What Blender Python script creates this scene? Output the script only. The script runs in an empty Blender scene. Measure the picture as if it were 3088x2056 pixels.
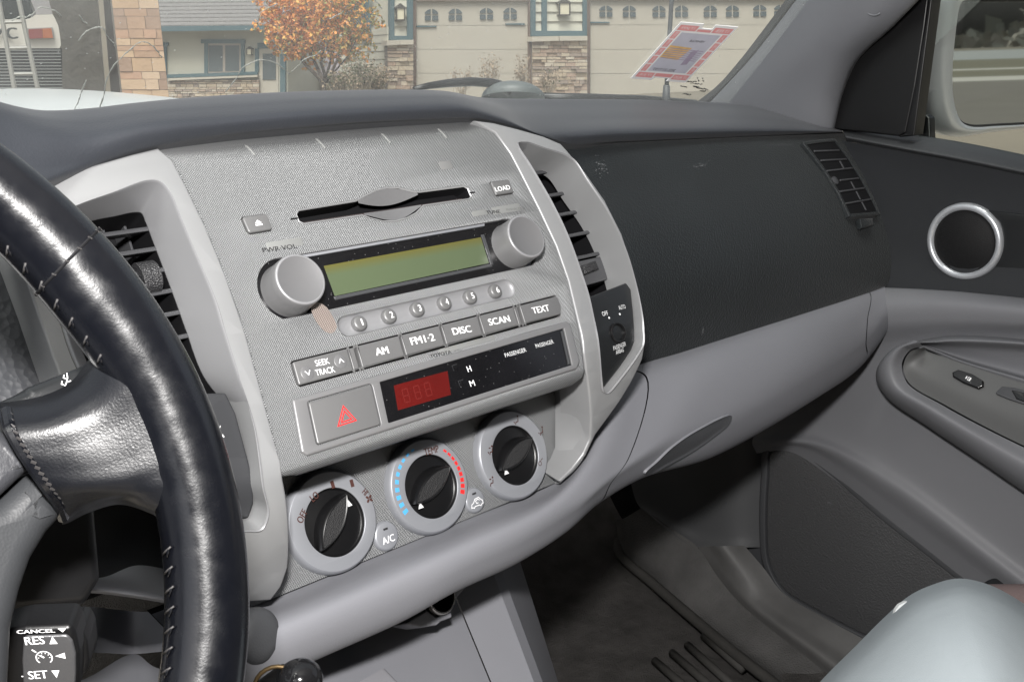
import bpy, bmesh, math, random
import numpy as np
from mathutils import Vector, Matrix
from mathutils.geometry import tessellate_polygon
from mathutils.bvhtree import BVHTree
random.seed(7)
rad = math.radians

# ---------------------------------------------------------------- camera, light, exposure
# The camera sits at the origin (driver's eye point); X is the truck's right, Y its nose, Z up.
FOC, PIT, YAW, ROLL = 3265.33, rad(15.18), rad(42.852), rad(-1.702)
scene = bpy.context.scene
_fw = Vector((math.sin(YAW) * math.cos(PIT), math.cos(YAW) * math.cos(PIT), -math.sin(PIT)))
_rt = Vector((math.cos(YAW), -math.sin(YAW), 0))
_up = _rt.cross(_fw)
CR = _rt * math.cos(ROLL) + _up * math.sin(ROLL)
CU = _up * math.cos(ROLL) - _rt * math.sin(ROLL)
CW = _fw
cam_data = bpy.data.cameras.new('camera')
cam = bpy.data.objects.new('camera', cam_data)
scene.collection.objects.link(cam)
cam.matrix_world = Matrix(((CR.x, CU.x, -CW.x, 0), (CR.y, CU.y, -CW.y, 0), (CR.z, CU.z, -CW.z, 0), (0, 0, 0, 1)))
cam_data.sensor_width = 36
cam_data.lens = FOC / 3088 * 36
cam_data.clip_start = 0.02
cam_data.clip_end = 2000
scene.camera = cam

world = bpy.data.worlds.new('World')
scene.world = world
world.use_nodes = True
wn = world.node_tree
wn.nodes.clear()
sky = wn.nodes.new('ShaderNodeTexSky')
sky.sky_type = 'NISHITA'
sky.sun_disc = False
SUN_EL, SUN_AZ = rad(62), rad(232)
sky.sun_elevation = SUN_EL
sky.sun_rotation = SUN_AZ
sky.air_density = 1.0
sky.dust_density = 6.0
hs = wn.nodes.new('ShaderNodeHueSaturation')
hs.inputs['Saturation'].default_value = 0.35
bg = wn.nodes.new('ShaderNodeBackground')
bg.inputs['Strength'].default_value = 0.065
wo = wn.nodes.new('ShaderNodeOutputWorld')
wn.links.new(sky.outputs[0], hs.inputs['Color'])
wn.links.new(hs.outputs[0], bg.inputs['Color'])
wn.links.new(bg.outputs[0], wo.inputs['Surface'])

sd = bpy.data.lights.new('sun', 'SUN')
sd.energy = 1.5
sd.angle = rad(30)
sd.color = (1, 0.97, 0.92)
sun = bpy.data.objects.new('sun', sd)
scene.collection.objects.link(sun)
sdir = Vector((math.sin(SUN_AZ) * math.cos(SUN_EL), math.cos(SUN_AZ) * math.cos(SUN_EL), math.sin(SUN_EL)))
sun.rotation_euler = (-sdir).to_track_quat('-Z', 'Y').to_euler()

# the camera's own flash, a small head above the lens (the photo is lit by it)
fd = bpy.data.lights.new('camera_flash', 'AREA')
fd.shape = 'RECTANGLE'
fd.size, fd.size_y = 0.06, 0.035
fd.energy = 5.9
fd.color = (1.0, 0.975, 0.95)
flash = bpy.data.objects.new('camera_flash', fd)
scene.collection.objects.link(flash)
flash.matrix_world = cam.matrix_world.copy()
flash.location = CU * 0.135 + CR * -0.02

vs = scene.view_settings
vs.view_transform = 'Standard'
vs.look = 'None'
vs.exposure = 1.12
vs.gamma = 1
vs.use_curve_mapping = False
scene.cycles.max_bounces = 7
scene.cycles.transparent_max_bounces = 12
scene.cycles.sample_clamp_indirect = 4
scene.cycles.caustics_reflective = False
scene.cycles.caustics_refractive = False
scene.cycles.use_denoising = True

# ---------------------------------------------------------------- helpers
D_ = 2355 / 3088          # measurements below were read on a 2355-pixel-wide view of the photo


def ray(x, y):
    return CR * ((x / D_ - 1544) / FOC) - CU * ((y / D_ - 1028) / FOC) + CW


def at(x, y, X=None, Y=None, Z=None, d=None):
    """the point of a known plane (X, Y or Z given in metres, or a depth) seen in direction x, y"""
    r = ray(x, y)
    if X is not None:
        return r * (X / r.x)
    if Y is not None:
        return r * (Y / r.y)
    if Z is not None:
        return r * (Z / r.z)
    return r * d


class Flat:
    """a flat face of the dash with millimetre coordinates u (right), v (up the face), w (out of it)"""
    def __init__(s, o, u, v):
        s.o, s.u, s.v = Vector(o), Vector(u).normalized(), Vector(v).normalized()
        s.n = s.u.cross(s.v).normalized()

    def __call__(s, u, v, w=0.0):
        return s.o + (s.u * u + s.v * v + s.n * w) * 0.001

    def px(s, x, y, w=0.0):
        o = s.o + s.n * w * 0.001
        r = ray(x, y)
        q = r * (o.dot(s.n) / r.dot(s.n)) - s.o
        return (q.dot(s.u) * 1000, q.dot(s.v) * 1000)


class Bent:
    """a sheet that runs straight along X and follows a (Y, Z) profile; u in mm is X, v in mm runs along the profile"""
    def __init__(s, ox, pts, v0):
        s.ox = ox
        s.P = [Vector((0, p[0], p[1])) for p in pts]
        s.S = [v0]
        for a, b in zip(s.P, s.P[1:]):
            s.S.append(s.S[-1] + (b - a).length * 1000)

    def _seg(s, v):
        for i in range(len(s.P) - 2):
            if v < s.S[i + 1]:
                return i
        return len(s.P) - 2

    def _nrm(s, i):
        t = (s.P[i + 1] - s.P[i]).normalized()
        return Vector((0, -t.z, t.y))

    def __call__(s, u, v, w=0.0):
        i = s._seg(v)
        f = (v - s.S[i]) / (s.S[i + 1] - s.S[i])
        p = s.P[i].lerp(s.P[i + 1], f) if 0 <= f <= 1 else s.P[i] + (s.P[i + 1] - s.P[i]) * f
        n = s._nrm(i)
        if f < .5 and i > 0:
            n = n.lerp((s._nrm(i - 1) + n) / 2, (0.5 - max(f, 0)) * 2)
        elif f > .5 and i < len(s.P) - 2:
            n = n.lerp((s._nrm(i + 1) + n) / 2, (min(f, 1) - 0.5) * 2)
        return p + Vector((s.ox + u * 0.001, 0, 0)) + n.normalized() * w * 0.001

    def px(s, x, y, w=0.0):
        r = ray(x, y)
        best = None
        for i in range(len(s.P) - 1):
            n = s._nrm(i)
            a, b = s.P[i] + n * w * .001, s.P[i + 1] + n * w * .001
            k = r.dot(n)
            if abs(k) < 1e-9:
                continue
            q = r * (a.dot(n) / k)
            q0 = Vector((0, q.y, q.z))
            f = (q0 - a).dot(b - a) / (b - a).length_squared
            lo = -9 if i == 0 else -0.02
            hi = 9 if i == len(s.P) - 2 else 1.02
            if lo <= f <= hi and (best is None or q.length < best[0]):
                best = (q.length, (q.x - s.ox) * 1000, s.S[i] + f * (s.S[i + 1] - s.S[i]))
        return best[1], best[2]


class MB:
    """collects pieces and links them as ONE mesh object"""
    def __init__(s):
        s.V, s.F, s.M, s.UV = [], [], [], []

    def add(s, verts, faces, mi=0, uvs=None):
        b = len(s.V)
        s.V += [Vector(v) for v in verts]
        s.UV += list(uvs) if uvs else [(0, 0)] * len(verts)
        for f in faces:
            s.F.append([b + i for i in f])
            s.M.append(mi)
        return s

    def build(s, name, mats, parent=None, loc=None, smooth=38):
        if not isinstance(mats, (list, tuple)):
            mats = [mats]
        if parent is not None:
            org = parent.matrix_world.translation.copy()
        elif loc is not None:
            org = Vector(loc)
        else:
            xs = [v.x for v in s.V]; ys = [v.y for v in s.V]; zs = [v.z for v in s.V]
            org = Vector(((min(xs) + max(xs)) / 2, (min(ys) + max(ys)) / 2, min(zs)))
        me = bpy.data.meshes.new(name)
        me.from_pydata([v - org for v in s.V], [], s.F)
        for m in mats:
            me.materials.append(m)
        me.polygons.foreach_set('material_index', s.M)
        uvl = me.uv_layers.new(name='uv')
        for l in me.loops:
            uvl.data[l.index].uv = s.UV[l.vertex_index]
        me.polygons.foreach_set('use_smooth', [True] * len(me.polygons))
        me.update()
        if smooth:
            me.set_sharp_from_angle(angle=rad(smooth))
        o = bpy.data.objects.new(name, me)
        scene.collection.objects.link(o)
        if parent is not None:
            o.parent = parent
            o.matrix_world = Matrix.Translation(org)
        else:
            o.location = org
            o.matrix_world = Matrix.Translation(org)
        return o


def empty(name, loc, label=None, cat=None, group=None):
    o = bpy.data.objects.new(name, None)
    o.empty_display_size = 0.05
    scene.collection.objects.link(o)
    o.location = loc
    o.matrix_world = Matrix.Translation(Vector(loc))
    return tag(o, label, cat, group)


def tag(o, label=None, cat=None, group=None, kind=None):
    if label: o['label'] = label
    if cat: o['category'] = cat
    if group: o['group'] = group
    if kind: o['kind'] = kind
    return o


def catmull(pts, n, closed=False):
    """n points on a smooth curve through pts (any dimension)"""
    A = [np.array(p, float) for p in pts]
    m = len(A)
    out = []
    segs = m if closed else m - 1
    for k in range(n):
        t = k * segs / (n if closed else n - 1)
        i = min(int(t), segs - 1)
        f = t - i
        if closed:
            p0, p1, p2, p3 = A[(i - 1) % m], A[i % m], A[(i + 1) % m], A[(i + 2) % m]
        else:
            p1, p2 = A[i], A[i + 1]
            p0 = A[i - 1] if i > 0 else 2 * p1 - p2
            p3 = A[i + 2] if i + 2 < m else 2 * p2 - p1
        d1, d2, d3 = (max(float(np.linalg.norm(v)), 1e-9) ** .5 for v in (p1 - p0, p2 - p1, p3 - p2))
        m1 = d2 * ((p1 - p0) / d1 - (p2 - p0) / (d1 + d2) + (p2 - p1) / d2)
        m2 = d2 * ((p2 - p1) / d2 - (p3 - p1) / (d2 + d3) + (p3 - p2) / d3)
        out.append(p1 * (2 * f ** 3 - 3 * f * f + 1) + m1 * (f ** 3 - 2 * f * f + f) + p2 * (3 * f * f - 2 * f ** 3) + m2 * (f ** 3 - f * f))
    return out


def grid_faces(nr, nc, wrap_c=False, wrap_r=False, flip=False):
    F = []
    for i in range(nr if wrap_r else nr - 1):
        for j in range(nc if wrap_c else nc - 1):
            a, b = i * nc + j, i * nc + (j + 1) % nc
            c, d = ((i + 1) % nr) * nc + (j + 1) % nc, ((i + 1) % nr) * nc + j
            F.append((a, d, c, b) if flip else (a, b, c, d))
    return F


def loft(mb, rows, nc=60, nr=None, mi=0, thick=None, straight=False, c0=0.0, c1=1.0, uvscale=1000):
    """a smooth sheet through rows of points; thick gives it a back shifted by that vector"""
    R = []
    big = 400
    for r in rows:
        C = catmull(r, big + 1) if len(r) > 2 else [np.array(r[0]) * (1 - k / big) + np.array(r[1]) * k / big for k in range(big + 1)]
        R.append([C[int(round((c0 + (c1 - c0) * j / (nc - 1)) * big))] for j in range(nc)])
    if straight or len(R) == 2:
        S = R
    else:
        nr = nr or len(R) * 6
        cols = [catmull([R[i][j] for i in range(len(R))], nr) for j in range(nc)]
        S = [[cols[j][i] for j in range(nc)] for i in range(nr)]
    n = len(S)
    V = [p for r in S for p in r]
    U = [(p[0] * uvscale, p[2] * uvscale) for p in V]
    mb.add(V, grid_faces(n, nc), mi, U)
    if thick is not None:
        th = np.array(thick)
        mb.add([p + th for p in V], grid_faces(n, nc, flip=True), mi, U)
        def wall(idx):
            W = [V[i] for i in idx] + [V[i] + th for i in idx]
            k = len(idx)
            mb.add(W, [(i, i + 1, k + i + 1, k + i) for i in range(k - 1)], mi)
        wall([j for j in range(nc)]); wall([(n - 1) * nc + j for j in range(nc)])
        wall([i * nc for i in range(n)]); wall([i * nc + nc - 1 for i in range(n)])
    return S


def area2(P):
    return sum(P[i][0] * P[(i + 1) % len(P)][1] - P[(i + 1) % len(P)][0] * P[i][1] for i in range(len(P)))


def ccw(P):
    P = [tuple(p) for p in P]
    return P if area2(P) > 0 else P[::-1]


def rounded(pts, r, n=5):
    """polygon with its corners rounded; r one radius or one per corner"""
    pts = ccw(pts) if not isinstance(r, (list, tuple)) else [tuple(p) for p in pts]
    out = []
    m = len(pts)
    for i in range(m):
        ri = r[i] if isinstance(r, (list, tuple)) else r
        p = Vector(pts[i]); a = Vector(pts[i - 1]) - p; b = Vector(pts[(i + 1) % m]) - p
        if ri <= 0 or a.length < 1e-6 or b.length < 1e-6:
            out.append(tuple(p)); continue
        ang = a.angle(b)
        t = min(ri / max(math.tan(ang / 2), 1e-3), a.length * .49, b.length * .49)
        p0, p1 = p + a.normalized() * t, p + b.normalized() * t
        for k in range(n + 1):
            f = k / n
            q = p0 * (1 - f) ** 2 + p * 2 * f * (1 - f) + p1 * f * f
            out.append((q.x, q.y))
    return out


def circle2(cu, cv, r, n=40, r2=None):
    return [(cu + r * math.cos(2 * math.pi * k / n), cv + (r2 or r) * math.sin(2 * math.pi * k / n)) for k in range(n)]


def inset(P, d):
    """move a ccw outline inwards by d (small)"""
    m = len(P)
    out = []
    for i in range(m):
        a, p, b = Vector(P[i - 1]), Vector(P[i]), Vector(P[(i + 1) % m])
        e1, e2 = (p - a), (b - p)
        if e1.length < 1e-9: e1 = e2
        if e2.length < 1e-9: e2 = e1
        n1 = Vector((-e1.y, e1.x)).normalized(); n2 = Vector((-e2.y, e2.x)).normalized()
        n = n1 + n2
        if n.length < 1e-6: n = n1.copy()
        n.normalize()
        k = d / max(n.dot(n1), 0.5)
        q = p + n * k
        out.append((q.x, q.y))
    return out


def plate(mb, S, outer, holes=(), w0=-3, w1=0, bev=0.6, mi=0, segs=3, hbev=None, curved=None, side_mi=None, mih=None):
    """a solid plate on surface S: outline, holes, back at w0, face at w1, rounded edges"""
    outer = ccw(outer)
    holes = [ccw(h) for h in holes]
    hbev = bev if hbev is None else hbev
    side_mi = mi if side_mi is None else side_mi
    mih = side_mi if mih is None else mih
    bm = bmesh.new()

    def ring(P, w):
        return [bm.verts.new((p[0], p[1], w)) for p in P]

    def walls(P, b, sgn, m):
        rings = [ring(P, w0)]
        if b > 0:
            for k in range(segs + 1):
                a = k / segs * math.pi / 2
                rings.append(ring(inset(P, sgn * b * (1 - math.cos(a))), w1 - b + b * math.sin(a)))
        else:
            rings.append(ring(P, w1))
        for A, B in zip(rings, rings[1:]):
            for i in range(len(A)):
                j = (i + 1) % len(A)
                vs_ = (A[i], A[j], B[j], B[i]) if sgn > 0 else (A[j], A[i], B[i], B[j])
                try:
                    f = bm.faces.new(vs_); f.material_index = m
                except ValueError:
                    pass
        return rings[-1]
    tops = [walls(outer, bev, 1, side_mi)] + [walls(h, hbev, -1, mih) for h in holes]
    loops = [[v.co.copy() for v in t] for t in tops]
    flat = [v for t in tops for v in t]
    for tri in tessellate_polygon([[Vector((c.x, c.y, 0)) for c in l] for l in loops]):
        a, b, c = (flat[i] for i in tri)
        if (b.co - a.co).cross(c.co - a.co).z < 0:
            b, c = c, b
        try:
            f = bm.faces.new((a, b, c)); f.material_index = mi
        except ValueError:
            pass
    if curved:
        for v in curved:
            bmesh.ops.bisect_plane(bm, geom=bm.verts[:] + bm.edges[:] + bm.faces[:], plane_co=(0, v, 0), plane_no=(0, 1, 0))
    bm.verts.index_update()
    UV = [(v.co.x, v.co.y) for v in bm.verts]
    V = [S(v.co.x, v.co.y, v.co.z) for v in bm.verts]
    by = {}
    for f in bm.faces:
        by.setdefault(f.material_index, []).append([v.index for v in f.verts])
    base = len(mb.V)
    mb.V += V; mb.UV += UV
    for m, fs in by.items():
        for f in fs:
            mb.F.append([base + i for i in f]); mb.M.append(m)
    bm.free()
    return mb


def sheet(mb, S, P, w=0.0, mi=0):
    """a flat mark lying on surface S"""
    P = ccw(P)
    tris = tessellate_polygon([[Vector((p[0], p[1], 0)) for p in P]])
    F = []
    for t in tris:
        a, b, c = (Vector(P[i]) for i in t)
        F.append(t if (b - a).cross(c - a) > 0 else (t[0], t[2], t[1]))
    mb.add([S(p[0], p[1], w) for p in P], F, mi, P)
    return mb


def stroke(mb, S, pts, width, w=0.0, mi=0, closed=False):
    """a drawn line of constant width lying on surface S"""
    n = len(pts)
    L, Rr = [], []
    for i in range(n):
        a = Vector(pts[i - 1]) if (i > 0 or closed) else None
        b = Vector(pts[(i + 1) % n]) if (i < n - 1 or closed) else None
        p = Vector(pts[i])
        t = ((b - p).normalized() if b else Vector((0, 0))) + ((p - a).normalized() if a else Vector((0, 0)))
        if t.length < 1e-6: t = Vector((1, 0))
        t.normalize()
        m = Vector((-t.y, t.x))
        k = 1.0
        if a and b:
            c = m.dot(Vector((-(b - p).y, (b - p).x)).normalized())
            k = 1 / max(abs(c), 0.45)
        L.append(p + m * width / 2 * k); Rr.append(p - m * width / 2 * k)
    V = [S(q.x, q.y, w) for q in L] + [S(q.x, q.y, w) for q in Rr]
    F = [(n + i, n + (i + 1) % n, (i + 1) % n, i) for i in range(n if closed else n - 1)]
    mb.add(V, F, mi)
    return mb


_glyph = {}


def glyphs(s):
    if s not in _glyph:
        cu = bpy.data.curves.new('lettering', 'FONT')
        cu.body = s
        cu.resolution_u = 3
        o = bpy.data.objects.new('lettering', cu)
        scene.collection.objects.link(o)
        dg = bpy.context.evaluated_depsgraph_get()
        dg.update()
        me = bpy.data.meshes.new_from_object(o.evaluated_get(dg))
        V = [tuple(v.co) for v in me.vertices]
        F = [tuple(p.vertices) for p in me.polygons]
        bpy.data.objects.remove(o); bpy.data.curves.remove(cu); bpy.data.meshes.remove(me)
        x0, x1 = min(v[0] for v in V), max(v[0] for v in V)
        y0, y1 = min(v[1] for v in V), max(v[1] for v in V)
        _glyph[s] = ([((v[0] - x0) / (x1 - x0) - .5, (v[1] - y0) / (y1 - y0) - .5) for v in V], F)
    return _glyph[s]


def text(mb, S, s, cu, cv, width, h, rot=0.0, w=0.15, mi=0, bold=0.0):
    G, F = glyphs(s)
    c, sn = math.cos(rot), math.sin(rot)
    offs = [(0, 0)] if not bold else [(-bold / 2, 0), (bold / 2, 0.0)]
    for k, (du, dv) in enumerate(offs):
        V = [S(cu + (x * width + du) * c - (y * h + dv) * sn, cv + (x * width + du) * sn + (y * h + dv) * c, w + k * 0.02) for x, y in G]
        a, b, d = (Vector(V[i]) for i in F[0][:3])
        up = Vector(S(cu, cv, w + 1)) - Vector(S(cu, cv, w))
        FF = F if (b - a).cross(d - a).dot(up) > 0 else [f[::-1] for f in F]
        mb.add(V, FF, mi)
    return mb


def textpx(mb, S, s, p0, p1, h, w=0.15, mi=0, bold=0.0):
    """lettering of height h whose mid-line runs from sight-line p0 to p1 on surface S"""
    a, b = Vector(S.px(*p0, w)), Vector(S.px(*p1, w))
    m = (a + b) / 2
    text(mb, S, s, m.x, m.y, (b - a).length, h, math.atan2((b - a).y, (b - a).x), w, mi, bold)


def lathe(mb, S, cu, cv, prof, n=48, mi=0, mis=None, close=True):
    """turned shape on surface S: prof is a list of (radius, w)"""
    for k in range(len(prof) - 1):
        (r0, a), (r1, b) = prof[k], prof[k + 1]
        m = mis[k] if mis else mi
        A = [S(cu + r0 * math.cos(2 * math.pi * i / n), cv + r0 * math.sin(2 * math.pi * i / n), a) for i in range(n)]
        if r1 < 1e-6:
            mb.add(A + [S(cu, cv, b)], [(i, (i + 1) % n, n) for i in range(n)], m)
        else:
            B = [S(cu + r1 * math.cos(2 * math.pi * i / n), cv + r1 * math.sin(2 * math.pi * i / n), b) for i in range(n)]
            mb.add(A + B, [(i, (i + 1) % n, n + (i + 1) % n, n + i) for i in range(n)], m)
    return mb


def weld(mb):
    """merge doubled verts so that turned shapes shade smoothly"""
    seen, remap, V, UV = {}, [], [], []
    for v, u in zip(mb.V, mb.UV):
        k = (round(v.x, 6), round(v.y, 6), round(v.z, 6))
        if k not in seen:
            seen[k] = len(V); V.append(v); UV.append(u)
        remap.append(seen[k])
    F, M = [], []
    for f, m in zip(mb.F, mb.M):
        g = []
        for i in f:
            j = remap[i]
            if j not in g: g.append(j)
        if len(g) > 2:
            F.append(g); M.append(m)
    mb.V, mb.UV, mb.F, mb.M = V, UV, F, M
    return mb


def box(mb, c, sx, sy, sz, mi=0, ax=None):
    """box centred at c; ax optional (x, y, z) unit axes"""
    X, Y, Z = ax or (Vector((1, 0, 0)), Vector((0, 1, 0)), Vector((0, 0, 1)))
    c = Vector(c)
    V = [c + X * (a * sx / 2) + Y * (b * sy / 2) + Z * (d * sz / 2) for d in (-1, 1) for b in (-1, 1) for a in (-1, 1)]
    mb.add(V, [(0, 2, 3, 1), (4, 5, 7, 6), (0, 1, 5, 4), (2, 6, 7, 3), (0, 4, 6, 2), (1, 3, 7, 5)], mi)
    return mb


def hexa(mb, Q, off, mi=0):
    """a block: quad Q (4 points) and its copy shifted by off"""
    Q = [Vector(q) for q in Q]
    B = [q + Vector(off) for q in Q]
    nrm = (Q[1] - Q[0]).cross(Q[3] - Q[0])
    F = [(0, 1, 2, 3), (7, 6, 5, 4), (0, 4, 5, 1), (1, 5, 6, 2), (2, 6, 7, 3), (3, 7, 4, 0)]
    if nrm.dot(Vector(off)) > 0:
        F = [f[::-1] for f in F]
    mb.add(Q + B, F, mi)
    return mb


def tube(mb, path, r, n=12, mi=0, cap=True, flat=1.0):
    """round bar along a path; r a number or a list"""
    P = [Vector(p) for p in path]
    m = len(P)
    rs = r if isinstance(r, (list, tuple)) else [r] * m
    t0 = (P[1] - P[0]).normalized()
    ref = Vector((0, 0, 1)) if abs(t0.z) < .9 else Vector((1, 0, 0))
    nrm = (ref - t0 * ref.dot(t0)).normalized()
    V = []
    for i in range(m):
        t = (P[min(i + 1, m - 1)] - P[max(i - 1, 0)]).normalized()
        nrm = (nrm - t * nrm.dot(t)).normalized()
        b = t.cross(nrm)
        for k in range(n):
            a = 2 * math.pi * k / n
            V.append(P[i] + (nrm * math.cos(a) + b * math.sin(a) * flat) * rs[i])
    F = grid_faces(m, n, wrap_c=True)
    if cap:
        F += [tuple(range(n))[::-1], tuple(range((m - 1) * n, m * n))]
    mb.add(V, F, mi)
    return mb


# ---------------------------------------------------------------- materials
def mat(name, col, rough=0.5, metal=0.0, spec=0.5, bump=None, var=None, coat=0.0, rvar=None, dots=None, wave=None, emit=None, specks=None, sheen=0.0):
    m = bpy.data.materials.new(name)
    m.use_nodes = True
    nt = m.node_tree
    b = nt.nodes['Principled BSDF']
    N, L = nt.nodes.new, nt.links.new
    b.inputs['Base Color'].default_value = (*col, 1)
    b.inputs['Roughness'].default_value = rough
    b.inputs['Metallic'].default_value = metal
    b.inputs['Specular IOR Level'].default_value = spec
    b.inputs['Coat Weight'].default_value = coat
    b.inputs['Coat Roughness'].default_value = 0.15
    b.inputs['Sheen Weight'].default_value = sheen
    b.inputs['Sheen Roughness'].default_value = 0.45
    tc = N('ShaderNodeTexCoord')
    if var:                                   # (scale, amount) mottling of the colour itself
        nz = N('ShaderNodeTexNoise'); nz.inputs['Scale'].default_value = var[0]; nz.inputs['Detail'].default_value = 6
        L(tc.outputs['Object'], nz.inputs['Vector'])
        mx = N('ShaderNodeMix'); mx.data_type = 'RGBA'
        lo = tuple(c * (1 - var[1]) for c in col); hi = tuple(min(1, c * (1 + var[1])) for c in col)
        mx.inputs[6].default_value = (*lo, 1); mx.inputs[7].default_value = (*hi, 1)
        L(nz.outputs['Fac'], mx.inputs[0]); L(mx.outputs[2], b.inputs['Base Color'])
        out = mx.outputs[2]
        if specks:                            # (scale, threshold, colour): dust specks
            vo = N('ShaderNodeTexVoronoi'); vo.inputs['Scale'].default_value = specks[0]
            L(tc.outputs['Object'], vo.inputs['Vector'])
            lt = N('ShaderNodeMath'); lt.operation = 'LESS_THAN'; lt.inputs[1].default_value = specks[1]
            L(vo.outputs['Distance'], lt.inputs[0])
            m2 = N('ShaderNodeMix'); m2.data_type = 'RGBA'; m2.inputs[7].default_value = (*specks[2], 1)
            L(out, m2.inputs[6]); L(lt.outputs[0], m2.inputs[0]); L(m2.outputs[2], b.inputs['Base Color'])
    if rvar:                                  # (scale, low, high) roughness
        nz = N('ShaderNodeTexNoise'); nz.inputs['Scale'].default_value = rvar[0]; nz.inputs['Detail'].default_value = 5
        L(tc.outputs['Object'], nz.inputs['Vector'])
        mr = N('ShaderNodeMapRange'); mr.inputs[1].default_value = 0.3; mr.inputs[2].default_value = 0.7
        mr.inputs[3].default_value = rvar[1]; mr.inputs[4].default_value = rvar[2]
        L(nz.outputs['Fac'], mr.inputs[0]); L(mr.outputs[0], b.inputs['Roughness'])
    h = None
    if bump:                                  # list of (texture, scale, strength, distance)
        last = None
        for kind, sc, st, di in bump:
            if kind == 'noise':
                t = N('ShaderNodeTexNoise'); t.inputs['Detail'].default_value = 4; o = t.outputs['Fac']
            elif kind == 'cells':
                t = N('ShaderNodeTexVoronoi'); o = t.outputs['Distance']
            t.inputs['Scale'].default_value = sc
            L(tc.outputs['Object'], t.inputs['Vector'])
            bp = N('ShaderNodeBump'); bp.inputs['Strength'].default_value = st; bp.inputs['Distance'].default_value = di
            L(o, bp.inputs['Height'])
            if last: L(last.outputs[0], bp.inputs['Normal'])
            last = bp
        L(last.outputs[0], b.inputs['Normal'])
        h = last
    if dots or wave:                          # dots (pitch mm, strength): a moulded grid of small pyramids, in the face's own mm
        uv = N('ShaderNodeUVMap'); uv.uv_map = 'uv'
        sp = N('ShaderNodeSeparateXYZ'); L(uv.outputs[0], sp.inputs[0])
        def sn(sock, k):
            a = N('ShaderNodeMath'); a.operation = 'MULTIPLY'; a.inputs[1].default_value = 2 * math.pi / k; L(sock, a.inputs[0])
            s_ = N('ShaderNodeMath'); s_.operation = 'SINE'; L(a.outputs[0], s_.inputs[0]); return s_.outputs[0]
        if dots:
            p, st = dots
            mu = N('ShaderNodeMath'); mu.operation = 'MULTIPLY'
            L(sn(sp.outputs[0], p), mu.inputs[0]); L(sn(sp.outputs[1], p), mu.inputs[1])
            ho = mu.outputs[0]
        else:
            p, st = wave
            ho = sn(sp.outputs[1], p)
        if dots:                              # exact slopes of the pyramids as a tangent-space normal
            def cs(sock, k):
                a = N('ShaderNodeMath'); a.operation = 'MULTIPLY'; a.inputs[1].default_value = 2 * math.pi / k; L(sock, a.inputs[0])
                s_ = N('ShaderNodeMath'); s_.operation = 'COSINE'; L(a.outputs[0], s_.inputs[0]); return s_.outputs[0]
            def prod(p_, q_):
                m_ = N('ShaderNodeMath'); m_.operation = 'MULTIPLY'; L(p_, m_.inputs[0]); L(q_, m_.inputs[1])
                r_ = N('ShaderNodeMath'); r_.operation = 'MULTIPLY_ADD'; r_.inputs[1].default_value = -st * .5; r_.inputs[2].default_value = .5
                L(m_.outputs[0], r_.inputs[0]); return r_.outputs[0]
            cm = N('ShaderNodeCombineXYZ'); cm.inputs[2].default_value = 1.0
            L(prod(cs(sp.outputs[0], p), sn(sp.outputs[1], p)), cm.inputs[0])
            L(prod(sn(sp.outputs[0], p), cs(sp.outputs[1], p)), cm.inputs[1])
            nm = N('ShaderNodeNormalMap'); nm.uv_map = 'uv'
            L(cm.outputs[0], nm.inputs['Color']); L(nm.outputs[0], b.inputs['Normal'])
        else:
            bp = N('ShaderNodeBump'); bp.inputs['Strength'].default_value = st; bp.inputs['Distance'].default_value = 0.0003
            L(ho, bp.inputs['Height'])
            if h: L(h.outputs[0], bp.inputs['Normal'])
            L(bp.outputs[0], b.inputs['Normal'])
    if emit:
        b.inputs['Emission Color'].default_value = (*emit[:3], 1)
        b.inputs['Emission Strength'].default_value = emit[3]
    return m


M = {}
M['silver'] = mat('silver_paint', (0.30, 0.304, 0.31), 0.4, 0.35, 0.5, bump=[('noise', 900, .05, .0005)], var=(30, .04))
M['silver_dark'] = mat('silver_paint_inner', (0.285, 0.287, 0.298), 0.42, 0.35, 0.5, bump=[('noise', 900, .06, .0005)], var=(25, .05))
M['dots'] = mat('textured_faceplate', (0.225, 0.23, 0.235), 0.36, 0.45, 0.5, dots=(1.5, 1.1), var=(12, .04))
M['key'] = mat('grey_button_plastic', (0.17, 0.17, 0.172), 0.42, 0.35, 0.5, bump=[('noise', 1500, .05, .0003)])
M['knobface'] = mat('grey_knob_face', (0.175, 0.175, 0.18), 0.45, 0.35, 0.5, bump=[('noise', 1500, .04, .0003)])
M['bezel'] = mat('grey_bezel_paint', (0.21, 0.21, 0.215), 0.4, 0.35)
M['dialring'] = mat('dial_ring_paint', (0.31, 0.32, 0.345), 0.4, 0.35)
M['gloss'] = mat('gloss_black_plastic', (0.008, 0.008, 0.009), 0.12, 0, 0.5, var=(40, .3), specks=(420, .06, (.12, .12, .12)))
M['black'] = mat('satin_black_plastic', (0.005, 0.005, 0.0055), 0.36, 0, 0.5, bump=[('noise', 600, .1, .0005)])
M['deep'] = mat('dark_recess_plastic', (0.006, 0.006, 0.007), 0.7, 0, 0.2)
M['white'] = mat('white_print', (0.85, 0.85, 0.86), 0.6)
M['ink'] = mat('dark_print', (0.02, 0.02, 0.022), 0.7)
M['inkfaint'] = mat('faint_print', (0.12, 0.12, 0.12), 0.7)
M['brownink'] = mat('brown_print', (0.055, 0.016, 0.011), 0.7)
M['redprint'] = mat('red_print', (0.75, 0.02, 0.02), 0.6)
M['blueprint'] = mat('blue_print', (0.08, 0.38, 0.75), 0.6)
M['pad'] = mat('dash_pad_vinyl', (0.030, 0.033, 0.040), 0.5, 0, 0.4, sheen=.06, bump=[('cells', 700, .16, .0006), ('noise', 260, .1, .001)], var=(18, .12))
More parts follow.
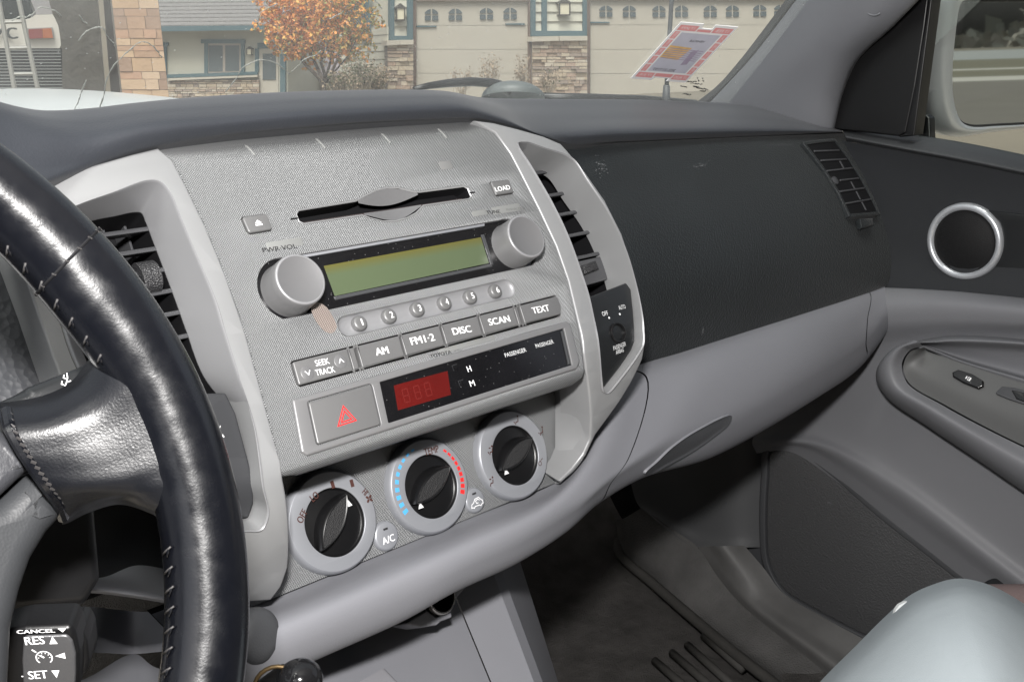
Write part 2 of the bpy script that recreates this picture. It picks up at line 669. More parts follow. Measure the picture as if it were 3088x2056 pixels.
M['blackpanel'] = mat('black_dash_plastic', (0.0105, 0.0130, 0.0145), 0.46, 0, 0.32, sheen=.11, bump=[('cells', 620, .5, .0007)], var=(9, .4), specks=(240, .05, (.05, .055, .06)))
M['grey'] = mat('grey_interior_plastic', (0.20, 0.203, 0.222), 0.52, 0, 0.4, bump=[('cells', 900, .1, .0004)], var=(14, .06))
M['greytray'] = mat('pale_grey_interior_plastic', (0.2, 0.2, 0.215), 0.5, 0, 0.4, bump=[('cells', 900, .1, .0004)], var=(12, .06))  # even grey of the console tray
M['doorgrey'] = mat('grey_door_plastic', (0.165, 0.168, 0.18), 0.52, 0, 0.4, bump=[('cells', 900, .1, .0004)], var=(14, .06))
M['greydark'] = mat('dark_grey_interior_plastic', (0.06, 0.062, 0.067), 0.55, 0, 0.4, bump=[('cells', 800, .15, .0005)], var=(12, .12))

# ---------------------------------------------------------------- the dash: reference faces
A_R, A_C = rad(29.806), rad(20.88)
V_R, N_R = Vector((0, math.sin(A_R), math.cos(A_R))), Vector((0, -math.cos(A_R), math.sin(A_R)))
V_C, N_C = Vector((0, math.sin(A_C), math.cos(A_C))), Vector((0, -math.cos(A_C), math.sin(A_C)))
O_R = Vector((0.33479, 0.55554, -0.13592))
O_C = Vector((0.42070, 0.54434, -0.28622))
RP = Flat(O_R, (1, 0, 0), V_R)
CP = Flat(O_C, (1, 0, 0), V_C)


def yz(p):
    return (p.y, p.z)


def bend_profile():
    """radio face: flat, rolling back at the top under the pad and back under its lower lip"""
    r, pts = 0.008, []
    p0 = O_R + V_R * -0.099
    c = p0 - N_R * r
    arc = [c + N_R * (r * math.cos(rad(t))) - V_R * (r * math.sin(rad(t))) for t in range(0, 101, 10)]
    pts = [yz(arc[-1] - N_R * 0.03 + V_R * 0.005)] + [yz(p) for p in arc[::-1]]
    R = 0.026
    p1 = O_R + V_R * 0.083
    c = p1 - N_R * R
    top = [c + N_R * (R * math.cos(rad(t))) + V_R * (R * math.sin(rad(t))) for t in range(0, 51, 5)]
    t = (top[-1] - top[-2]).normalized()
    pts += [yz(p) for p in top] + [yz(top[-1] + t * 0.02)]
    L = sum((Vector(a) - Vector(b)).length for a, b in zip(pts[:12], pts[1:12])) * 1000
    return Bent(O_R.x, pts, -99 - L)


RB = bend_profile()


def frame_profile(vb, zb=-0.335, yb=0.527):
    a = O_R + V_R * (vb * .001)
    b = Vector((0, yb, zb))
    ctrl = a - V_R * 0.035
    n = 14
    low = []
    for k in range(n + 1):
        f = k / n
        q = b * (1 - f) ** 2 + Vector((0, ctrl.y, ctrl.z)) * 2 * f * (1 - f) + Vector((0, a.y, a.z)) * f * f
        low.append((q.y, q.z))
    top = O_R + V_R * 0.125
    pts = low + [yz(top)]
    L = sum((Vector(p) - Vector(q)).length for p, q in zip(low, low[1:])) * 1000
    return Bent(O_R.x, pts, vb - L)


FL = frame_profile(-95)
FR = frame_profile(-72)


def pxs(S, pts, w=0.0):
    return [S.px(x, y, w) for x, y in pts]


dash = empty('dashboard', (0.42, 0.58, -0.33), 'pale and dark grey moulded dashboard with silver centre stack frames under the windscreen', 'dashboard')

# ---- radio unit ------------------------------------------------------------
radio = empty('car_radio', tuple(RP(94, -100)), 'silver dotted radio faceplate with green display, round knobs and a clock strip', 'car radio')
seam = [(366, 341), (398, 368), (428, 426), (473, 519), (518, 627), (548, 713), (565, 763), (613, 939), (641, 1053), (645, 1075)]
SL = [(-51, 112), (-48.5, 97.5)] + [RP.px(x, y) for x, y in seam[1:]] + [(-46.6, -104), (-44, -108), (-36, -110)]
SL[-4] = (-46.3, -100)
MU = 94.2
left = SL
right = [(200, 112), (203, 100)] + [RP.px(x + 5, y) for x, y in [(1174, 352), (1192, 386), (1240, 480), (1280, 565), (1306, 645), (1327, 745), (1336, 800)]] + [(207.5, -93), (205.5, -99), (202, -106), (196, -110)]
outline = left + [(-30, -128), (190, -128)] + right[::-1]
outline = [p for p in outline]
disp = rounded([(-6, 20.2), (186, 20.2), (186, -17.2), (-6, -17.2)], 2)
# display window joined with the round knob wells
def well(cu, cv, r, a0, a1, n=18):
    return [(cu + r * math.cos(rad(a0 + (a1 - a0) * k / n)), cv + r * math.sin(rad(a0 + (a1 - a0) * k / n))) for k in range(n + 1)]
disp = well(0, 0, 20.3, 78, 238) + [(0, -17.6), (184.7, -17.3)] + well(184.7, 0, 20.3, -58, 102) + [(168, 20.1), (20, 20.2)]
slot = [(25.6, 49.0), (69, 49.9), (78, 52.5), (88, 55.3), (97, 56), (106, 55.0), (116, 51), (122, 49.9), (161.5, 49.6), (164.8, 47.2), (165.0, 40.2), (162, 38.6), (121, 38.8), (113, 34.5), (104, 32), (94, 31.2), (84, 32.4), (75, 36), (70, 38.7), (26, 38.8), (22.8, 41), (22.8, 46.5)]
eject = rounded([(-14.6, 49.2), (3.4, 49.0), (3.4, 37.8), (-13.8, 37.6)], 2.6)
loadb = rounded([(185.4, 49.2), (204.2, 49.0), (203.8, 38.0), (185.6, 38.0)], 1.6)
pill = well(29.5, -30.3, 6.6, 90, 270) + well(163.5, -29.8, 6.6, -90, 90)
rowhole = rounded([(-16.6, -43.2), (205.6, -42.6), (205.6, -51), (201.6, -58.4), (-17.8, -59.2)], [3, 2, 5, 2, 3])
module = rounded([(-24.6, -65.3), (204.5, -62.8), (207.0, -66.5), (201.5, -94.0), (196, -98.0), (-27.5, -99.2), (-30.5, -96)], 2.0)
gap = 0.0
face = MB()
plate(face, RB, outline, [disp, slot, eject, loadb, pill, rowhole], w0=-6, w1=0, bev=2.2, mi=0, hbev=0.35, mih=1,
      curved=[-120, -114, -112, -110, -108, -106, -104, -102, -100, -99, 83, 85, 87, 89, 91, 93, 95, 98, 102, 106, 109])
# smooth pads under the printing, little guide ribs along the top
def smoothpad(u0, u1, v0, v1):
    plate(face, RP, rounded([(u0, v0), (u1, v0), (u1, v1), (u0, v1)], 1.2), w0=-1, w1=0.1, bev=0.1, mi=2)
smoothpad(-4.5, 20.5, 25.6, 31.0)
smoothpad(159, 173.5, 25.6, 29.8)
smoothpad(178, 205, 24.6, 30.2)
smoothpad(88.5, 137, -62.2, -58.8)
plate(face, RP, rounded([(147.5, 63), (158.5, 63), (158.5, 69.4), (147.5, 69.4)], 1), w0=-1, w1=0.1, bev=0.1, mi=5)
lab = RB
textpx(face, RP, 'PWR·VOL', (604, 576), (682, 565.5), 2.9, 0.22, 3, bold=.22)
textpx(face, RP, 'TUNE', (1118.5, 489), (1150, 486.2), 2.5, 0.22, 3, bold=.2)
textpx(face, RP, 'PUSH', (1165, 482.6), (1181, 480.8), 1.5, 0.22, 4)
textpx(face, RP, 'AUDIO', (1182, 480.8), (1206, 478.4), 2.0, 0.22, 4)
textpx(face, RP, 'CONT', (1188.5, 490.6), (1209, 488.4), 2.0, 0.22, 4)
textpx(face, RP, 'TOYOTA', (989.4, 819.6), (1037.5, 808.6), 2.5, 0.22, 3, bold=.25)
textpx(face, RP, 'A51815', (1043, 807.2), (1061, 803.2), 1.5, 0.22, 4)
# tape residue smear beside the volume knob
blot = [RP.px(x, y, .1) for x, y in [(716, 706), (732, 696), (750, 706), (766, 730), (774, 752), (764, 766), (748, 763), (730, 744), (719, 724)]]
sheet(face, RP, [(p[0], p[1]) for p in catmull(blot, 40, True)], 0.28, 6)
for u, v in ((9.5, 92), (61, 92), (113, 91), (162.5, 90.5)):
    g = [(u - 1.6, v + 5), (u - .4, v + 5), (u + 1.2, v - 4), (u + 0.2, v - 4.5)]
    plate(face, RB, g, w0=-.5, w1=0.7, bev=.25, mi=2, curved=[87, 89, 91, 93, 95])
    plate(face, RB, [(u - .5, v + 4.4), (u - .1, v + 4.4), (u + .9, v - 3), (u + .5, v - 3)], w0=-.5, w1=0.75, bev=.0, mi=7, curved=[87, 89, 91, 93, 95])
M['padprint'] = mat('smooth_print_pad', (0.27, 0.275, 0.27), 0.45, 0.35)
M['padgrey'] = mat('worn_print_pad', (0.22, 0.22, 0.22), 0.5, 0.3)
M['glue'] = mat('tan_glue_residue', (0.255, 0.212, 0.19), 0.42, 0.3, dots=(1.5, 1.0))
face.build('faceplate', [M['dots'], M['bezel'], M['padprint'], M['ink'], M['inkfaint'], M['padgrey'], M['glue'], M['bezel']], radio)

# display: glossy black window, green liquid crystal, bright top bevel
d = MB()
plate(d, RP, inset(ccw(disp), -1.2), w0=-8, w1=-2.6, bev=0, mi=0)
plate(d, RP, [(16, 20.0), (168, 20.0), (167, 18.2), (17, 18.2)], w0=-3, w1=-1.2, bev=.3, mi=2)
plate(d, RP, [(161.5, 12.5), (164.5, 12.5), (162.2, -10.5), (159.6, -10.5)], w0=-3, w1=-1.9, bev=.5, mi=3)
plate(d, RP, [(29.0, -9.6), (160, -9.4), (161, -11.8), (29.5, -12.0)], w0=-3, w1=-2.0, bev=.5, mi=3)
M['lens'] = mat('dusty_black_window', (0.006, 0.006, 0.007), 0.1, 0, 0.5, var=(60, .4), specks=(330, .08, (.2, .2, .2)), coat=.3)
M['lensedge'] = mat('window_edge', (0.05, 0.052, 0.055), 0.25)
dsp = d.build('display', [M['lens'], M['lens'], M['dialring'], M['lensedge']], radio)
lc = MB()
plate(lc, RP, [RP.px(*p) for p in [(981.6 * D_, 797.6 * D_), (1456 * D_, 711.5 * D_), (1480 * D_, 789.6 * D_), (1014.9 * D_, 888.3 * D_)]], w0=-4, w1=-2.35, bev=0)
ml = mat('green_liquid_crystal', (0.15, 0.26, 0.11), 0.22, 0, 0.5)
nt = ml.node_tree
uvn = nt.nodes.new('ShaderNodeUVMap'); uvn.uv_map = 'uv'
spx = nt.nodes.new('ShaderNodeSeparateXYZ'); nt.links.new(uvn.outputs[0], spx.inputs[0])
mr = nt.nodes.new('ShaderNodeMapRange'); mr.inputs[1].default_value = 4; mr.inputs[2].default_value = 11
nt.links.new(spx.outputs[1], mr.inputs[0])
mx = nt.nodes.new('ShaderNodeMix'); mx.data_type = 'RGBA'
mx.inputs[6].default_value = (0.08, 0.104, 0.058, 1); mx.inputs[7].default_value = (0.10, 0.092, 0.024, 1)
nt.links.new(mr.outputs[0], mx.inputs[0]); nt.links.new(mx.outputs[2], nt.nodes['Principled BSDF'].inputs['Base Color'])
lc.build('liquid_crystal', ml, dsp)

# disc slot: bevelled lip, dark throat, finger scoops above and below
s = MB()
so = ccw(slot)
lip = ccw(inset(so, 1.6))
def ringwall(mb, S, A, wa, B, wb, mi=0):
    n = len(A)
    mb.add([S(p[0], p[1], wa) for p in A] + [S(p[0], p[1], wb) for p in B], [(i, (i + 1) % n, n + (i + 1) % n, n + i) for i in range(n)], mi)
ringwall(s, RP, so, 0.0, inset(so, 0.5), 0.25, 0)
ringwall(s, RP, inset(so, 0.5), 0.25, inset(so, 1.1), -0.3, 0)
ringwall(s, RP, inset(so, 1.1), -0.3, inset(so, 1.15), -14, 1)
sheet(s, RP, inset(so, 1.0), -13.5, 1)
sheet(s, RP, [(24, 43.5), (164, 43.5), (164, 39), (24, 39)], -9, 3)
# scoops
def scoop(top):
    sgn = 1 if top else -1
    n = 24
    rows = []
    for i in range(5):
        f = i / 4
        row = []
        for k in range(n + 1):
            t = k / n
            if top:
                u = 71 + t * 49
                e = 49.6 + math.sin(math.pi * t) ** 1.2 * 5.2
                inner = 47.6 - math.sin(math.pi * t) * 3.2
            else:
                u = 72 + t * 47
                e = 39.0 - math.sin(math.pi * t) ** 1.2 * 6.6
                inner = 40.2 + math.sin(math.pi * t) * .9
            v = e + (inner - e) * f
            row.append(RP(u, v, -0.3 - 3.4 * f * math.sin(math.pi * t)))
        rows.append(row)
    V = [p for r in rows for p in r]
    s.add(V, grid_faces(5, n + 1, flip=top), 2)
scoop(True); scoop(False)
for u in (20.6, 166.5):
    plate(s, RP, rounded([(u - 2.6, 43.9), (u + 2.6, 43.9), (u + 2.6, 42.9), (u - 2.6, 42.9)], .3), w0=-1, w1=.3, bev=.1, mi=1)
M['throat'] = mat('slot_throat_felt', (0.045, 0.034, 0.034), 0.9, bump=[('noise', 400, .4, .001)], var=(60, .4))
s.build('disc_slot', [M['silver'], M['deep'], M['knobface'], M['throat']], radio)

# knobs
def knob(u, v, name='knob'):
    k = MB()
    lathe(k, RP, u, v, [(17.2, -2.6), (16.7, 0), (16.4, 10), (16.25, 14.6), (15.9, 15.6), (15.2, 16.05), (14.6, 16.05), (14.2, 15.8), (0, 15.8)], 72,
          mis=[0, 0, 0, 0, 1, 1, 2, 2])
    weld(k)
    return k.build(name, [M['bezel'], M['silver_dark'], M['knobface']], radio, smooth=50)
knob(0, 0); knob(184.7, 0)

# square keys
def key(outl, txts, w1=1.6, bev=.9, extra=None, name='button', mats=None):
    k = MB()
    plate(k, RP, inset(ccw(outl), .45), w0=-5, w1=w1, bev=bev, mi=0, segs=4)
    for a in txts:
        textpx(k, RP, *a[:4], w=w1 + .12, mi=1, bold=a[4] if len(a) > 4 else 0)
    if extra: extra(k, w1)
    return k.build(name, mats or [M['key'], M['white'], M['knobface']], radio)
def tri(u, v):
    def f(k, w):
        sheet(k, RP, [(u - 2.3, v + .1), (u + 2.3, v + .1), (u, v + 2.2)], w + .12, 1)
        sheet(k, RP, [(u - 2.3, v - 1.4), (u + 2.3, v - 1.4), (u + 2.3, v - .5), (u - 2.3, v - .5)], w + .12, 1)
    return f
key(eject, [], extra=tri(-5.2, 43.2), mats=[M['key'], M['white'], M['knobface']])
key(loadb, [('LOAD', (1139, 436), (1172.5, 430.4), 3.5, .2)])
def chev(cu, cv, up):
    def f(k, w):
        n = 18
        rows = []
        for i in range(6):
            f_ = i / 5
            rr = 4.3 * (1 - f_)
            rows.append((max(rr, 0), w + .02 - 1.0 * (1 - (rr / 4.3) ** 2) + (0.25 if i == 0 else .25)))
        lathe(k, RP, cu, cv, [(4.3, w + .05)] + [(r, w + .12 + .5 * math.sin(math.pi / 2 * (1 - r / 4.3))) for r in (4.1, 3.6, 2.8, 1.8, .9)] + [(0, w + .62)], 32, 2)
        sg = 1 if up else -1
        stroke(k, RP, [(cu - 1.7, cv - 1.2 * sg), (cu, cv + 1.4 * sg), (cu + 1.7, cv - 1.2 * sg)], .5, w + .72, 1)
    return f
def seek(k, w):
    chev(-9.2, -52.6, False)(k, w); chev(14.9, -50.8, True)(k, w)
top_v, bot_v = (lambda u: -43.7 + (u + 16) * .0018), (lambda u: -58.8 + (u + 17) * .0056)
def modekey(ua, ub, sl=-1.7, rl=.5, rr=.5):
    return rounded([(ua, top_v(ua)), (ub, top_v(ub)), (ub + sl, bot_v(ub)), (ua + sl, bot_v(ua))], [.4, .4, .4, .4])
key(rounded([(-16.3, top_v(-16)), (23, top_v(22)), (21.7, bot_v(21)), (-17.6, bot_v(-17))], 1.8),
    [('SEEK', (725, 835.6), (757, 829.4), 3.7), ('TRACK', (726, 857.3), (769.7, 848.4), 3.7)], extra=seek)
key(modekey(23.4, 28.9), [], w1=0.4)
key(modekey(29.3, 62.7), [('AM', (864, 809.5), (892.5, 804), 4.6, .35)])
key(modekey(63.1, 95.8), [('FM1·2', (944.6, 785), (998.3, 774.4), 4.8, .35)])
key(modekey(96.2, 128.8), [('DISC', (1041, 762.5), (1083, 755.4), 4.7, .35)])
key(modekey(129.2, 162.0), [('SCAN', (1123.8, 741.3), (1171.7, 732.0), 4.7, .35)])
key(modekey(162.4, 166.6), [], w1=0.4)
key(rounded([(167, top_v(167)), (205.1, top_v(204)), (205.1, -51), (201.4, bot_v(202)), (165.4, bot_v(165))], [.4, 2, 4, 1.5, .4]),
    [('TEXT', (1224.5, 714.6), (1262.5, 707.4), 4.6, .35)])

# preset buttons in their trough
t = MB()
n = 28
V, F = [], []
for i, (sc, w) in enumerate(((1.0, 0), (.97, -.8), (.86, -1.8), (.6, -2.4), (.3, -2.6))):
    for p in ccw(pill):
        V.append(RP(96.5 + (p[0] - 96.5) * (1 - (1 - sc) * .12), -30 + (p[1] + 30) * sc, w))
m_ = len(pill)
for i in range(4):
    for j in range(m_):
        F.append((i * m_ + j, i * m_ + (j + 1) % m_, (i + 1) * m_ + (j + 1) % m_, (i + 1) * m_ + j))
t.add(V, F); t.add(V[-m_:], [tuple(range(m_))])
t.build('button_trough', M['silver_dark'], radio, smooth=60)
PRE = [(38.9, -30.2), (61.9, -29.95), (84.7, -29.8), (107.6, -29.75), (130.2, -29.7), (153.1, -29.6)]
for i, (u, v) in enumerate(PRE):
    k = MB()
    lathe(k, RP, u, v, [(5.1, -3), (5.0, -.6), (4.75, .5), (4.2, 1.1), (3.0, 1.35), (0, 1.45)], 40, 0)
    weld(k)
    text(k, RP, str(i + 1), u + .5, v + .1, 1.0 if i == 0 else 2.3, 4.2, w=1.75, mi=1, bold=.1)
    k.build('preset_button', [M['key'], M['white']], radio, smooth=60)

# clock strip with hazard switch
hz = rounded([(-16.1, -68.9), (30.4, -68.6), (26.2, -95.2), (-20.2, -95.4)], 2.4)
ck = rounded([(36.1, -69.3), (198.9, -67.6), (192.9, -94.3), (31.5, -95.0)], .8)
b = MB()
plate(b, RP, module, [hz, ck], w0=-1, w1=1.7, bev=1.5, mi=0, hbev=.5, segs=4)
b.build('clock_bezel', [M['bezel']], radio)
k = MB()
plate(k, RP, inset(ccw(hz), .7), w0=-4, w1=2.0, bev=1.0, mi=0, segs=4)
T = [RP.px(x * 1, y, 2.1) for x, y in [((860 + 685 / 3.92) * D_, (1000 + 868 / 3.92) * D_), ((860 + 620 / 3.92) * D_, (1000 + 1122 / 3.92) * D_), ((860 + 847 / 3.92) * D_, (1000 + 1048 / 3.92) * D_)]]
cx_, cy_ = sum(p[0] for p in T) / 3, sum(p[1] for p in T) / 3
stroke(k, RP, [(cx_ + (p[0] - cx_) * .93, cy_ + (p[1] - cy_) * .93) for p in T], .75, 2.12, 1, True)
stroke(k, RP, [(cx_ + (p[0] - cx_) * .52, cy_ + (p[1] - cy_) * .52) for p in T], .75, 2.12, 1, True)
k.build('hazard_switch', [M['key'], M['redprint']], radio)
k = MB()
plate(k, RP, ck, w0=-3, w1=0.35, bev=0, mi=0)
plate(k, RP, rounded([(195.5, -69), (197.2, -69), (191.6, -93.2), (190.2, -93.2)], .4), w0=0, w1=1.6, bev=.3, mi=4)
RD = pxs(RP, [((1180 + a / 3.409) * D_, (840 + c / 3.409) * D_) for a, c in ((22, 1100), (575, 950), (610, 1195), (65, 1355))])
plate(k, RP, RD, w0=0, w1=.42, bev=0, mi=1)
SEG = {'8': 'abcdefg'}
def digit(cu, cv, sz, sk=0.12):
    w_, h_ = sz * .5, sz
    pts = {'a': ((0, 1), (1, 1)), 'b': ((1, 1), (1, .5)), 'c': ((1, .5), (1, 0)), 'd': ((0, 0), (1, 0)), 'e': ((0, 0), (0, .5)), 'f': ((0, .5), (0, 1)), 'g': ((0, .5), (1, .5))}
    for q in pts.values():
        (a0, b0), (a1, b1) = q
        stroke(k, RP, [(cu + (a0 - .5) * w_ + (b0 - .5) * h_ * sk, cv + (b0 - .5) * h_), (cu + (a1 - .5) * w_ + (b1 - .5) * h_ * sk, cv + (b1 - .5) * h_)], .55, .5, 2)
for u in (51.5, 60.5, 69.0):
    digit(u, -81.8, 8.2)
textpx(k, RP, 'H', (1074.5, 849), (1083, 846.6), 3.9, .55, 3, bold=.2)
textpx(k, RP, 'M', (1080.5, 882.5), (1091, 879.8), 3.9, .55, 3, bold=.2)
textpx(k, RP, 'PASSENGER', (1161, 817.2), (1209.7, 803.7), 2.9, .55, 3)
textpx(k, RP, 'PASSENGER', (1232, 796.2), (1272.4, 785), 2.8, .55, 3)
for u, v in ((96.0, -73.7), (96.3, -84.5)):
    lathe(k, RP, u, v, [(2.0, .3), (1.8, .9), (0, .95)], 20, 0)
    stroke(k, RP, [(u - 2.6, v + 2.2), (u + 1.8, v + 2.2)], .25, .6, 4)
    stroke(k, RP, [(u - 2.6, v + 2.2), (u - 2.6, v - 1.6)], .25, .6, 4)
M['redlens'] = mat('red_clock_lens', (0.085, 0.005, 0.004), 0.3, var=(50, .25))
M['reddim'] = mat('unlit_red_segments', (0.12, 0.011, 0.009), 0.4)
M['dimwhite'] = mat('white_print_on_lens', (0.7, 0.71, 0.72), 0.6)
k.build('clock_panel', [M['lens'], M['redlens'], M['reddim'], M['dimwhite'], M['lensedge']], radio)

# ---- climate control panel ---------------------------------------------------
clim = empty('climate_control_panel', tuple(CP(0, -30)), 'dotted heater panel with three round dials under the radio', 'climate control')
c = MB()
co = pxs(CP, [(1277, 1110.5), (1100, 1186), (900, 1269), (640, 1370.5)])
plate(c, CP, [(-150, co[3][1]), co[0]] + pxs(CP, [(1283, 1060), (1284, 1000), (1284, 905), (1286, 850)]) + [(150, 75), (-150, 75)], w0=-5, w1=0, bev=.4, mi=0)
c.build('panel', M['dots'], clim)


def seg_arc(mb, cu, cv, r0, r1, a0, a1, w, mi, n=4):
    P = [(cu + r1 * math.cos(rad(a0 + (a1 - a0) * k / n)), cv + r1 * math.sin(rad(a0 + (a1 - a0) * k / n))) for k in range(n + 1)]
    P += [(cu + r0 * math.cos(rad(a1 + (a0 - a1) * k / n)), cv + r0 * math.sin(rad(a1 + (a0 - a1) * k / n))) for k in range(n + 1)]
    sheet(mb, CP, P, w, mi)


def dial(cu, tip, tail, marks, pointer):
    root = MB()
    lathe(root, CP, cu, 0, [(33.2, -.5), (32.8, 3.2), (31.8, 5.2), (31.0, 5.9)], 96, 0)
    plate(root, CP, circle2(cu, 0, 31.05, 96), [circle2(cu + 1.0, -.9, 21.6, 72)], w0=3, w1=6.0, bev=.25, mi=0, hbev=.5)
    weld(root)
    marks(root, cu)
    ring = root.build('dial', [M['dialring'], M['brownink'], M['redprint'], M['blueprint'], M['silver']], clim, smooth=45)
    k = MB()
    lathe(k, CP, cu + 1.0, -.9, [(21.7, 5.4), (21.3, 4.0), (20.2, 3.2), (15, 3.9), (8, 5.0), (0, 5.6)], 72, 0)
    weld(k)
    # the grip: a raised bar, lens-shaped on plan, with a ribbed lens-shaped top
    a = Vector(CP.px(*tip, 10.5)); bq = Vector(CP.px(*tail, 10.5))
    mid = (a + bq) / 2
    mid = Vector((cu + 1.0, -.9)) * .5 + mid * .5
    ax = (a - bq).normalized()
    ay = Vector((-ax.y, ax.x))
    n = 30
    def lens(L, Wd, w, sgn):
        return [(mid + ax * (L * (-1 + 2 * i / n)) + ay * (sgn * Wd * math.cos(math.pi / 2 * (-1 + 2 * i / n)) ** .8 if 0 < i < n else 0)) for i in range(n + 1)]
    rows = [(20.2, 10.5, 3.0), (19.8, 8.8, 6.5), (19.5, 7.4, 9.6), (19.2, 6.6, 10.8), (18.6, 5.9, 11.2), (17.8, 5.2, 10.9)]
    for sgn in (1, -1):
        G = []
        for L, Wd, w in rows:
            G.append([CP(p.x, p.y, w) for p in lens(L, Wd, w, sgn)])
        V = [p for r in G for p in r]
        k.add(V, grid_faces(len(rows), n + 1, flip=(sgn > 0)), 0)
    P1 = lens(17.8, 5.2, 0, 1); P2 = lens(17.8, 5.2, 0, -1)
    sheet(k, CP, [(p.x, p.y) for p in P1] + [(p.x, p.y) for p in P2[::-1][1:-1]], 10.85, 1)
    # pointer triangle
    p = Vector(CP.px(*pointer, 7.6))
    V = []
    tri_ = [(0, 2.6), (-2.2, -1.9), (2.2, -1.9)]
    V = [CP(p.x + x_, p.y + y_, 7.6) for x_, y_ in tri_]
    toward = (Vector((0, 0, 0)) - V[0]).normalized() * .0
    k.add([v for v in V], [(0, 1, 2)], 2)
    M.setdefault('rib', mat('ribbed_black_rubber', (0.016, 0.016, 0.017), 0.6, bump=[('cells', 1500, .6, .0006)]))
    k.build('dial_knob', [M['black'], M['rib'], M['white']], ring, smooth=40)


def q(x, y, w=6.1, s=None):
    return CP.px(x, y, w)


def z1(x, y): return ((850 + x / 4.1275) * D_, (1380 + y / 4.1275) * D_)
def z2(x, y): return ((1150 + x / 4.479) * D_, (1290 + y / 4.479) * D_)
def z3(x, y): return ((1400 + x / 4.9) * D_, (1200 + y / 4.9) * D_)


def marks_fan(mb, cu):
    W = 6.12
    for (p0, p1, h, s_) in ((z1(215, 800), z1(290, 650), 4.6, 'OFF'), (z1(365, 515), z1(445, 445), 4.6, 'LO'), (z1(1020, 405), z1(1055, 445), 4.2, 'HI')):
        textpx(mb, CP, s_, p0, p1, h, W, 1, bold=.25)
    for a, b_ in ((z1(605, 300), z1(660, 365)), (z1(850, 278), z1(895, 352))):
        u0, v0 = q(*a); u1, v1 = q(*b_)
        c0 = ((u0 + u1) / 2, (v0 + v1) / 2)
        sheet(mb, CP, [(c0[0] - 1.25, c0[1] - 2.4), (c0[0] + 1.25, c0[1] - 2.4), (c0[0] + 1.25, c0[1] + 2.4), (c0[0] - 1.25, c0[1] + 2.4)], W, 1)
    cu_, cv_ = q(*z1(1087, 508))
    for k_ in range(4):
        a = rad(45 + 90 * k_)
        c_ = (cu_ + 1.6 * math.cos(a), cv_ + 1.6 * math.sin(a))
        sheet(mb, CP, [(c_[0] + 1.35 * math.cos(t) * math.cos(a) - .8 * math.sin(t) * math.sin(a), c_[1] + 1.35 * math.cos(t) * math.sin(a) + .8 * math.sin(t) * math.cos(a)) for t in [2 * math.pi * i / 12 for i in range(12)]], W, 1)


def marks_temp(mb, cu):
    W = 6.12
    textpx(mb, CP, 'TEMP', z2(580, 328), z2(772, 278), 4.8, W, 1, bold=.25)
    cv = 0
    def ang(x, y):
        u, v = q(*z2(x, y)); return math.degrees(math.atan2(v, u - cu))
    a0, a1 = ang(870, 285), ang(1078, 856)
    for i in range(9):
        a = a0 + (a1 - a0) * i / 8
        hw = .75 + .13 * i
        seg_arc(mb, cu, 0, 27.0 - hw, 27.0 + hw, a - 3.0, a + 3.0, W, 2)
    a0, a1 = ang(485, 425), ang(300, 1155)
    if a1 < a0: a1 += 360
    for i in range(10):
        a = a0 + (a1 - a0) * i / 9
        hw = .7 + .15 * i
        seg_arc(mb, cu, 0, 27.0 - hw, 27.0 + hw, a - 3.0, a + 3.0, W, 3)


def person_mark(mb, u, v, s_=1.0, arrow=0):
    W = 6.12
    stroke(mb, CP, [(u - 2.2 * s_, v - 2.4 * s_), (u - 1.0 * s_, v - .3 * s_), (u + 1.5 * s_, v - .3 * s_), (u + 2.3 * s_, v + 2.4 * s_)], .75, W, 1)
    sheet(mb, CP, circle2(u + 2.5 * s_, v + 4.2 * s_, .75, 12), W, 1)
    if arrow & 1:
        stroke(mb, CP, [(u - 3.4 * s_, v + .6 * s_), (u - 2.6 * s_, v - .8 * s_)], .8, W, 1)
    if arrow & 2:
        stroke(mb, CP, [(u - 1.4 * s_, v + 3.4 * s_), (u + .6 * s_, v + 3.2 * s_)], .8, W, 1)


def marks_mode(mb, cu):
    for x, y, ar in ((775, 345, 1), (1140, 505, 1), (395, 790, 3), (405, 1250, 2)):
        u, v = q(*z3(x, y)); person_mark(mb, u, v, .82, ar)
    u, v = q(*z3(1120, 965))
    stroke(mb, CP, circle2(u, v, 1.5, 16), .5, 6.12, 1, True)
    stroke(mb, CP, [(u + 1, v + 1.4), (u + 2.6, v + 2.6), (u + 4, v + 2.8)], .5, 6.12, 1)


dial(-78.2, (790.5, 1130), (731.4, 1270.5), marks_fan, (802, 1157))
dial(0, (1038.8, 1059.6), (943.4, 1164.3), marks_temp, (967, 1162))
dial(78.2, (1226.4, 994.5), (1142.4, 1086.4), marks_mode, (1164, 1084))


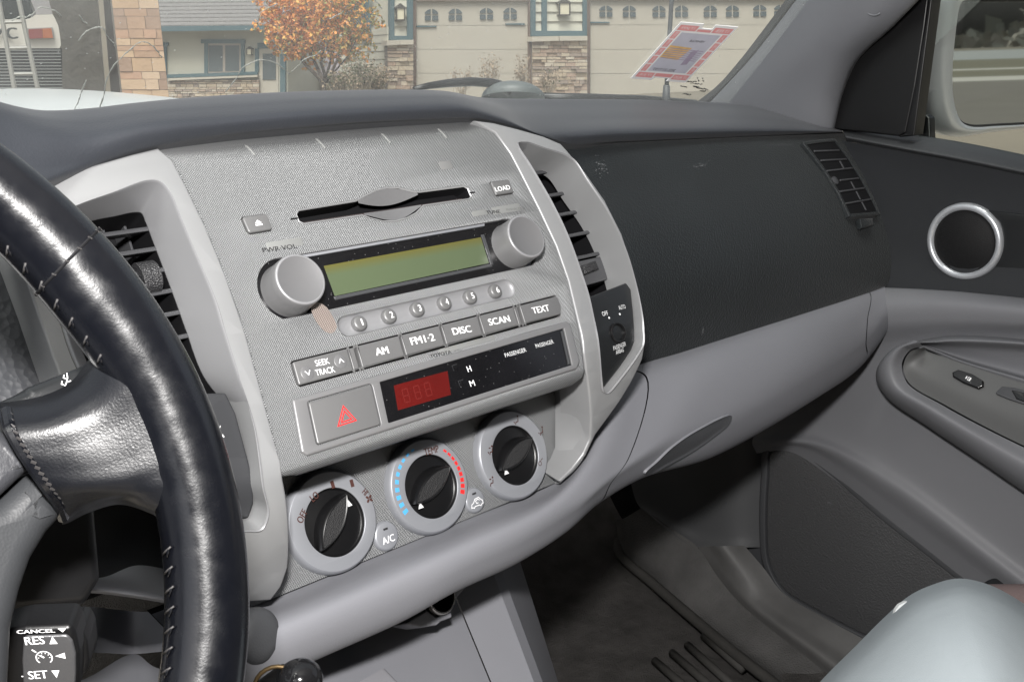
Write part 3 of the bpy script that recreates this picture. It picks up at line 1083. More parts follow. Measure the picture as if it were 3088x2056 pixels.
def round_button(u, v, r, deco):
    k = MB()
    lathe(k, CP, u, v, [(r + .6, -.5), (r + .3, 1.2), (r - .5, 2.4), (r - 1.6, 2.9), (0, 3.0)], 48, 0)
    weld(k)
    plate(k, CP, rounded([(u - 1.6, v + 3.9), (u + 1.9, v + 3.9), (u + 1.9, v + 5.2), (u - 1.6, v + 5.2)], .2), w0=2, w1=3.15, bev=0, mi=2)
    deco(k, u, v)
    k.build('button', [M['dialring'], M['white'], M['ink']], clim, smooth=50)
def deco_ac(k, u, v): text(k, CP, 'A/C', u, v - 2.4, 9.6, 4.6, w=3.2, mi=1, bold=.2)
def deco_car(k, u, v):
    P = [(-5.4, -3.6), (-4.6, -1.4), (-2.6, -.6), (-.8, 1.6), (2.8, 2.0), (4.6, -.4), (5.4, -.8), (5.4, -3), (4, -3.2), (3.0, -4.2), (1.8, -3.3), (-2.2, -3.3), (-3.2, -4.3), (-4.2, -3.5)]
    stroke(k, CP, [(u + a, v + b_ - .8) for a, b_ in P], .55, 3.2, 1, True)
    stroke(k, CP, [(u + 3.2, v - 1), (u + 1.6, v + .2), (u - .6, v - .6), (u - .2, v - 2.4), (u + 1.6, v - 2.4)], .55, 3.2, 1)
round_button(-41.5, -21.4, 9.4, deco_ac)
round_button(35.7, -20.9, 8.6, deco_car)

# ---- silver frames with vents ------------------------------------------------
LREC = [((60, 530), (110, 548)), ((172, 474), (211, 507)), ((260, 442), (265, 496)), ((341, 414), (312, 487)), ((368, 417), (326, 489)), ((390, 438), (336, 510)),
        ((420, 508), (352, 552)), ((455, 591), (375, 612)), ((498, 692), (405, 692)), ((519, 763), (430, 762)), ((552, 870), (470, 866)), ((584, 982), (552, 975)),
        ((602, 1113), (580, 1110)), ((614, 1178), (588, 1168)), ((598, 1214), (574, 1194)), ((560, 1219), (545, 1196)), ((500, 1223), (500, 1192)), ((425, 1170), (440, 1150)),
        ((280, 1010), (300, 990)), ((173, 843), (205, 840)), ((124, 702), (155, 690))]
RREC = [((1190, 332), (1205, 375), 4.0), ((1200, 326), (1228, 378)), ((1252, 342), (1262, 381)), ((1300, 358), (1284, 383)), ((1320, 372), (1295, 390)), ((1350, 418), (1311, 420)),
        ((1400, 492), (1345, 490)), ((1439, 577), (1384, 573)), ((1466, 675), (1415, 640)), ((1476, 753), (1455, 720)), ((1476, 791), (1460, 778)), ((1466, 811), (1453, 803)),
        ((1427, 865), (1420, 853)), ((1393, 903), (1388, 893)), ((1384, 900), (1376, 890)), ((1381, 850), (1350, 845), 1.0), ((1373, 772), (1340, 768), 1.0), ((1353, 679), (1320, 676), 1.0),
        ((1338, 632), (1305, 630), 1.0), ((1307, 546), (1272, 543), 1.0), ((1272, 472), (1238, 470), 1.0), ((1221, 383), (1192, 384), 1.0)]
bends = list(range(-215, -60, 7)) + list(range(-60, 125, 40))


def frame(S, outer, rec, nmat, depth, w_face=0.6):
    fr = MB()
    po = pxs(S, [p[0] for p in rec], w_face)
    pi_ = pxs(S, [p[1] for p in rec], -depth)
    for i_, p_ in enumerate(rec):
        if len(p_) > 2:
            pi_[i_] = (po[i_][0] + p_[2], po[i_][1])
    n = 168
    A = [tuple(p) for p in catmull(po, n, True)]
    B = [tuple(p) for p in catmull(pi_, n, True)]
    out = pxs(S, outer, w_face)
    plate(fr, S, out, [A], w0=-30, w1=w_face, bev=1.6, mi=0, hbev=0.0, curved=bends)
    # rounded rim then sloping reveal down to the opening
    prof = [(0.0, w_face), (.012, w_face - .2), (.03, w_face - .2), (.045, w_face + .5), (.075, w_face + 1.0), (.11, w_face + .7), (.17, w_face - 1.2), (.5, -depth * .48), (.93, -depth * .93), (1, -depth - 1)]
    V = []
    for f, w in prof:
        V += [S(a[0] + (b_[0] - a[0]) * f, a[1] + (b_[1] - a[1]) * f, w) for a, b_ in zip(A, B)]
    sgn = area2(A) > 0
    fs = grid_faces(len(prof), n, wrap_c=True, flip=not sgn)
    k = n * 9
    fr.add(V, fs[:n], 2); fr.add(V, fs[n:n * 2], 2); fr.add(V, fs[n * 2:], 1)
    return weld(fr), B


l_out = [(15, 480), (113, 415), (211, 381), (302, 355), (364, 340)] + seam[1:-1] + [(638, 1034), (652, 1105), (666, 1248), (663, 1305), (648, 1348), (623, 1381), (570, 1385), (540, 1390), (505, 1350), (455, 1270), (380, 1165), (250, 1020), (135, 862), (75, 687), (20, 540)]
fr, lop = frame(FL, l_out, LREC, None, 27)
fr.build('trim_frame', [M['silver'], M['silver_dark'], M['inkfaint']], dash)['label'] = 'silver trim frame between steering wheel and radio'
# right: its inner edge follows the radio's right edge, lower down it stands beside the heater panel
rs = [FR.px(*RPx) for RPx in [(1097, 279)]]
redge = [(1174, 352), (1192, 386), (1240, 480), (1280, 565), (1308, 645), (1332, 745), (1343, 812), (1349, 862)]
r_out = [(1090, 277), (1135, 282), (1190, 296), (1250, 313), (1290, 330), (1303, 344), (1342, 390), (1392, 461), (1431, 538), (1462, 636), (1477, 700), (1482, 735), (1484, 791), (1478, 827), (1454, 877), (1425, 925), (1370, 1000), (1348, 1048), (1318, 1086), (1290, 1111), (1286, 1106), (1314, 1080), (1341, 1046), (1357, 1010), (1359, 960), (1355, 905)] + redge[::-1] + [(1140, 305)]
fr, rop = frame(FR, r_out, RREC, None, 25, 1.2)
fr.build('trim_frame', [M['silver'], M['silver_dark'], M['inkfaint']], dash)['label'] = 'silver trim frame between radio and passenger side'

# the cheek between the ridge and the heater panel
k = MB()
rg = [FR(*FR.px(x, y, 1.0), 1.0) for x, y in [(1345, 850), (1358, 905), (1362, 960), (1360, 1012), (1344, 1049), (1316, 1086), (1288, 1109)]]
sm_ = [CP(*CP.px(x, y, .8), .8) for x, y in [(1262, 870), (1276, 905), (1277, 960), (1277, 1010), (1277, 1050), (1277, 1085), (1276, 1111)]]
m1_ = [p.lerp(q_, .22) + Vector((0, -.0015, 0)) for p, q_ in zip(rg, sm_)]
m2_ = [p.lerp(q_, .93) + Vector((0, -.001, 0)) for p, q_ in zip(rg, sm_)]
loft(k, [rg, m1_, m2_, sm_], nc=50, nr=24)
k.build('frame_cheek', M['silver'], dash, smooth=0)


def vent(S, outline, w0, slat_pts, u_left, name_label, tilt=12, depth=18, fins=(), plank=None):
    v = MB()
    # housing: a dark well behind the slats
    o = ccw(outline)
    ringwall(v, S, o, w0, inset(o, -1.5), w0 - 45)
    sheet(v, S, inset(o, -2), w0 - 44, 0)
    root = v.build('air_vent', M['deep'], dash)
    root['label'] = name_label
    for (x, y) in slat_pts:
        u1, vv = S.px(x, y, w0)
        k = MB()
        a = rad(tilt)
        prof = [(0, 0), (.5, 1.3), (1.6, 1.7), (depth, 1.2), (depth, -.5), (1.4, -1.4), (.4, -1.1)]
        A = [S(u_left(u1), vv + p[1] + p[0] * math.sin(a), w0 + .3 - p[0] * math.cos(a)) for p in prof]
        Bq = [S(u1, vv + p[1] + p[0] * math.sin(a), w0 + .3 - p[0] * math.cos(a)) for p in prof]
        m = len(prof)
        k.add(A + Bq, [(i, (i + 1) % m, m + (i + 1) % m, m + i) for i in range(m)] + [tuple(range(m))[::-1], tuple(range(m, 2 * m))], 0)
        k.build('slat', M['slat'], root)
    for (x, y) in fins:
        u, vv = S.px(x, y, w0 - 20)
        k = MB()
        plate(k, S, [(u - .7, vv - 9), (u + .7, vv - 9), (u + 1.4, vv + 9), (u, vv + 9)], w0=w0 - 40, w1=w0 - 22, bev=.2)
        k.build('fin', M['slat'], root)
    return root


M['doordarkgrey'] = mat('drive_switch_plastic', (0.03, 0.031, 0.034), .5, 0, .35)
M['slat'] = mat('vent_slat_plastic', (0.05, 0.051, 0.055), 0.42, 0, .5)
M['knurl'] = mat('knurled_thumbwheel', (0.022, 0.022, 0.024), 0.45, bump=[('cells', 900, .8, .001)])
lv_open = [p for p in lop]
lv = vent(FL, lop, -27.5, [(341, 526.5), (360, 572), (378.5, 620), (396.5, 668), (416, 718), (436, 772)], lambda u: u - 60, 'vent beside the steering wheel', fins=[(286, 508), (303, 562), (240, 530)])
k = MB()
u0, v0 = FL.px(345, 632, -24)
cyl = Flat(FL(u0, v0, -30), FL(u0, v0 + 1, -30) - FL(u0, v0, -30), FL(u0, v0, -29) - FL(u0, v0, -30))
lathe(k, cyl, 0, 0, [(0, -5.6), (9.6, -5.6), (10.2, -5.0), (10.2, 5.0), (9.6, 5.6), (0, 5.6)], 48)
weld(k).build('thumbwheel', M['knurl'], lv)
rv = vent(FR, rop, -25.5, [(1293, 390), (1327, 440), (1347, 484), (1368, 532), (1388, 582)], lambda u: u - 45, 'vent beside the passenger panel', fins=[(1318, 606), (1290, 560)])
k = MB()
plate(k, FR, pxs(FR, [(1320, 604), (1401, 586), (1430, 635), (1335, 662)], -26), w0=-40, w1=-26, bev=1, mi=0, curved=bends)
pw = [FR.px(x, y, -24) for x, y in ((1334, 614), (1366, 603), (1374, 622), (1342, 634))]
plate(k, FR, pw, w0=-30, w1=-21, bev=1.5, mi=1)
k.build('thumbwheel', [M['slat'], M['knurl']], rv)

# passenger airbag switch panel in the right frame
k = MB()
pa = pxs(FR, [(1352, 684), (1441, 650), (1452, 665), (1459, 740), (1460, 782), (1452, 804), (1424, 846), (1388, 893), (1380, 850), (1370, 772)], -3)
plate(k, FR, rounded(pa, 1.5), w0=-26, w1=-3, bev=1.5, mi=0, curved=bends, segs=4)
ku, kv = FR.px(1420, 765, -3)
lathe(k, FR, ku, kv, [(8.2, -3.2), (8.0, -1.6), (7.2, -1.2), (6.2, -1.6), (5.8, -4.5), (0, -5)], 40, 2)
plate(k, FR, [(ku - .9, kv - 4), (ku + .9, kv - 4), (ku + .9, kv + 4), (ku - .9, kv + 4)], w0=-6, w1=-4.2, bev=.1, mi=0)
for s_, a, b_, h in (('OFF', (1385, 722.5), (1398, 719.5), 3.4), ('AUTO', (1423, 708.5), (1438, 704.5), 3.2)):
    textpx(k, FR, s_, a, b_, h, -2.7, 1)
textpx(k, FR, 'PASSENGER', (1410.5, 801), (1439, 790), 3.4, -2.7, 1)
textpx(k, FR, 'AIRBAG', (1416.5, 811), (1434.5, 804), 3.2, -2.7, 1)
for x, y in ((1401, 731), (1425.5, 722.5)):
    u, v = FR.px(x, y, -2.7)
    sheet(k, FR, circle2(u, v, .9, 14), -2.7, 1)
M['switchblack'] = mat('satin_switch_panel', (0.012, 0.013, 0.014), 0.3, 0, .5, specks=(420, .05, (.1, .1, .1)), var=(40, .2))
k.build('airbag_switch_panel', [M['switchblack'], M['dimwhite'], M['black']], dash)

# four-wheel-drive switch panel in the left frame
k = MB()
pb = pxs(FL, [(452, 905), (520, 903), (543, 950), (571, 1053), (584, 1155), (572, 1192), (430, 1196), (380, 1050)], -12)
plate(k, FL, rounded(pb, 2), w0=-28, w1=-12, bev=1.5, mi=0, curved=bends, segs=4)
for s_, a, b_, h in (('4', (505.5, 1009), (512, 999), 3.4), ('L', (501, 986), (504, 978), 2.2)):
    textpx(k, FL, s_, a, b_, h, -11.7, 1)
k.build('drive_switch_panel', [M['doordarkgrey'], M['white']], dash)

# ---- soft pad over the dash -----------------------------------------------------
YR = [(.50, .56), (.55, .60), (.585, .60), (.60, .60), (.606, .60), (.608, .60), (.609, .60), (.609, .60), (.609, .60), (.609, .60), (.609, .60), (.617, .61), (.63, .622), (.642, .632), (.648, .636), (.65, .638), (.65, .638), (.645, .637)]
r0 = [(-190, 620), (-20, 480), (112, 418), (211, 383), (302, 357), (363, 343), (520, 316), (680, 299), (839, 286), (970, 280), (1097, 279), (1190, 297), (1279, 325), (1330, 336), (1400, 331), (1516, 326), (1765, 315), (1940, 305)]
r1 = [(-190, 250), (-20, 281), (125, 313), (211, 321), (321, 299), (395, 289), (520, 281), (680, 266), (839, 258), (962, 251), (1065, 249), (1154, 271), (1225, 299), (1297, 310), (1404, 308), (1516, 305), (1765, 301), (1938, 303)]
r2 = [(-190, 170), (-20, 229), (100, 254), (200, 250), (300, 238), (399, 228), (520, 219), (680, 211), (839, 207), (930, 206.5), (1010, 209), (1090, 223), (1150, 227), (1297, 228), (1404, 229), (1516, 231), (1765, 247), (1936, 300)]
Y2 = [.57, .62, .655, .66, .665, .668, .67, .67, .67, .672, .68, .72, .76, .80, .81, .80, .74, .64]
R0 = [at(x, y, Y=a[0]) for (x, y), a in zip(r0, YR)]
R1 = [at(x, y, Y=a[1]) for (x, y), a in zip(r1, YR)]
R1a = [at(x0 * .7 + x1 * .3, y0 * .7 + y1 * .3, Y=a[0] * .55 + a[1] * .45 - .002) for (x0, y0), (x1, y1), a in zip(r0, r1, YR)]
R2 = [at(x, y, Y=a) for (x, y), a in zip(r2, Y2)]
R12 = [p.lerp(q_, .3) + Vector((0, 0, .0035 if i < 17 else 0)) for i, (p, q_) in enumerate(zip(R1, R2))]
R15 = [p.lerp(q_, .62) + Vector((0, 0, .003 if i < 17 else 0)) for i, (p, q_) in enumerate(zip(R1, R2))]
R3 = [Vector((p.x * 1.0 + (p.x - .42) * .12, max(.99 - abs(p.x - .4) * .1, p.y + .05), p.z - .034)) for p in R2]
R3[-1] = R2[-1] + Vector((.03, .3, -.02)); R3[-2] = R2[-2] + Vector((.06, .22, -.03))
R0b = [p + Vector((0, .03, -.016)) for p in R0]
pm = MB()
R2b = [p + Vector((0, .02, -.0022)) for p in R2]
loft(pm, [R0b, R0, R1a, R1, R12, R15, R2, R2b, R3], nc=150, nr=80)
pm.build('dash_pad', M['pad'], dash, smooth=0)
k = MB()
box(k, (.36, .80, -.24), 1.40, .20, .24)
k.build('dash_light_block', M['deep'], dash)  # hidden dark block, added to stop light leaking through dash gaps

# ---- black passenger-side panel, grey lower band --------------------------------
rows = []
PL = [(1285, 338), (1360, 440), (1420, 560), (1450, 680), (1455, 790), (1438, 895)]
PM = [(1610, 322), (1660, 400), (1715, 520), (1745, 630), (1750, 720), (1740, 772)]
PR = [(1940, 306), (1988, 371), (2031, 472), (2055, 560), (2060, 615), (2033, 661)]
PY = [.650, .622, .592, .576, .578, .592]
PYR = [.646, .621, .593, .576, .570, .573]
for a, b_, c_, y, yr in zip(PL, PM, PR, PY, PYR):
    A, C = at(*a, Y=y), at(*c_, Y=yr)
    rows.append([A, A.lerp(C, .5) + Vector((0, -.003, 0)), C])
rows = [[p + Vector((0, .02, .006)) for p in rows[0]]] + rows + [[p + Vector((0, .02, -.004)) for p in rows[-1]]]
k = MB()
PS = loft(k, rows, nc=60, nr=56)
panel = k.build('passenger_panel', M['blackpanel'], dash, smooth=0)


class Patch:
    """the passenger panel as a surface: u in 0..1 left to right, v in 0..1 top to bottom"""
    def __init__(s, S):
        s.S = S

    def hit(s, x, y):
        if not hasattr(s, 'T'):
            nc = len(s.S[0])
            V = [Vector(tuple(p)) for r in s.S for p in r]
            s.T = BVHTree.FromPolygons(V, [f for q4_ in grid_faces(len(s.S), nc) for f in ((q4_[0], q4_[1], q4_[2]), (q4_[0], q4_[2], q4_[3]))])
        r = ray(x, y).normalized()
        p, n, _, _ = s.T.ray_cast(Vector((0, 0, 0)), r)
        if p is None:
            q_ = None
            for k_ in range(1, 60):
                q_ = s.T.find_nearest(r * (k_ * .03))
                if q_[0] is not None and (q_[0] - r * q_[0].dot(r)).length < .02: break
            p, n = q_[0], q_[1]
        if n.dot(r) > 0: n = -n
        return p, n


pp = Patch(PS)
# side air vent at the end of the panel
z5 = lambda x, y: ((2380 + x / 2.24) * D_, (400 + y / 2.24) * D_)
vo = [z5(105, 88), z5(200, 74), z5(300, 66), z5(395, 190), z5(480, 330), z5(545, 450), z5(585, 540), z5(400, 556), z5(330, 410), z5(240, 265), z5(165, 165)]
p0, n0 = pp.hit(*z5(350, 300))
sv = Flat(p0 + n0 * .001, Vector((0, 0, 1)).cross(n0), n0.cross(Vector((0, 0, 1)).cross(n0)))
if sv.u.x < 0: sv = Flat(p0 + n0 * .001, -sv.u, sv.v)
if sv.n.dot(n0) < 0: sv = Flat(sv.o, sv.u, -sv.v)
OV = [sv.px(*p) for p in vo]
k = MB()
ov = [tuple(p) for p in ccw(OV)]
OUT = inset(ov, -3.5)
plate(k, sv, rounded(OUT, 2), [inset(ov, -.2)], w0=-6, w1=2.6, bev=1.2, mi=1, hbev=.4)
sheet(k, sv, inset(ov, -.3), 1.1, 0)  # black sheet over the panel paints the shade of the open slots
svent = k.build('air_vent', [M['deep'], M['blackpanel']], dash)
svent['label'] = 'small slatted vent at the door end of the dashboard'
for (a, b_) in ((z5(160, 132), z5(330, 126)), (z5(205, 195), z5(378, 185)), (z5(245, 265), z5(418, 245)), (z5(335, 328), z5(460, 314)), (z5(328, 405), z5(498, 380)), (z5(362, 487), z5(545, 455))):
    A, B_ = Vector(sv.px(*a)), Vector(sv.px(*b_))
    k = MB()
    dirv = (B_ - A).normalized(); nn = Vector((-dirv.y, dirv.x))
    plate(k, sv, [tuple(A + nn * .9), tuple(A - nn * .9), tuple(B_ - nn * .9), tuple(B_ + nn * .9)], w0=1.1, w1=2.4, bev=.4)
    k.build('slat', M['slat'], svent)
for x, y in ((405, 375), (440, 440), (478, 512), (330, 235)):
    u, v = sv.px(*z5(x, y), -4)
    k = MB(); plate(k, sv, [(u - 1.2, v - 5), (u + 1.2, v - 5), (u + 1.2, v + 5), (u - 1.2, v + 5)], w0=1.1, w1=1.7, bev=.2)
    k.build('fin', M['slat'], svent)
k = MB()
u, v = sv.px(*z5(300, 330)); lathe(k, sv, u, v, [(5, 0), (4.6, 2.8), (3.4, 3.4), (0, 3.6)], 24)
weld(k).build('thumbwheel', M['slat'], svent)
k = MB()
plate(k, sv, [sv.px(*z5(*p)) for p in ((462, 590), (548, 585), (556, 628), (478, 650))], w0=-3, w1=3.2, bev=1.4)
k.build('vent_lever', M['blackpanel'], dash)
# faint embossed word beside the vent, pale scuffs
k = MB()
p1, n1 = pp.hit(1795, 334)
sc1 = Flat(p1 + n1 * .0006, sv.u, sv.v)
textpx(k, sc1, 'SRS AIRBAG', (1763, 335), (1826, 333), 3.0, .05, 0)
k.build('embossed_lettering', M['greydark'], dash)
def scuff(pts):
    k = MB()
    P, n_ = pp.hit(sum(p[0] for p in pts) / len(pts), sum(p[1] for p in pts) / len(pts))
    F_ = Flat(P + n_ * .0009, (1, 0, 0), n_.cross(Vector((1, 0, 0))))
    if F_.v.z < 0: F_ = Flat(F_.o, F_.u, -F_.v)
    L_ = [F_.px(*p) for p in pts]
    ux, vx = [p[0] for p in L_], [p[1] for p in L_]
    cu_, cv_ = sum(ux) / len(ux), sum(vx) / len(vx)
    wu, wv = (max(ux) - min(ux)) / 2, (max(vx) - min(vx)) / 2
    for _ in range(46):                       # a rubbed patch: many tiny flecks
        a_ = Vector((cu_ + random.gauss(0, .5) * wu, cv_ + random.gauss(0, .5) * wv))
        s_ = random.uniform(.25, .9)
        sheet(k, F_, [(a_.x + s_ * random.uniform(.5, 1.6) * math.cos(t), a_.y + s_ * random.uniform(.4, 1.0) * math.sin(t)) for t in [2 * math.pi * q_ / 7 for q_ in range(7)]], random.uniform(0, .05))
    k.build('scuff_mark', M['scuff'], dash)
M['scuff'] = mat('pale_scuff', (0.09, 0.095, 0.10), 0.7, var=(300, .8))
scuff([(1366, 372), (1374, 362), (1380, 371), (1386, 366), (1391, 382), (1404, 390), (1398, 396), (1388, 392), (1384, 402), (1376, 390), (1369, 384)])
scuff([(1586, 380), (1606, 374), (1628, 376), (1630, 383), (1612, 392), (1594, 389)])
scuff([(1617, 755), (1619, 755), (1616, 769), (1614, 769)])

BA = [(520, 1420), (623, 1383), (760, 1328), (900, 1269), (1100, 1186), (1277, 1109), (1395, 945), (1482, 868), (1600, 823), (1694, 786), (1850, 726), (1993, 673), (2033, 658)]
BC = [(540, 1600), (640, 1555), (763, 1501), (930, 1426), (1044, 1362), (1183, 1298), (1297, 1226), (1368, 1162), (1475, 1100), (1640, 1050), (1872, 917), (1980, 840), (2050, 745)]
BYA = [.53, .533, .533, .533, .533, .535, .545, .56, .563, .566, .57, .573, .573]
BYB = [.495, .495, .495, .495, .495, .50, .51, .52, .528, .535, .545, .556, .560]
BYC = [.50, .50, .50, .50, .50, .505, .515, .53, .54, .55, .56, .565, .566]
A0 = [at(*p, Y=y) for p, y in zip(BA, BYA)]
BA2 = [(520, 1420), (623, 1383), (760, 1328), (900, 1269), (1100, 1186), (1277, 1112), (1395, 1050), (1490, 985), (1600, 905), (1694, 845), (1850, 752), (1993, 682), (2033, 662)]
B0 = [at(a[0] * .62 + c_[0] * .38, a[1] * .62 + c_[1] * .38, Y=y) for a, c_, y in zip(BA2, BC, BYB)]
B1 = [at(a[0] * .28 + c_[0] * .72, a[1] * .28 + c_[1] * .72, Y=y - .004) for a, c_, y in zip(BA2, BC, BYB)]
C0 = [at(*p, Y=y) for p, y in zip(BC, BYC)]
D0 = [p + Vector((0, .10, .012)) for p in C0]
Z0 = [p + Vector((0, .03, .002)) for p in A0]
band = [Z0, A0, B0, B1, C0, D0]
f_gb = (7.05) / 12
k = MB(); loft(k, band, nc=90, nr=50, c0=0, c1=f_gb - .002); k.build('lower_trim_panel', M['grey'], dash, smooth=60)
k = MB(); GS = loft(k, band, nc=90, nr=50, c0=f_gb, c1=.925)
# finger grip in the lid: a darker patch paints its recess shade
lid = k.build('glovebox_lid', M['grey'], dash, smooth=60)
k = MB(); loft(k, band, nc=16, nr=50, c0=.9285, c1=1.0); k.build('end_cap', M['grey'], dash, smooth=60)
k = MB(); loft(k, [[p + Vector((0, .007, 0)) for p in r] for r in band[2:]], nc=60, nr=40); k.build('trim_light_block', M['deep'], dash, smooth=0)  # hidden dark sheet, added to stop light showing at the lid seam
gp = Patch(GS)
G = [(1483, 1084), (1510, 1058), (1545, 1025), (1600, 988), (1675, 955), (1672, 972), (1640, 1000), (1590, 1035), (1530, 1068), (1490, 1088)]
Gp = catmull(G, 60, True)
gcx, gcy = sum(p[0] for p in Gp) / 60, sum(p[1] for p in Gp) / 60
k = MB()
V = []
FRC = (1.06, 1.03, 1.0, .9, .7, .45, .2)
gn = gp.hit(1575, 1035)[1]
for f, lift in zip(FRC, (-.001, .0020, .0018, .0010, .0009, .0009, .0009)):
    for x, y in Gp:
        hp, hn = gp.hit(gcx + (x - gcx) * f, gcy + (y - gcy) * f)
        V.append(hp + gn * lift)
k.add(V, grid_faces(2, 60, wrap_c=True), 1)
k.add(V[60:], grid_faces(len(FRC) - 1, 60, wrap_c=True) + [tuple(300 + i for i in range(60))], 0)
k.build('lid_grip', [M['greydark'], M['grey']], lid, smooth=60)

# ---------------------------------------------------------------- steering wheel
T_W = rad(22.18)
WC = Vector((-0.0065, 0.3728, -0.1520))
WP = Flat(WC, (1, 0, 0), (0, math.sin(T_W), math.cos(T_W)))
M['leather'] = mat('worn_black_leather', (0.0032, 0.0036, 0.0052), 0.3, 0, 0.8, bump=[('noise', 1000, .14, .0003), ('noise', 60, .05, .001)], rvar=(120, .17, .29), coat=.1)
M['leathercreased'] = mat('creased_black_leather', (0.0045, 0.005, 0.0068), 0.34, 0, 0.55, bump=[('noise', 1100, .26, .0004), ('noise', 420, .07, .0005)], rvar=(60, .28, .38))
M['hub'] = mat('grey_hub_plastic', (0.03, 0.031, 0.035), 0.5, 0, .4, bump=[('noise', 500, .5, .0006)])
M['trimgrey'] = mat('dark_grey_spoke_trim', (0.03, 0.0315, 0.034), 0.46, 0, .3, bump=[('cells', 900, .12, .0004)])
M['thread'] = mat('dull_grey_thread', (0.032, 0.03, 0.03), 0.6)
wheel = empty('steering_wheel', tuple(WC), 'black leather wrapped steering wheel with glossy rim and stitched inner edge', 'steering wheel')
RW, rw = 180.0, 15.6


def rimpt(th, ph, dr=0.0):
    """th around the wheel, ph around the section (0 outwards, 90 towards the driver)"""
    r = rw + dr
    # the grip swells on its inner side beside the spoke
    g = math.exp(-((math.degrees(th) - 24) / 9) ** 2) * 2.2 + math.exp(-((math.degrees(th) + 14) / 14) ** 2) * 1.2
    k = math.cos(ph)
    if k < 0: r += g * k * k
    a = RW + r * k
    return WP(a * math.cos(th), a * math.sin(th), r * math.sin(ph))


k = MB()
nt_, nph = 300, 40
V = [rimpt(2 * math.pi * i / nt_, 2 * math.pi * j / nph) for i in range(nt_) for j in range(nph)]
k.add(V, grid_faces(nt_, nph, wrap_c=True, wrap_r=True))
rim = k.build('rim', M['leather'], wheel, smooth=0)
# leather join across the rim
k = MB()
pth = []
th0 = rad(28.5)
for j in range(49):
    ph = 2 * math.pi * j / 48
    pth.append(rimpt(th0 + .012 * math.sin(ph + .9), ph, .15))
tube(k, pth, .0006, 6, 0)
for j in range(2, 30):
    ph = rad(-20 + j * 7.5)
    if j % 3: continue
    a = rimpt(th0 + .012 * math.sin(ph + .9) - .004, ph, .5); b_ = rimpt(th0 + .012 * math.sin(ph + .9) + .004, ph + .05, .5)
    tube(k, [a, b_], .0003, 5, 1)
k.build('leather_seam', [M['deep'], M['thread']], rim)
# inner-edge stitching: small puckers and threads
def stitches(angs):
    k = MB()
    for d_ in angs:
        th = rad(float(d_)); ph = rad(166)
        # a pucker of leather pulled in by the thread, and the thread itself
        pa_, pb_ = rimpt(th - .012, ph + .02, .0), rimpt(th + .012, ph - .10, .0)
        mid_ = rimpt(th, ph - .04, .1)
        tube(k, [pa_, pa_.lerp(mid_, .6), mid_, pb_.lerp(mid_, .6), pb_], [.0002, .0005, .0006, .0005, .0002], 8, 0)
        tube(k, [rimpt(th - .004, ph + .16, .1), rimpt(th + .002, ph + .02, .35), rimpt(th + .010, ph - .14, .1)], .00045, 5, 1)
    k.build('stitching', [M['leather'], M['thread']], rim, smooth=0)
stitches(np.arange(-40, -9, 2.5))
stitches(np.arange(16.5, 52, 2.9))

# the leather covered spoke
SP = [
    [(-90, 930, -14), (0, 926, -14), (100, 909, -14), (160, 880, -14), (192, 842, -13), (222, 800, -8)],
    [(-80, 945, 0), (15, 944, 0), (110, 928, 0), (185, 893, 1), (230, 846, 3), (268, 800, 6)],
    [(-60, 985, 7.5), (25, 990, 8), (120, 975, 8.5), (215, 935, 9), (282, 880, 11), (330, 826, 13)],
    [(-40, 1015, 8.5), (50, 1036, 9), (150, 1030, 9.5), (250, 995, 10.5), (325, 940, 12), (385, 876, 14.4)],
    [(0, 1050, 8), (78, 1078, 8.6), (175, 1077, 9.4), (275, 1060, 10.6), (360, 1010, 12.4), (425, 945, 14.8)],
    [(60, 1090, 6.5), (106, 1118, 7.2), (195, 1120, 8.4), (290, 1108, 10), (380, 1075, 12.2), (452, 1020, 14.6)],
    [(100, 1125, 2), (130, 1150, 2), (205, 1142, 3.6), (285, 1134, 6), (365, 1128, 9), (462, 1110, 13)],
    [(128, 1175, -9), (146, 1190, -9), (200, 1164, -6), (270, 1146, -3), (335, 1160, 1), (440, 1180, 8)],
    [(130, 1200, -22), (148, 1205, -22), (205, 1178, -20), (275, 1160, -18), (345, 1180, -16), (440, 1230, -10)],
]
rows = []
for r in SP:
    ws_ = [w - 25 * (1 - j_ / 5) ** 1.15 for j_, (x, y, w) in enumerate(r)]
    rows.append([WP(*WP.px(x, y, w), w) for (x, y, _), w in zip(r, ws_)])
k = MB()
loft(k, rows, nc=60, nr=60, c0=.16)
k.build('spoke', M['leathercreased'], wheel, smooth=0)
k = MB()
loft(k, [[Vector((2 * WC.x - p.x, p.y, p.z)) for p in r] for r in rows], nc=60, nr=60, c0=.16)
k.build('spoke', M['leathercreased'], wheel, smooth=0)
# stitched edge where the leather meets the hub
k = MB()
edge = [Vector(r[1]) for r in rows[1:-1]]
epath = [Vector(tuple(p)) for p in catmull([tuple(p) for p in edge], 40)]
tube(k, epath, .0022, 8, 0)
for i in range(1, 38):
    if i % 2: tube(k, [epath[i] + WP.n * .002, epath[i + 1] + WP.n * .0018 + WP.u * .0012], .0006, 5, 1)
k.build('spoke_seam', [M['leather'], M['thread']], wheel)
k = MB()
hp = [WP.px(x, y, -17) for x, y in [(-20, 962), (30, 1010), (66, 1052), (78, 1070), (40, 1105), (0, 1143)]]
hp = [(-u, v) for u, v in hp[::-1]] + hp
plate(k, WP, rounded(hp, 4), w0=-50, w1=-16, bev=5, segs=5)
k.build('hub_cover', M['hub'], wheel)
k = MB()
lp = [WP.px(x, y, -19) for x, y in [(0, 1150), (45, 1108), (82, 1074), (112, 1105), (136, 1150), (148, 1186), (116, 1222), (80, 1282), (56, 1352), (35, 1442), (29, 1560), (29, 1660)]]
lp = [(-u, v) for u, v in lp[::-1]] + lp
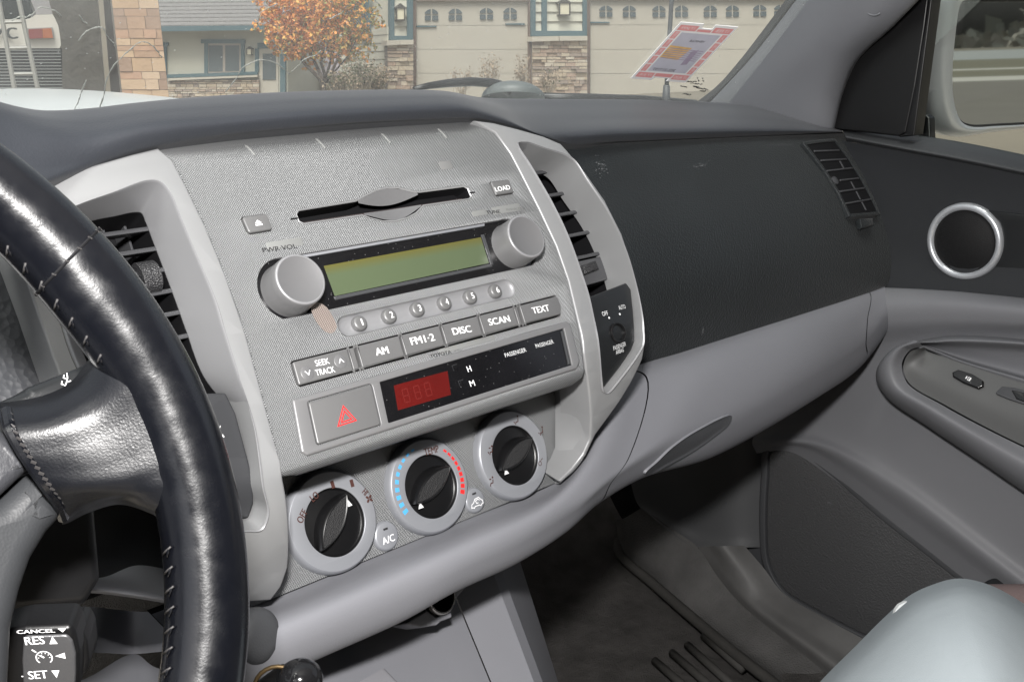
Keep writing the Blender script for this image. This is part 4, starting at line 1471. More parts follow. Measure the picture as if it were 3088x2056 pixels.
plate(k, WP, rounded(lp, 3), w0=-56, w1=-18, bev=9, segs=6)
k.build('spoke_trim', M['trimgrey'], wheel)

# ---------------------------------------------------------------- levers on the column
ws = empty('wiper_lever', tuple(WP(150, 60, -40)), 'black wiper lever with a white wiper symbol behind the wheel spoke', 'control lever')
k = MB()
wl = [WP.px(x, y, -42) for x, y in [(-90, 962), (60, 897), (66, 889), (183, 843), (230, 822), (262, 830), (255, 880), (190, 930), (80, 990), (-90, 1050)]]
plate(k, WP, rounded(wl, 2), w0=-62, w1=-42, bev=3.5, segs=4)
k.build('lever', M['switchblack'], ws)
k = MB()
u0, v0 = WP.px(153, 879, -41.8)
a_ = rad(58)
def sy(x, y):
    x *= .8; y *= .8
    return (u0 + x * math.cos(a_) - y * math.sin(a_), v0 + x * math.sin(a_) + y * math.cos(a_))
stroke(k, WP, [sy(-4.6, 1.2), sy(-2.4, .2), sy(0, 0), (sy(2.4, .2)), sy(4.6, 1.2)], .38, -41.8, 0)
for x in (-1.7, 1.7):
    stroke(k, WP, [sy(x - .2, -1.8), sy(x - 1.4, -.2)], .36, -41.8, 0)
    stroke(k, WP, [sy(x, .8), sy(x + .1, 2.1), sy(x + 1.6, 2.2)], .36, -41.8, 0)
k.build('wiper_symbol', M['white'], ws)

cc = empty('cruise_control_lever', tuple(at(115, 1500, d=.40)), 'black cruise control lever with RES, SET and CANCEL in white', 'control lever')
CL = Flat(at(110, 1500, d=.415), CR * .985 + CW * .17, CU * .93 - CW * .36)
M['crface'] = mat('cruise_lever_face', (0.13, 0.13, 0.135), 0.38, 0.6, .6, bump=[('noise', 900, .3, .0004)])
k = MB()
bo = [CL.px(x, y, 0) for x, y in [(2, 1462), (60, 1447), (165, 1438), (174, 1455), (181, 1500), (178, 1545), (172, 1592), (2, 1592)]]
plate(k, CL, rounded(bo, 2.5), w0=-16, w1=-.6, bev=2.4, segs=5, mi=0)
k.build('lever', M['black'], cc)
k = MB()
fo = [CL.px(x, y, 0) for x, y in [(58, 1464), (158, 1456), (168, 1470), (173, 1500), (170, 1545), (163, 1600), (48, 1600), (50, 1520)]]
plate(k, CL, rounded(fo, 2), w0=-3, w1=.4, bev=.8, mi=0)
textpx(k, CL, 'RES', (60, 1475.5), (104, 1470.5), 3.6, .62, 1, bold=.25)
textpx(k, CL, 'SET', (62, 1555), (105.5, 1550), 3.7, .62, 1, bold=.25)
textpx(k, CL, '-', (46, 1558), (50, 1558), .5, .62, 1)
def ctri(x, y, d_, s_=1.75):
    u, v = CL.px(x, y, .62)
    P = {'up': [(0, s_), (-s_ * .85, -s_), (s_ * .85, -s_)], 'dn': [(0, -s_), (-s_ * .85, s_), (s_ * .85, s_)], 'lf': [(-s_ * 1.1, 0), (s_, -s_ * .8), (s_, s_ * .8)]}[d_]
    sheet(k, CL, [(u + a, v + b_) for a, b_ in P], .62, 1)
ctri(124, 1470, 'up'); ctri(138, 1506, 'lf'); ctri(125, 1549, 'dn')
u, v = CL.px(101, 1512, .62)
stroke(k, CL, [(u + 2.9 * math.cos(rad(t)), v + 2.9 * math.sin(rad(t))) for t in range(-50, 231, 20)], .45, .62, 1)
for t in range(0, 181, 36):
    stroke(k, CL, [(u + 2.3 * math.cos(rad(t)), v + 2.3 * math.sin(rad(t))), (u + 1.8 * math.cos(rad(t)), v + 1.8 * math.sin(rad(t)))], .35, .62, 1)
stroke(k, CL, [(u, v), (u - 1.3, v + 1.1)], .7, .64, 1)
stroke(k, CL, [(u - 3.9, v + 3.9), (u - 2.5, v + 2.6)], .6, .62, 1)
k.build('button_face', [M['crface'], M['white']], cc)
k = MB()
textpx(k, CL, 'CANCEL', (43, 1455), (130, 1447.5), 1.6, .25, 0, bold=.2)
u, v = CL.px(147, 1446, .25)
sheet(k, CL, [(u - 1.6, v + .9), (u + 1.6, v + .9), (u, v - .9)], .25, 0)
k.build('lettering', M['white'], cc)
k = MB()
eo = [CL.px(x, y, -9) for x, y in [(170, 1447), (190, 1452), (199, 1475), (200, 1520), (192, 1548), (172, 1552)]]
plate(k, CL, rounded(eo, 2.5), w0=-26, w1=-9, bev=2, mi=0, segs=4)
plate(k, CL, rounded([CL.px(x, y, -8) for x, y in [(174, 1462), (186, 1464), (189, 1500), (184, 1535), (175, 1540)]], 1.5), w0=-12, w1=-8.2, bev=.8, mi=1)
k.build('end_cap', [M['black'], M['knurl']], cc)

# ---------------------------------------------------------------- what shows through the wheel
k = MB()
IS = frame_profile(-95)
so_ = [FL.px(x, y, -30) for x, y in [(-260, 470), (30, 500), (75, 687), (137, 862), (190, 1010), (150, 1120), (-260, 1120)]]
plate(k, FL, so_, w0=-60, w1=-30, bev=1, curved=bends)
M['perf'] = mat('stippled_cluster_surround', (0.04, 0.042, 0.047), 0.55, 0, .4, bump=[('cells', 260, .6, .001)])
k.build('cluster_surround', M['perf'], dash)
k = MB()
gu, gv = FL.px(-118, 790, -28)
lathe(k, Flat(FL(gu, gv, -29), (1, 0, 0), V_R), 0, 0, [(82, -2), (82, 1.5), (79, 3.5), (76, 1.5), (75, -8), (0, -8)], 96)
weld(k).build('gauge_ring', M['black'], dash)
# underside of the dash beside the column
k = MB()
loft(k, [[at(150, 1330, Y=.56), at(240, 1326, Y=.56), at(310, 1300, Y=.555), (at(390, 1310, Y=.555)), at(480, 1330, Y=.55)],
         [at(150, 1342, Y=.53), at(236, 1336, Y=.53), at(310, 1343, Y=.53), at(390, 1355, Y=.53), at(480, 1368, Y=.53)],
         [at(150, 1360, Y=.515), at(214, 1357, Y=.515), at(300, 1366, Y=.515), at(390, 1380, Y=.515), at(480, 1392, Y=.515)],
         [at(150, 1364, Y=.60), at(214, 1361, Y=.60), at(300, 1370, Y=.6), at(390, 1384, Y=.6), at(480, 1396, Y=.6)]], nc=30, nr=26)
k.build('ledge', M['grey'], dash, smooth=45)
k = MB()
loft(k, [[at(120, 1395, Y=.66), at(215, 1395, Y=.66), at(308, 1405, Y=.66), at(400, 1405, Y=.64), at(640, 1390, Y=.62)],
         [at(120, 1500, Y=.62), at(215, 1500, Y=.62), at(309, 1503, Y=.655), at(400, 1495, Y=.62), at(640, 1480, Y=.60)],
         ], nc=40, straight=True)
loft(k, [[at(120, 1590, Y=.615), at(200, 1558, Y=.62), at(309, 1503, Y=.655), at(372, 1538, Y=.62), at(640, 1540, Y=.60)],
         [at(120, 1720, Y=.50), at(200, 1720, Y=.50), at(320, 1720, Y=.5), at(400, 1720, Y=.48), at(640, 1720, Y=.46)]], nc=40, straight=True)
u0_ = at(329, 1538, Y=.60)
k.build('knee_panel', M['grey'], dash, smooth=30)
k = MB()
stn = [at(329 + 24 * math.cos(t) * (1 + .12 * math.sin(3 * t)) , 1538 + 9.5 * math.sin(t) - 5 * math.cos(t), Y=.57) for t in [2 * math.pi * i / 24 for i in range(24)]]
k.add(stn, [tuple(range(24))])
k.add([p + Vector((0, .002, 0)) for p in stn], [tuple(range(24))[::-1]])
M['rust'] = mat('rusty_brown_clip', (0.05, 0.032, 0.022), .8, var=(200, .6))
k = MB()
plate(k, Flat(at(140, 1260, Y=.46), (1, 0, 0), (0, .3, 1)), rounded([Flat(at(140, 1260, Y=.46), (1, 0, 0), (0, .3, 1)).px(x, y) for x, y in [(-260, 1050), (200, 1050), (222, 1168), (230, 1260), (236, 1330), (200, 1392), (60, 1405), (-260, 1420)]], 6), w0=-60, w1=0, bev=5, segs=4)
k.build('column_cover', M['black'], dash)
k = MB()
loft(k, [[at(200, 1080, Y=.585), at(300, 1090, Y=.585), at(420, 1120, Y=.585)], [at(205, 1220, Y=.575), at(300, 1225, Y=.575), at(420, 1250, Y=.575)], [at(210, 1335, Y=.565), at(300, 1330, Y=.565), at(440, 1345, Y=.565)]], nc=20, nr=16)
k.build('inner_panel', M['greydark'], dash, smooth=0)
# ignition barrel boss beside the wheel rim
k = MB()
bc = at(585, 1462, Y=.50)
BF = Flat(bc, (1, .25, 0), (0, .35, 1))
lathe(k, BF, 0, 0, [(15.5, -45), (15.5, 2), (14.5, 5), (12, 7.5), (8, 9), (0, 9.5)], 48)
weld(k).build('ignition_barrel', M['greydark'], dash, smooth=60)

# ---------------------------------------------------------------- centre console under the dash
con = empty('centre_console', tuple(at(1000, 1568, Y=.5, ) + Vector((0, 0, -.2))), 'grey plastic centre console below the dashboard with a fine seam', 'console')
CT = [(600, 1440, .59), (916, 1380, .588), (1033, 1340, .585), (1128, 1300, .58), (1187, 1262, .63)]
CB = [(660, 1760, .49), (930, 1760, .49), (1206, 1760, .48), (1300, 1760, .47), (1345, 1760, .55)]
CT3 = [at(x, y, Y=w) for x, y, w in CT]; CB3 = [at(x, y, Y=w) for x, y, w in CB]
def strip(a, b_, n=14, mi=0, mb=None, off=Vector((0, 0, 0))):
    V = []
    for i in range(n):
        f = i / (n - 1)
        V += [a[0].lerp(a[1], f) + off, b_[0].lerp(b_[1], f) + off]
    mb.add(V, [(2 * i, 2 * i + 2, 2 * i + 3, 2 * i + 1) for i in range(n - 1)], mi)
k = MB()
loft(k, [CT3[:3], CB3[:3]], nc=24, straight=True, thick=(0, .012, .002))
k.build('front_panel', M['grey'], con, smooth=40)
k = MB()
sh = Vector((.0012, 0, 0))
L1 = [[CT3[2] + sh, CB3[2] + sh], [CT3[3], CB3[3]], [CT3[3].lerp(CT3[4], .1) + Vector((.004, -.002, 0)), CB3[3].lerp(CB3[4], .1) + Vector((.004, -.002, 0))], [CT3[4], CB3[4]], [CT3[4] + Vector((.02, .25, 0)), CB3[4] + Vector((.02, .45, 0))]]
for p, q_ in zip(L1, L1[1:]):
    strip((p[0], p[1]), (q_[0], q_[1]), mb=k)
k.build('side_panel', M['grey'], con, smooth=75)
k = MB()
plate(k, Flat(at(925, 1568, Y=.52), (1, 0, 0), (0, -.3, 1)), rounded([(-36, -40), (-4, -40), (-4, 4), (-30, 2)], 3), w0=-14, w1=3, bev=2)
k.build('lower_tray', M['greytray'], con)

# power socket under the lower trim
po = empty('power_socket', tuple(at(1015, 1385, Y=.535)), 'round chrome-rimmed power socket tucked under the lower dashboard edge', 'socket')
SFc = Flat(at(1013, 1372, Y=.545), (1, .05, 0), (0, .45, .9))
k = MB()
lathe(k, SFc, 0, 0, [(12.4, -18), (12.4, 1), (11.6, 2.4), (10.6, 2.4), (10.0, 1), (9.8, -16), (0, -16)], 56, mis=[0, 0, 0, 0, 1, 1])
M['chrome'] = mat('worn_chrome', (0.55, 0.52, 0.48), 0.22, 1.0)
weld(k).build('socket_ring', [M['chrome'], M['deep']], po, smooth=50)
k = MB()
br = [SFc.px(x, y, -4) for x, y in [(930, 1432), (975, 1408), (985, 1396), (998, 1408), (1018, 1412), (1036, 1400), (1044, 1385), (1060, 1350), (1060, 1320), (960, 1360)]]
plate(k, SFc, rounded([SFc.px(x, y, -4) for x, y in [(925, 1432), (978, 1402), (1000, 1418), (1036, 1406), (1038, 1419), (1012, 1428), (1003, 1436), (965, 1440)]], 1.5), w0=-20, w1=-2, bev=1.5, segs=4)
plate(k, SFc, rounded([SFc.px(x, y, -6) for x, y in [(978, 1398), (1000, 1414), (1036, 1402), (1048, 1376), (1090, 1330), (1075, 1310), (960, 1360)]], 1.5), [circle2(0, 0, 12.2, 40)], w0=-20, w1=-5, bev=1.0, segs=3)
k.build('bracket', M['grey'], po)

# key with a brass collar at the bottom of the column
ky = empty('gear_lever', tuple(at(685, 1568, Y=.44)), 'glossy black gear lever knob with a worn brass collar', 'gear lever')
KF = Flat(at(676, 1560, Y=.45), (.94, .3, 0), (-.1, .35, .93))
k = MB()
kc = at(690, 1562, Y=.45)
V = []
for i in range(13):
    for j in range(28):
        a, b_ = math.pi * i / 12, 2 * math.pi * j / 28
        V.append(kc + Vector((math.sin(a) * math.cos(b_) * .0122, math.sin(a) * math.sin(b_) * .0122, math.cos(a) * .011)))
k.add(V, grid_faces(13, 28, wrap_c=True, flip=False))
M['glossknob'] = mat('gloss_black_knob', (.01, .01, .011), .12, 0, .5)
M['brass'] = mat('worn_brass', (.16, .11, .055), .45, .8, var=(120, .3))
k.build('knob', M['glossknob'], ky, smooth=0)
k = MB()
a0 = at(668, 1540, Y=.465)
pth = [a0 + (at(640, 1560, Y=.465) - a0) * (t / 6) * 1.0 for t in range(7)]
ring_ = []
for j in range(25):
    b_ = 2 * math.pi * j / 24
    ring_.append(kc + Vector((-.010, .006, -.004)) + (CR * math.cos(b_) + CU * math.sin(b_) * .95) * .0128)
tube(k, ring_, .0012, 8, 0, cap=False)
k.build('collar', M['brass'], ky, smooth=0)
k = MB()
tube(k, [kc + Vector((-.004, .004, -.002)), kc + Vector((-.03, .035, -.03)), kc + Vector((-.035, .05, -.12))], [.011, .009, .009], 20)
k.build('stem', M['black'], ky, smooth=60)

# ---------------------------------------------------------------- footwell
def XL(pts, X):
    return [at(x, y, X=X if not isinstance(X, (list, tuple)) else X[i]) for i, (x, y) in enumerate(pts)]


M['carpet'] = mat('dark_brown_grey_carpet', (0.098, 0.093, 0.090), 0.95, 0, .1, bump=[('noise', 700, 1.0, .004), ('noise', 60, .6, .006)], var=(30, .55))
M['mat'] = mat('black_rubber_mat', (0.055, 0.053, 0.05), 0.7, 0, .3, bump=[('noise', 260, .5, .002)], var=(16, .4))
M['sill'] = mat('scuffed_sill_plastic', (0.105, 0.104, 0.103), 0.55, 0, .4, bump=[('noise', 120, .3, .001)], var=(30, .3))
M['kick'] = mat('dark_kick_panel', (0.08, 0.082, 0.086), .6, 0, .35, bump=[('cells', 700, .15, .0006)], var=(8, .15))
M['carpetside'] = mat('dusty_side_carpet', (0.10, 0.098, 0.097), .95, 0, .1, bump=[('noise', 420, .8, .002)], var=(26, .4))
fw = empty('footwell', (0.8, .8, -.68), 'dark carpeted passenger footwell with moulded sides under the dashboard', 'footwell')
k = MB()
loft(k, [[Vector((.2, 1.3, -.30)), Vector((.7, 1.3, -.30)), Vector((1.2, 1.3, -.30))],
         [Vector((.2, 1.12, -.50)), Vector((.7, 1.12, -.50)), Vector((1.2, 1.12, -.50))],
         [Vector((.2, .98, -.705)), Vector((.7, .98, -.705)), Vector((1.2, .98, -.705))],
         [Vector((.2, .86, -.73)), Vector((.7, .86, -.73)), Vector((1.2, .86, -.73))],
         [Vector((.2, .5, -.73)), Vector((.7, .5, -.73)), Vector((1.2, .5, -.73))],
         [Vector((.2, -.2, -.73)), Vector((.7, -.2, -.73)), Vector((1.2, -.2, -.73))]], nc=30, nr=60)
k.build('carpet', M['carpet'], fw, smooth=0)
k = MB()
box(k, (1.155, .98, -.48), .03, .72, .70)
k.build('side_light_block', M['deep'], fw)  # hidden dark slab, added against light leaking between kick panel and sill
# rubber mat with a raised edge and ribs
k = MB()
ed = [at(x, y, Z=-.712) for x, y in [(1330, 1150), (1415, 1216), (1424, 1272), (1500, 1340), (1602, 1428), (1700, 1510), (1790, 1580), (1900, 1680)]]
ed2 = [Vector(tuple(p)) for p in catmull([tuple(p) for p in ed], 60)]
tube(k, ed2, .007, 8, 0)
for x0, y0, x1, y1 in ((1618, 1462, 1710, 1540), (1580, 1482, 1690, 1580), (1545, 1500, 1660, 1600), (1505, 1518, 1600, 1600)):
    tube(k, [at(x0, y0, Z=-.720), at(x1, y1, Z=-.720)], .005, 8, 0)
k.build('mat_rib', M['mat'], fw, smooth=0)
k = MB()
loft(k, [XL([(1430, 940), (1560, 950), (1680, 950), (1780, 950)], [1.09, 1.09, 1.09, 1.12]),
         XL([(1445, 1080), (1570, 1090), (1690, 1100), (1780, 1110)], [1.09, 1.09, 1.088, 1.12]),
         XL([(1462, 1150), (1575, 1210), (1690, 1230), (1780, 1230)], [1.09, 1.09, 1.086, 1.12]),
         XL([(1474, 1170), (1600, 1257), (1702, 1258), (1780, 1258)], [1.088, 1.07, 1.084, 1.12])], nc=40, nr=40)
k.build('kick_panel', M['kick'], fw, smooth=0)
SLE = [(1474, 1168), (1540, 1212), (1604, 1258), (1650, 1325), (1700, 1385), (1765, 1440), (1855, 1510), (1960, 1600)]
k = MB()
loft(k, [[at(x, y, Z=-.716) for x, y in [(1395, 1180), (1424, 1268), (1510, 1346), (1580, 1408), (1650, 1466), (1720, 1522), (1810, 1596), (1930, 1700)]],
         [p.lerp(q_, .5) + Vector((-.006, 0, -.012)) for p, q_ in zip([at(x, y, Z=-.716) for x, y in [(1395, 1180), (1424, 1268), (1510, 1346), (1580, 1408), (1650, 1466), (1720, 1522), (1810, 1596), (1930, 1700)]], XL(SLE, 1.055))],
         XL(SLE, [1.088, 1.08, 1.07, 1.062, 1.056, 1.05, 1.045, 1.04])], nc=60, nr=30)
k.build('carpet_side', M['carpetside'], fw, smooth=0)
k = MB()
SLL = [(1604, 1256), (1650, 1325), (1700, 1385), (1765, 1440), (1855, 1510), (1960, 1600)]
SLR = [(1712, 1254), (1756, 1305), (1800, 1362), (1878, 1410), (2004, 1478), (2140, 1545)]
mid = [((a[0] + b_[0]) / 2, (a[1] + b_[1]) / 2) for a, b_ in zip(SLL, SLR)]
q1 = [(a[0] * .8 + b_[0] * .2, a[1] * .8 + b_[1] * .2) for a, b_ in zip(SLL, SLR)]
loft(k, [XL(SLL, [1.07, 1.062, 1.056, 1.05, 1.045, 1.04]), XL(q1, [1.067, 1.059, 1.053, 1.047, 1.042, 1.037]), XL(mid, 1.062), XL(SLR, 1.085)], nc=40, nr=30)
k.build('door_sill', M['sill'], fw, smooth=0)

# ---------------------------------------------------------------- passenger door
door = empty('passenger_door', (1.1, .45, -.70), 'grey passenger door panel with round silver tweeter, armrest and outside mirror', 'car door')
M['doordark'] = mat('dark_door_plastic', (0.022, 0.0235, 0.026), 0.5, 0, .25, bump=[('cells', 850, .18, .0005)], var=(9, .15))
M['doorbelt'] = mat('door_belt_vinyl', (0.04, 0.042, 0.045), 0.5, 0, .4, bump=[('cells', 850, .15, .0005)])
M['switchplate'] = mat('tan_grey_switch_plate', (0.098, 0.10, 0.10), 0.5, .05, .4)
M['grille'] = mat('speaker_mesh', (0.006, 0.006, 0.0065), 0.6, 0, 0.25, bump=[('cells', 1300, .4, .0005)])
M['pocketgrille'] = mat('ribbed_speaker_cover', (0.068, 0.069, 0.072), 0.6, 0, .3, bump=[('cells', 420, .7, .0012)])


def XD(pts, X):
    P = XL(pts, X)
    return P + [P[-1] + (P[-1] - P[-2]) * 2.2]


k = MB()
loft(k, [XD([(1930, 286), (2086, 308), (2200, 325), (2355, 356), (2500, 390)], 1.16),
         XD([(1930, 290), (2086, 311), (2200, 328), (2355, 360), (2500, 394)], 1.135),
         XD([(1938, 302), (2086, 326), (2200, 345), (2355, 377), (2500, 410)], 1.105),
         XD([(1945, 316), (2086, 343), (2200, 364), (2355, 396), (2500, 428)], 1.092),
         XD([(1950, 326), (2086, 351), (2200, 372), (2355, 404), (2500, 436)], 1.100)], nc=60, nr=40)
k.build('belt_rail', M['doorbelt'], door, smooth=0)
k = MB()
loft(k, [XD([(1925, 322), (2086, 350), (2200, 371), (2355, 403), (2500, 434)], 1.100),
         XD([(1950, 400), (2090, 420), (2200, 440), (2355, 465), (2500, 480)], 1.103),
         XD([(1970, 500), (2090, 510), (2200, 520), (2355, 540), (2500, 550)], 1.104),
         XD([(1990, 590), (2090, 600), (2200, 605), (2355, 615), (2500, 620)], 1.102),
         XD([(1995, 664), (2100, 668), (2200, 674), (2355, 688), (2500, 700)], 1.094)], nc=60, nr=50)
k.build('upper_panel', M['doordark'], door, smooth=0)
k = MB()
loft(k, [XD([(1990, 658), (2100, 663), (2200, 669), (2355, 684), (2500, 696)], 1.100),
         XD([(1992, 664), (2100, 667), (2200, 673), (2355, 688), (2500, 700)], 1.088),
         XD([(1995, 700), (2100, 697), (2200, 699), (2355, 712), (2500, 722)], 1.073),
         XD([(1990, 745), (2100, 738), (2200, 736), (2355, 742), (2500, 750)], 1.074),
         XD([(1960, 800), (2090, 786), (2200, 778), (2355, 780), (2500, 785)], 1.088),
         XD([(1880, 880), (2010, 885), (2130, 900), (2355, 990), (2500, 1060)], 1.090),
         XD([(1790, 950), (1940, 960), (2110, 1010), (2355, 1170), (2500, 1260)], 1.089),
         XD([(1735, 1000), (1880, 1000), (2060, 1085), (2300, 1262), (2500, 1420)], 1.082),
         XD([(1730, 1018), (1872, 1018), (2040, 1105), (2270, 1280), (2500, 1450)], 1.074),
         XD([(1735, 1032), (1845, 1030), (1990, 1120), (2250, 1312), (2480, 1490)], 1.082),
         XD([(1740, 1042), (1815, 1038), (1915, 1100), (2205, 1332), (2440, 1520)], 1.088)], nc=70, nr=110)
k.build('lower_panel', M['doorgrey'], door, smooth=0)
DP = Flat(at(1950, 1250, X=1.088), (0, -1, 0), (0, 0, 1))
k = MB()
sp_ = [(1772, 1034), (1764, 1100), (1760, 1212), (1768, 1298), (1800, 1356), (1872, 1402), (2004, 1470), (2120, 1520), (2250, 1560), (2400, 1600), (2500, 1600), (2440, 1512), (2207, 1335), (2122, 1268), (2015, 1183), (1908, 1090), (1840, 1040), (1812, 1030)]
SPx = [DP.px(*p) for p in sp_]
outer_ = [tuple(p) for p in catmull(SPx, 140, True)]
oc = ccw(outer_)
plate(k, DP, inset(oc, -11), [inset(oc, 0)], w0=-30, w1=1.5, bev=6, segs=6, mi=0, hbev=1.5)
plate(k, DP, inset(oc, 1), w0=-20, w1=-1.5, bev=2, mi=1)
k.build('speaker_pocket', [M['greydark'], M['pocketgrille']], door, smooth=50)
k = MB()
P_ = DP.px(1908, 1156, -1)
sheet(k, DP, [(P_[0] + a, P_[1] + b_) for a, b_ in ((-4, 0), (-2, 1.2), (3, .2), (5, -1.2), (1, -.8), (-2, -1.2))], -1.2)
k.build('scuff_mark', M['scuff'], door)
# backing of the whole door so that it is a solid slab
k = MB()
box(k, (1.135, .2, -.47), .05, 1.1, .52)
k.build('door_shell', M['greydark'], door)

# tweeter
TF = Flat(at(2220, 555, X=1.103), (0, -1, 0.0), (0, 0, 1))
tw = MB()
lathe(tw, TF, 0, 0, [(40.3, -2), (40.2, 2.5), (38.8, 5.2), (36, 6.2), (33.6, 5.0), (32.6, 2.4)], 80, 0)
weld(tw)
M['ringsilver'] = mat('bright_silver_ring', (.55, .57, .60), .32, .6, .5)
tr = tw.build('tweeter', M['ringsilver'], door, smooth=60)
tw = MB()
lathe(tw, TF, 0, 0, [(32.8, 2.2), (30, 1.4), (29, 2.0), (0, 2.6)], 64)
weld(tw).build('grille', M['grille'], tr, smooth=0)
# dark handle cup beside the tweeter
k = MB()
plate(k, TF, [TF.px(*p) for p in [(2270, 484), (2330, 490), (2500, 515), (2500, 690), (2355, 655), (2262, 643), (2290, 600), (2308, 555), (2300, 510)]], w0=-4, w1=1.2, bev=1)
k.build('handle_surround', M['switchblack'], door)

# armrest
ARM = [
    ([(2135, 790), (2085, 830), (2060, 880), (2085, 930), (2180, 1000), (2290, 1075), (2420, 1160), (2560, 1240)], 1.095),
    ([(2100, 784), (2046, 812), (2016, 868), (2040, 914), (2130, 978), (2250, 1058), (2380, 1146), (2520, 1230)], 1.060),
    ([(2100, 782), (2052, 805), (2024, 848), (2038, 894), (2128, 955), (2250, 1035), (2380, 1120), (2520, 1205)], 1.038),
    ([(2112, 786), (2070, 802), (2048, 840), (2060, 886), (2145, 942), (2262, 1012), (2390, 1085), (2530, 1160)], 1.034),
    ([(2122, 796), (2092, 806), (2074, 838), (2086, 880), (2168, 932), (2276, 990), (2400, 1050), (2540, 1115)], 1.046),
]
k = MB()
loft(k, [XD(p, x) for p, x in ARM], nc=80, nr=40)
loft(k, [XD([(2108, 784), (2140, 778), (2195, 771), (2355, 780), (2500, 800)], 1.086), XD([(2112, 788), (2150, 786), (2200, 783), (2355, 790), (2500, 808)], 1.068),
         XD([(2118, 792), (2150, 795), (2200, 800), (2355, 812), (2500, 830)], 1.084), XD([(2122, 794), (2150, 802), (2210, 822), (2355, 862), (2500, 902)], 1.088),
         XD([(2122, 796), (2150, 806), (2210, 830), (2355, 873), (2500, 914)], 1.066), XD([(2124, 800), (2150, 811), (2205, 834), (2355, 884), (2500, 926)], 1.068)], nc=50, nr=40)
k.build('armrest', M['doorgrey'], door, smooth=0)
k = MB()
SWR = [XD([(2124, 799), (2094, 808), (2078, 840), (2090, 880), (2172, 930), (2280, 988), (2400, 1046), (2540, 1110)], 1.047),
       XD([(2126, 800), (2110, 808), (2098, 830), (2125, 856), (2200, 892), (2292, 936), (2400, 978), (2540, 1032)], 1.052),
       XD([(2128, 801), (2130, 805), (2145, 812), (2180, 822), (2240, 840), (2310, 864), (2400, 892), (2540, 936)], 1.068)]
sws = loft(k, SWR, nc=60, nr=24)
swp = k.build('switch_plate', M['switchplate'], door, smooth=0)
# a local flat for the switches
swq = Patch(sws)
(sp0, sn0), (sp1, _), (sp2, _) = swq.hit(2220, 872), swq.hit(2300, 912), swq.hit(2240, 852)
SWF = Flat(sp0 + sn0 * .001, (sp1 - sp0) - sn0 * (sp1 - sp0).dot(sn0), (0, 0, 1))
SWF = Flat(SWF.o, SWF.u, sn0.cross(SWF.u))
if SWF.v.z < 0 and SWF.v.y < 0: SWF = Flat(SWF.o, SWF.u, -SWF.v)
if SWF.n.dot(sn0) < 0: SWF = Flat(SWF.o, -SWF.u, SWF.v)
k = MB()
lo_ = [SWF.px(x, y, 2) for x, y in [(2190, 856), (2204, 850), (2236, 860), (2262, 876), (2262, 888), (2250, 894), (2214, 880), (2191, 866)]]
plate(k, SWF, rounded(lo_, 1), w0=-4, w1=3, bev=1.6, segs=4)
lp0, lp1 = SWF.px(2219, 867, 3.2), SWF.px(2238, 875, 3.2)
lu, lv_ = (lp0[0] + lp1[0]) / 2, (lp0[1] + lp1[1]) / 2
stroke(k, SWF, [(lu - 1, lv_ - 1.6), (lu - 1, lv_ + 1.6), (lu + 1.6, lv_ + 1.6), (lu + 1.6, lv_ - 1.6)], .6, 3.2, 1, True)
sheet(k, SWF, [(lu + .4, lv_ - 1.5), (lu + 1.7, lv_ - 1.5), (lu + 1.7, lv_ + 1.5), (lu + .4, lv_ + 1.5)], 3.22, 1)
sheet(k, SWF, [(lu - 3.6, lv_ - 1.4), (lu - 2.4, lv_ - 1.4), (lu - 2.4, lv_ + 1.6), (lu - 3.6, lv_ + 1.6)], 3.2, 1)
k.build('lock_switch', [M['gloss'], M['white']], swp)
k = MB()
wo_ = [SWF.px(x, y, 1) for x, y in [(2288, 905), (2305, 889), (2335, 892), (2420, 915), (2420, 955), (2355, 930), (2320, 918)]]
plate(k, SWF, rounded(wo_, 2), w0=-3, w1=2.2, bev=.8, mi=0)
plate(k, SWF, rounded([SWF.px(x, y, 2) for x, y in [(2326, 897), (2400, 914), (2400, 940), (2338, 918)]], 1), w0=-3, w1=3.6, bev=.8, mi=1)
k.build('window_switch', [M['greydark'], M['gloss']], swp)
k = MB()
plate(k, DP, [DP.px(*p) for p in [(2255, 1344), (2275, 1331), (2300, 1319), (2335, 1312), (2420, 1310), (2420, 1400), (2255, 1400)]], w0=-4, w1=9, bev=2.5, segs=4)
k.build('door_pocket', M['doordark'], door)

# sail panel and window frame ahead of the side glass
k = MB()
SA = Flat(at(2020, 200, X=1.10), (0, -1, 0), (0, 0, 1))
sa = [SA.px(*p) for p in [(1890, 296), (1898, 262), (1914, 215), (1936, 160), (1970, 110), (2020, 57), (2078, 8), (2140, -42), (2128, 60), (2106, 200), (2084, 306), (2068, 314)]]
plate(k, SA, rounded(sa, 1.0), w0=-14, w1=1, bev=2, segs=4)
wf = [SA.px(*p) for p in [(2074, 318), (2092, 308), (2112, 200), (2132, 70), (2150, -30), (2178, -30), (2146, 12), (2126, 150), (2104, 310)]]
plate(k, SA, rounded([SA.px(*p) for p in [(2068, 316), (2086, 306), (2110, 180), (2128, 70), (2142, -30), (2150, -30), (2146, 8), (2126, 160), (2106, 312)]], .6), w0=-16, w1=3.5, bev=1.2, segs=3)
k.build('sail_panel', M['black'], door)
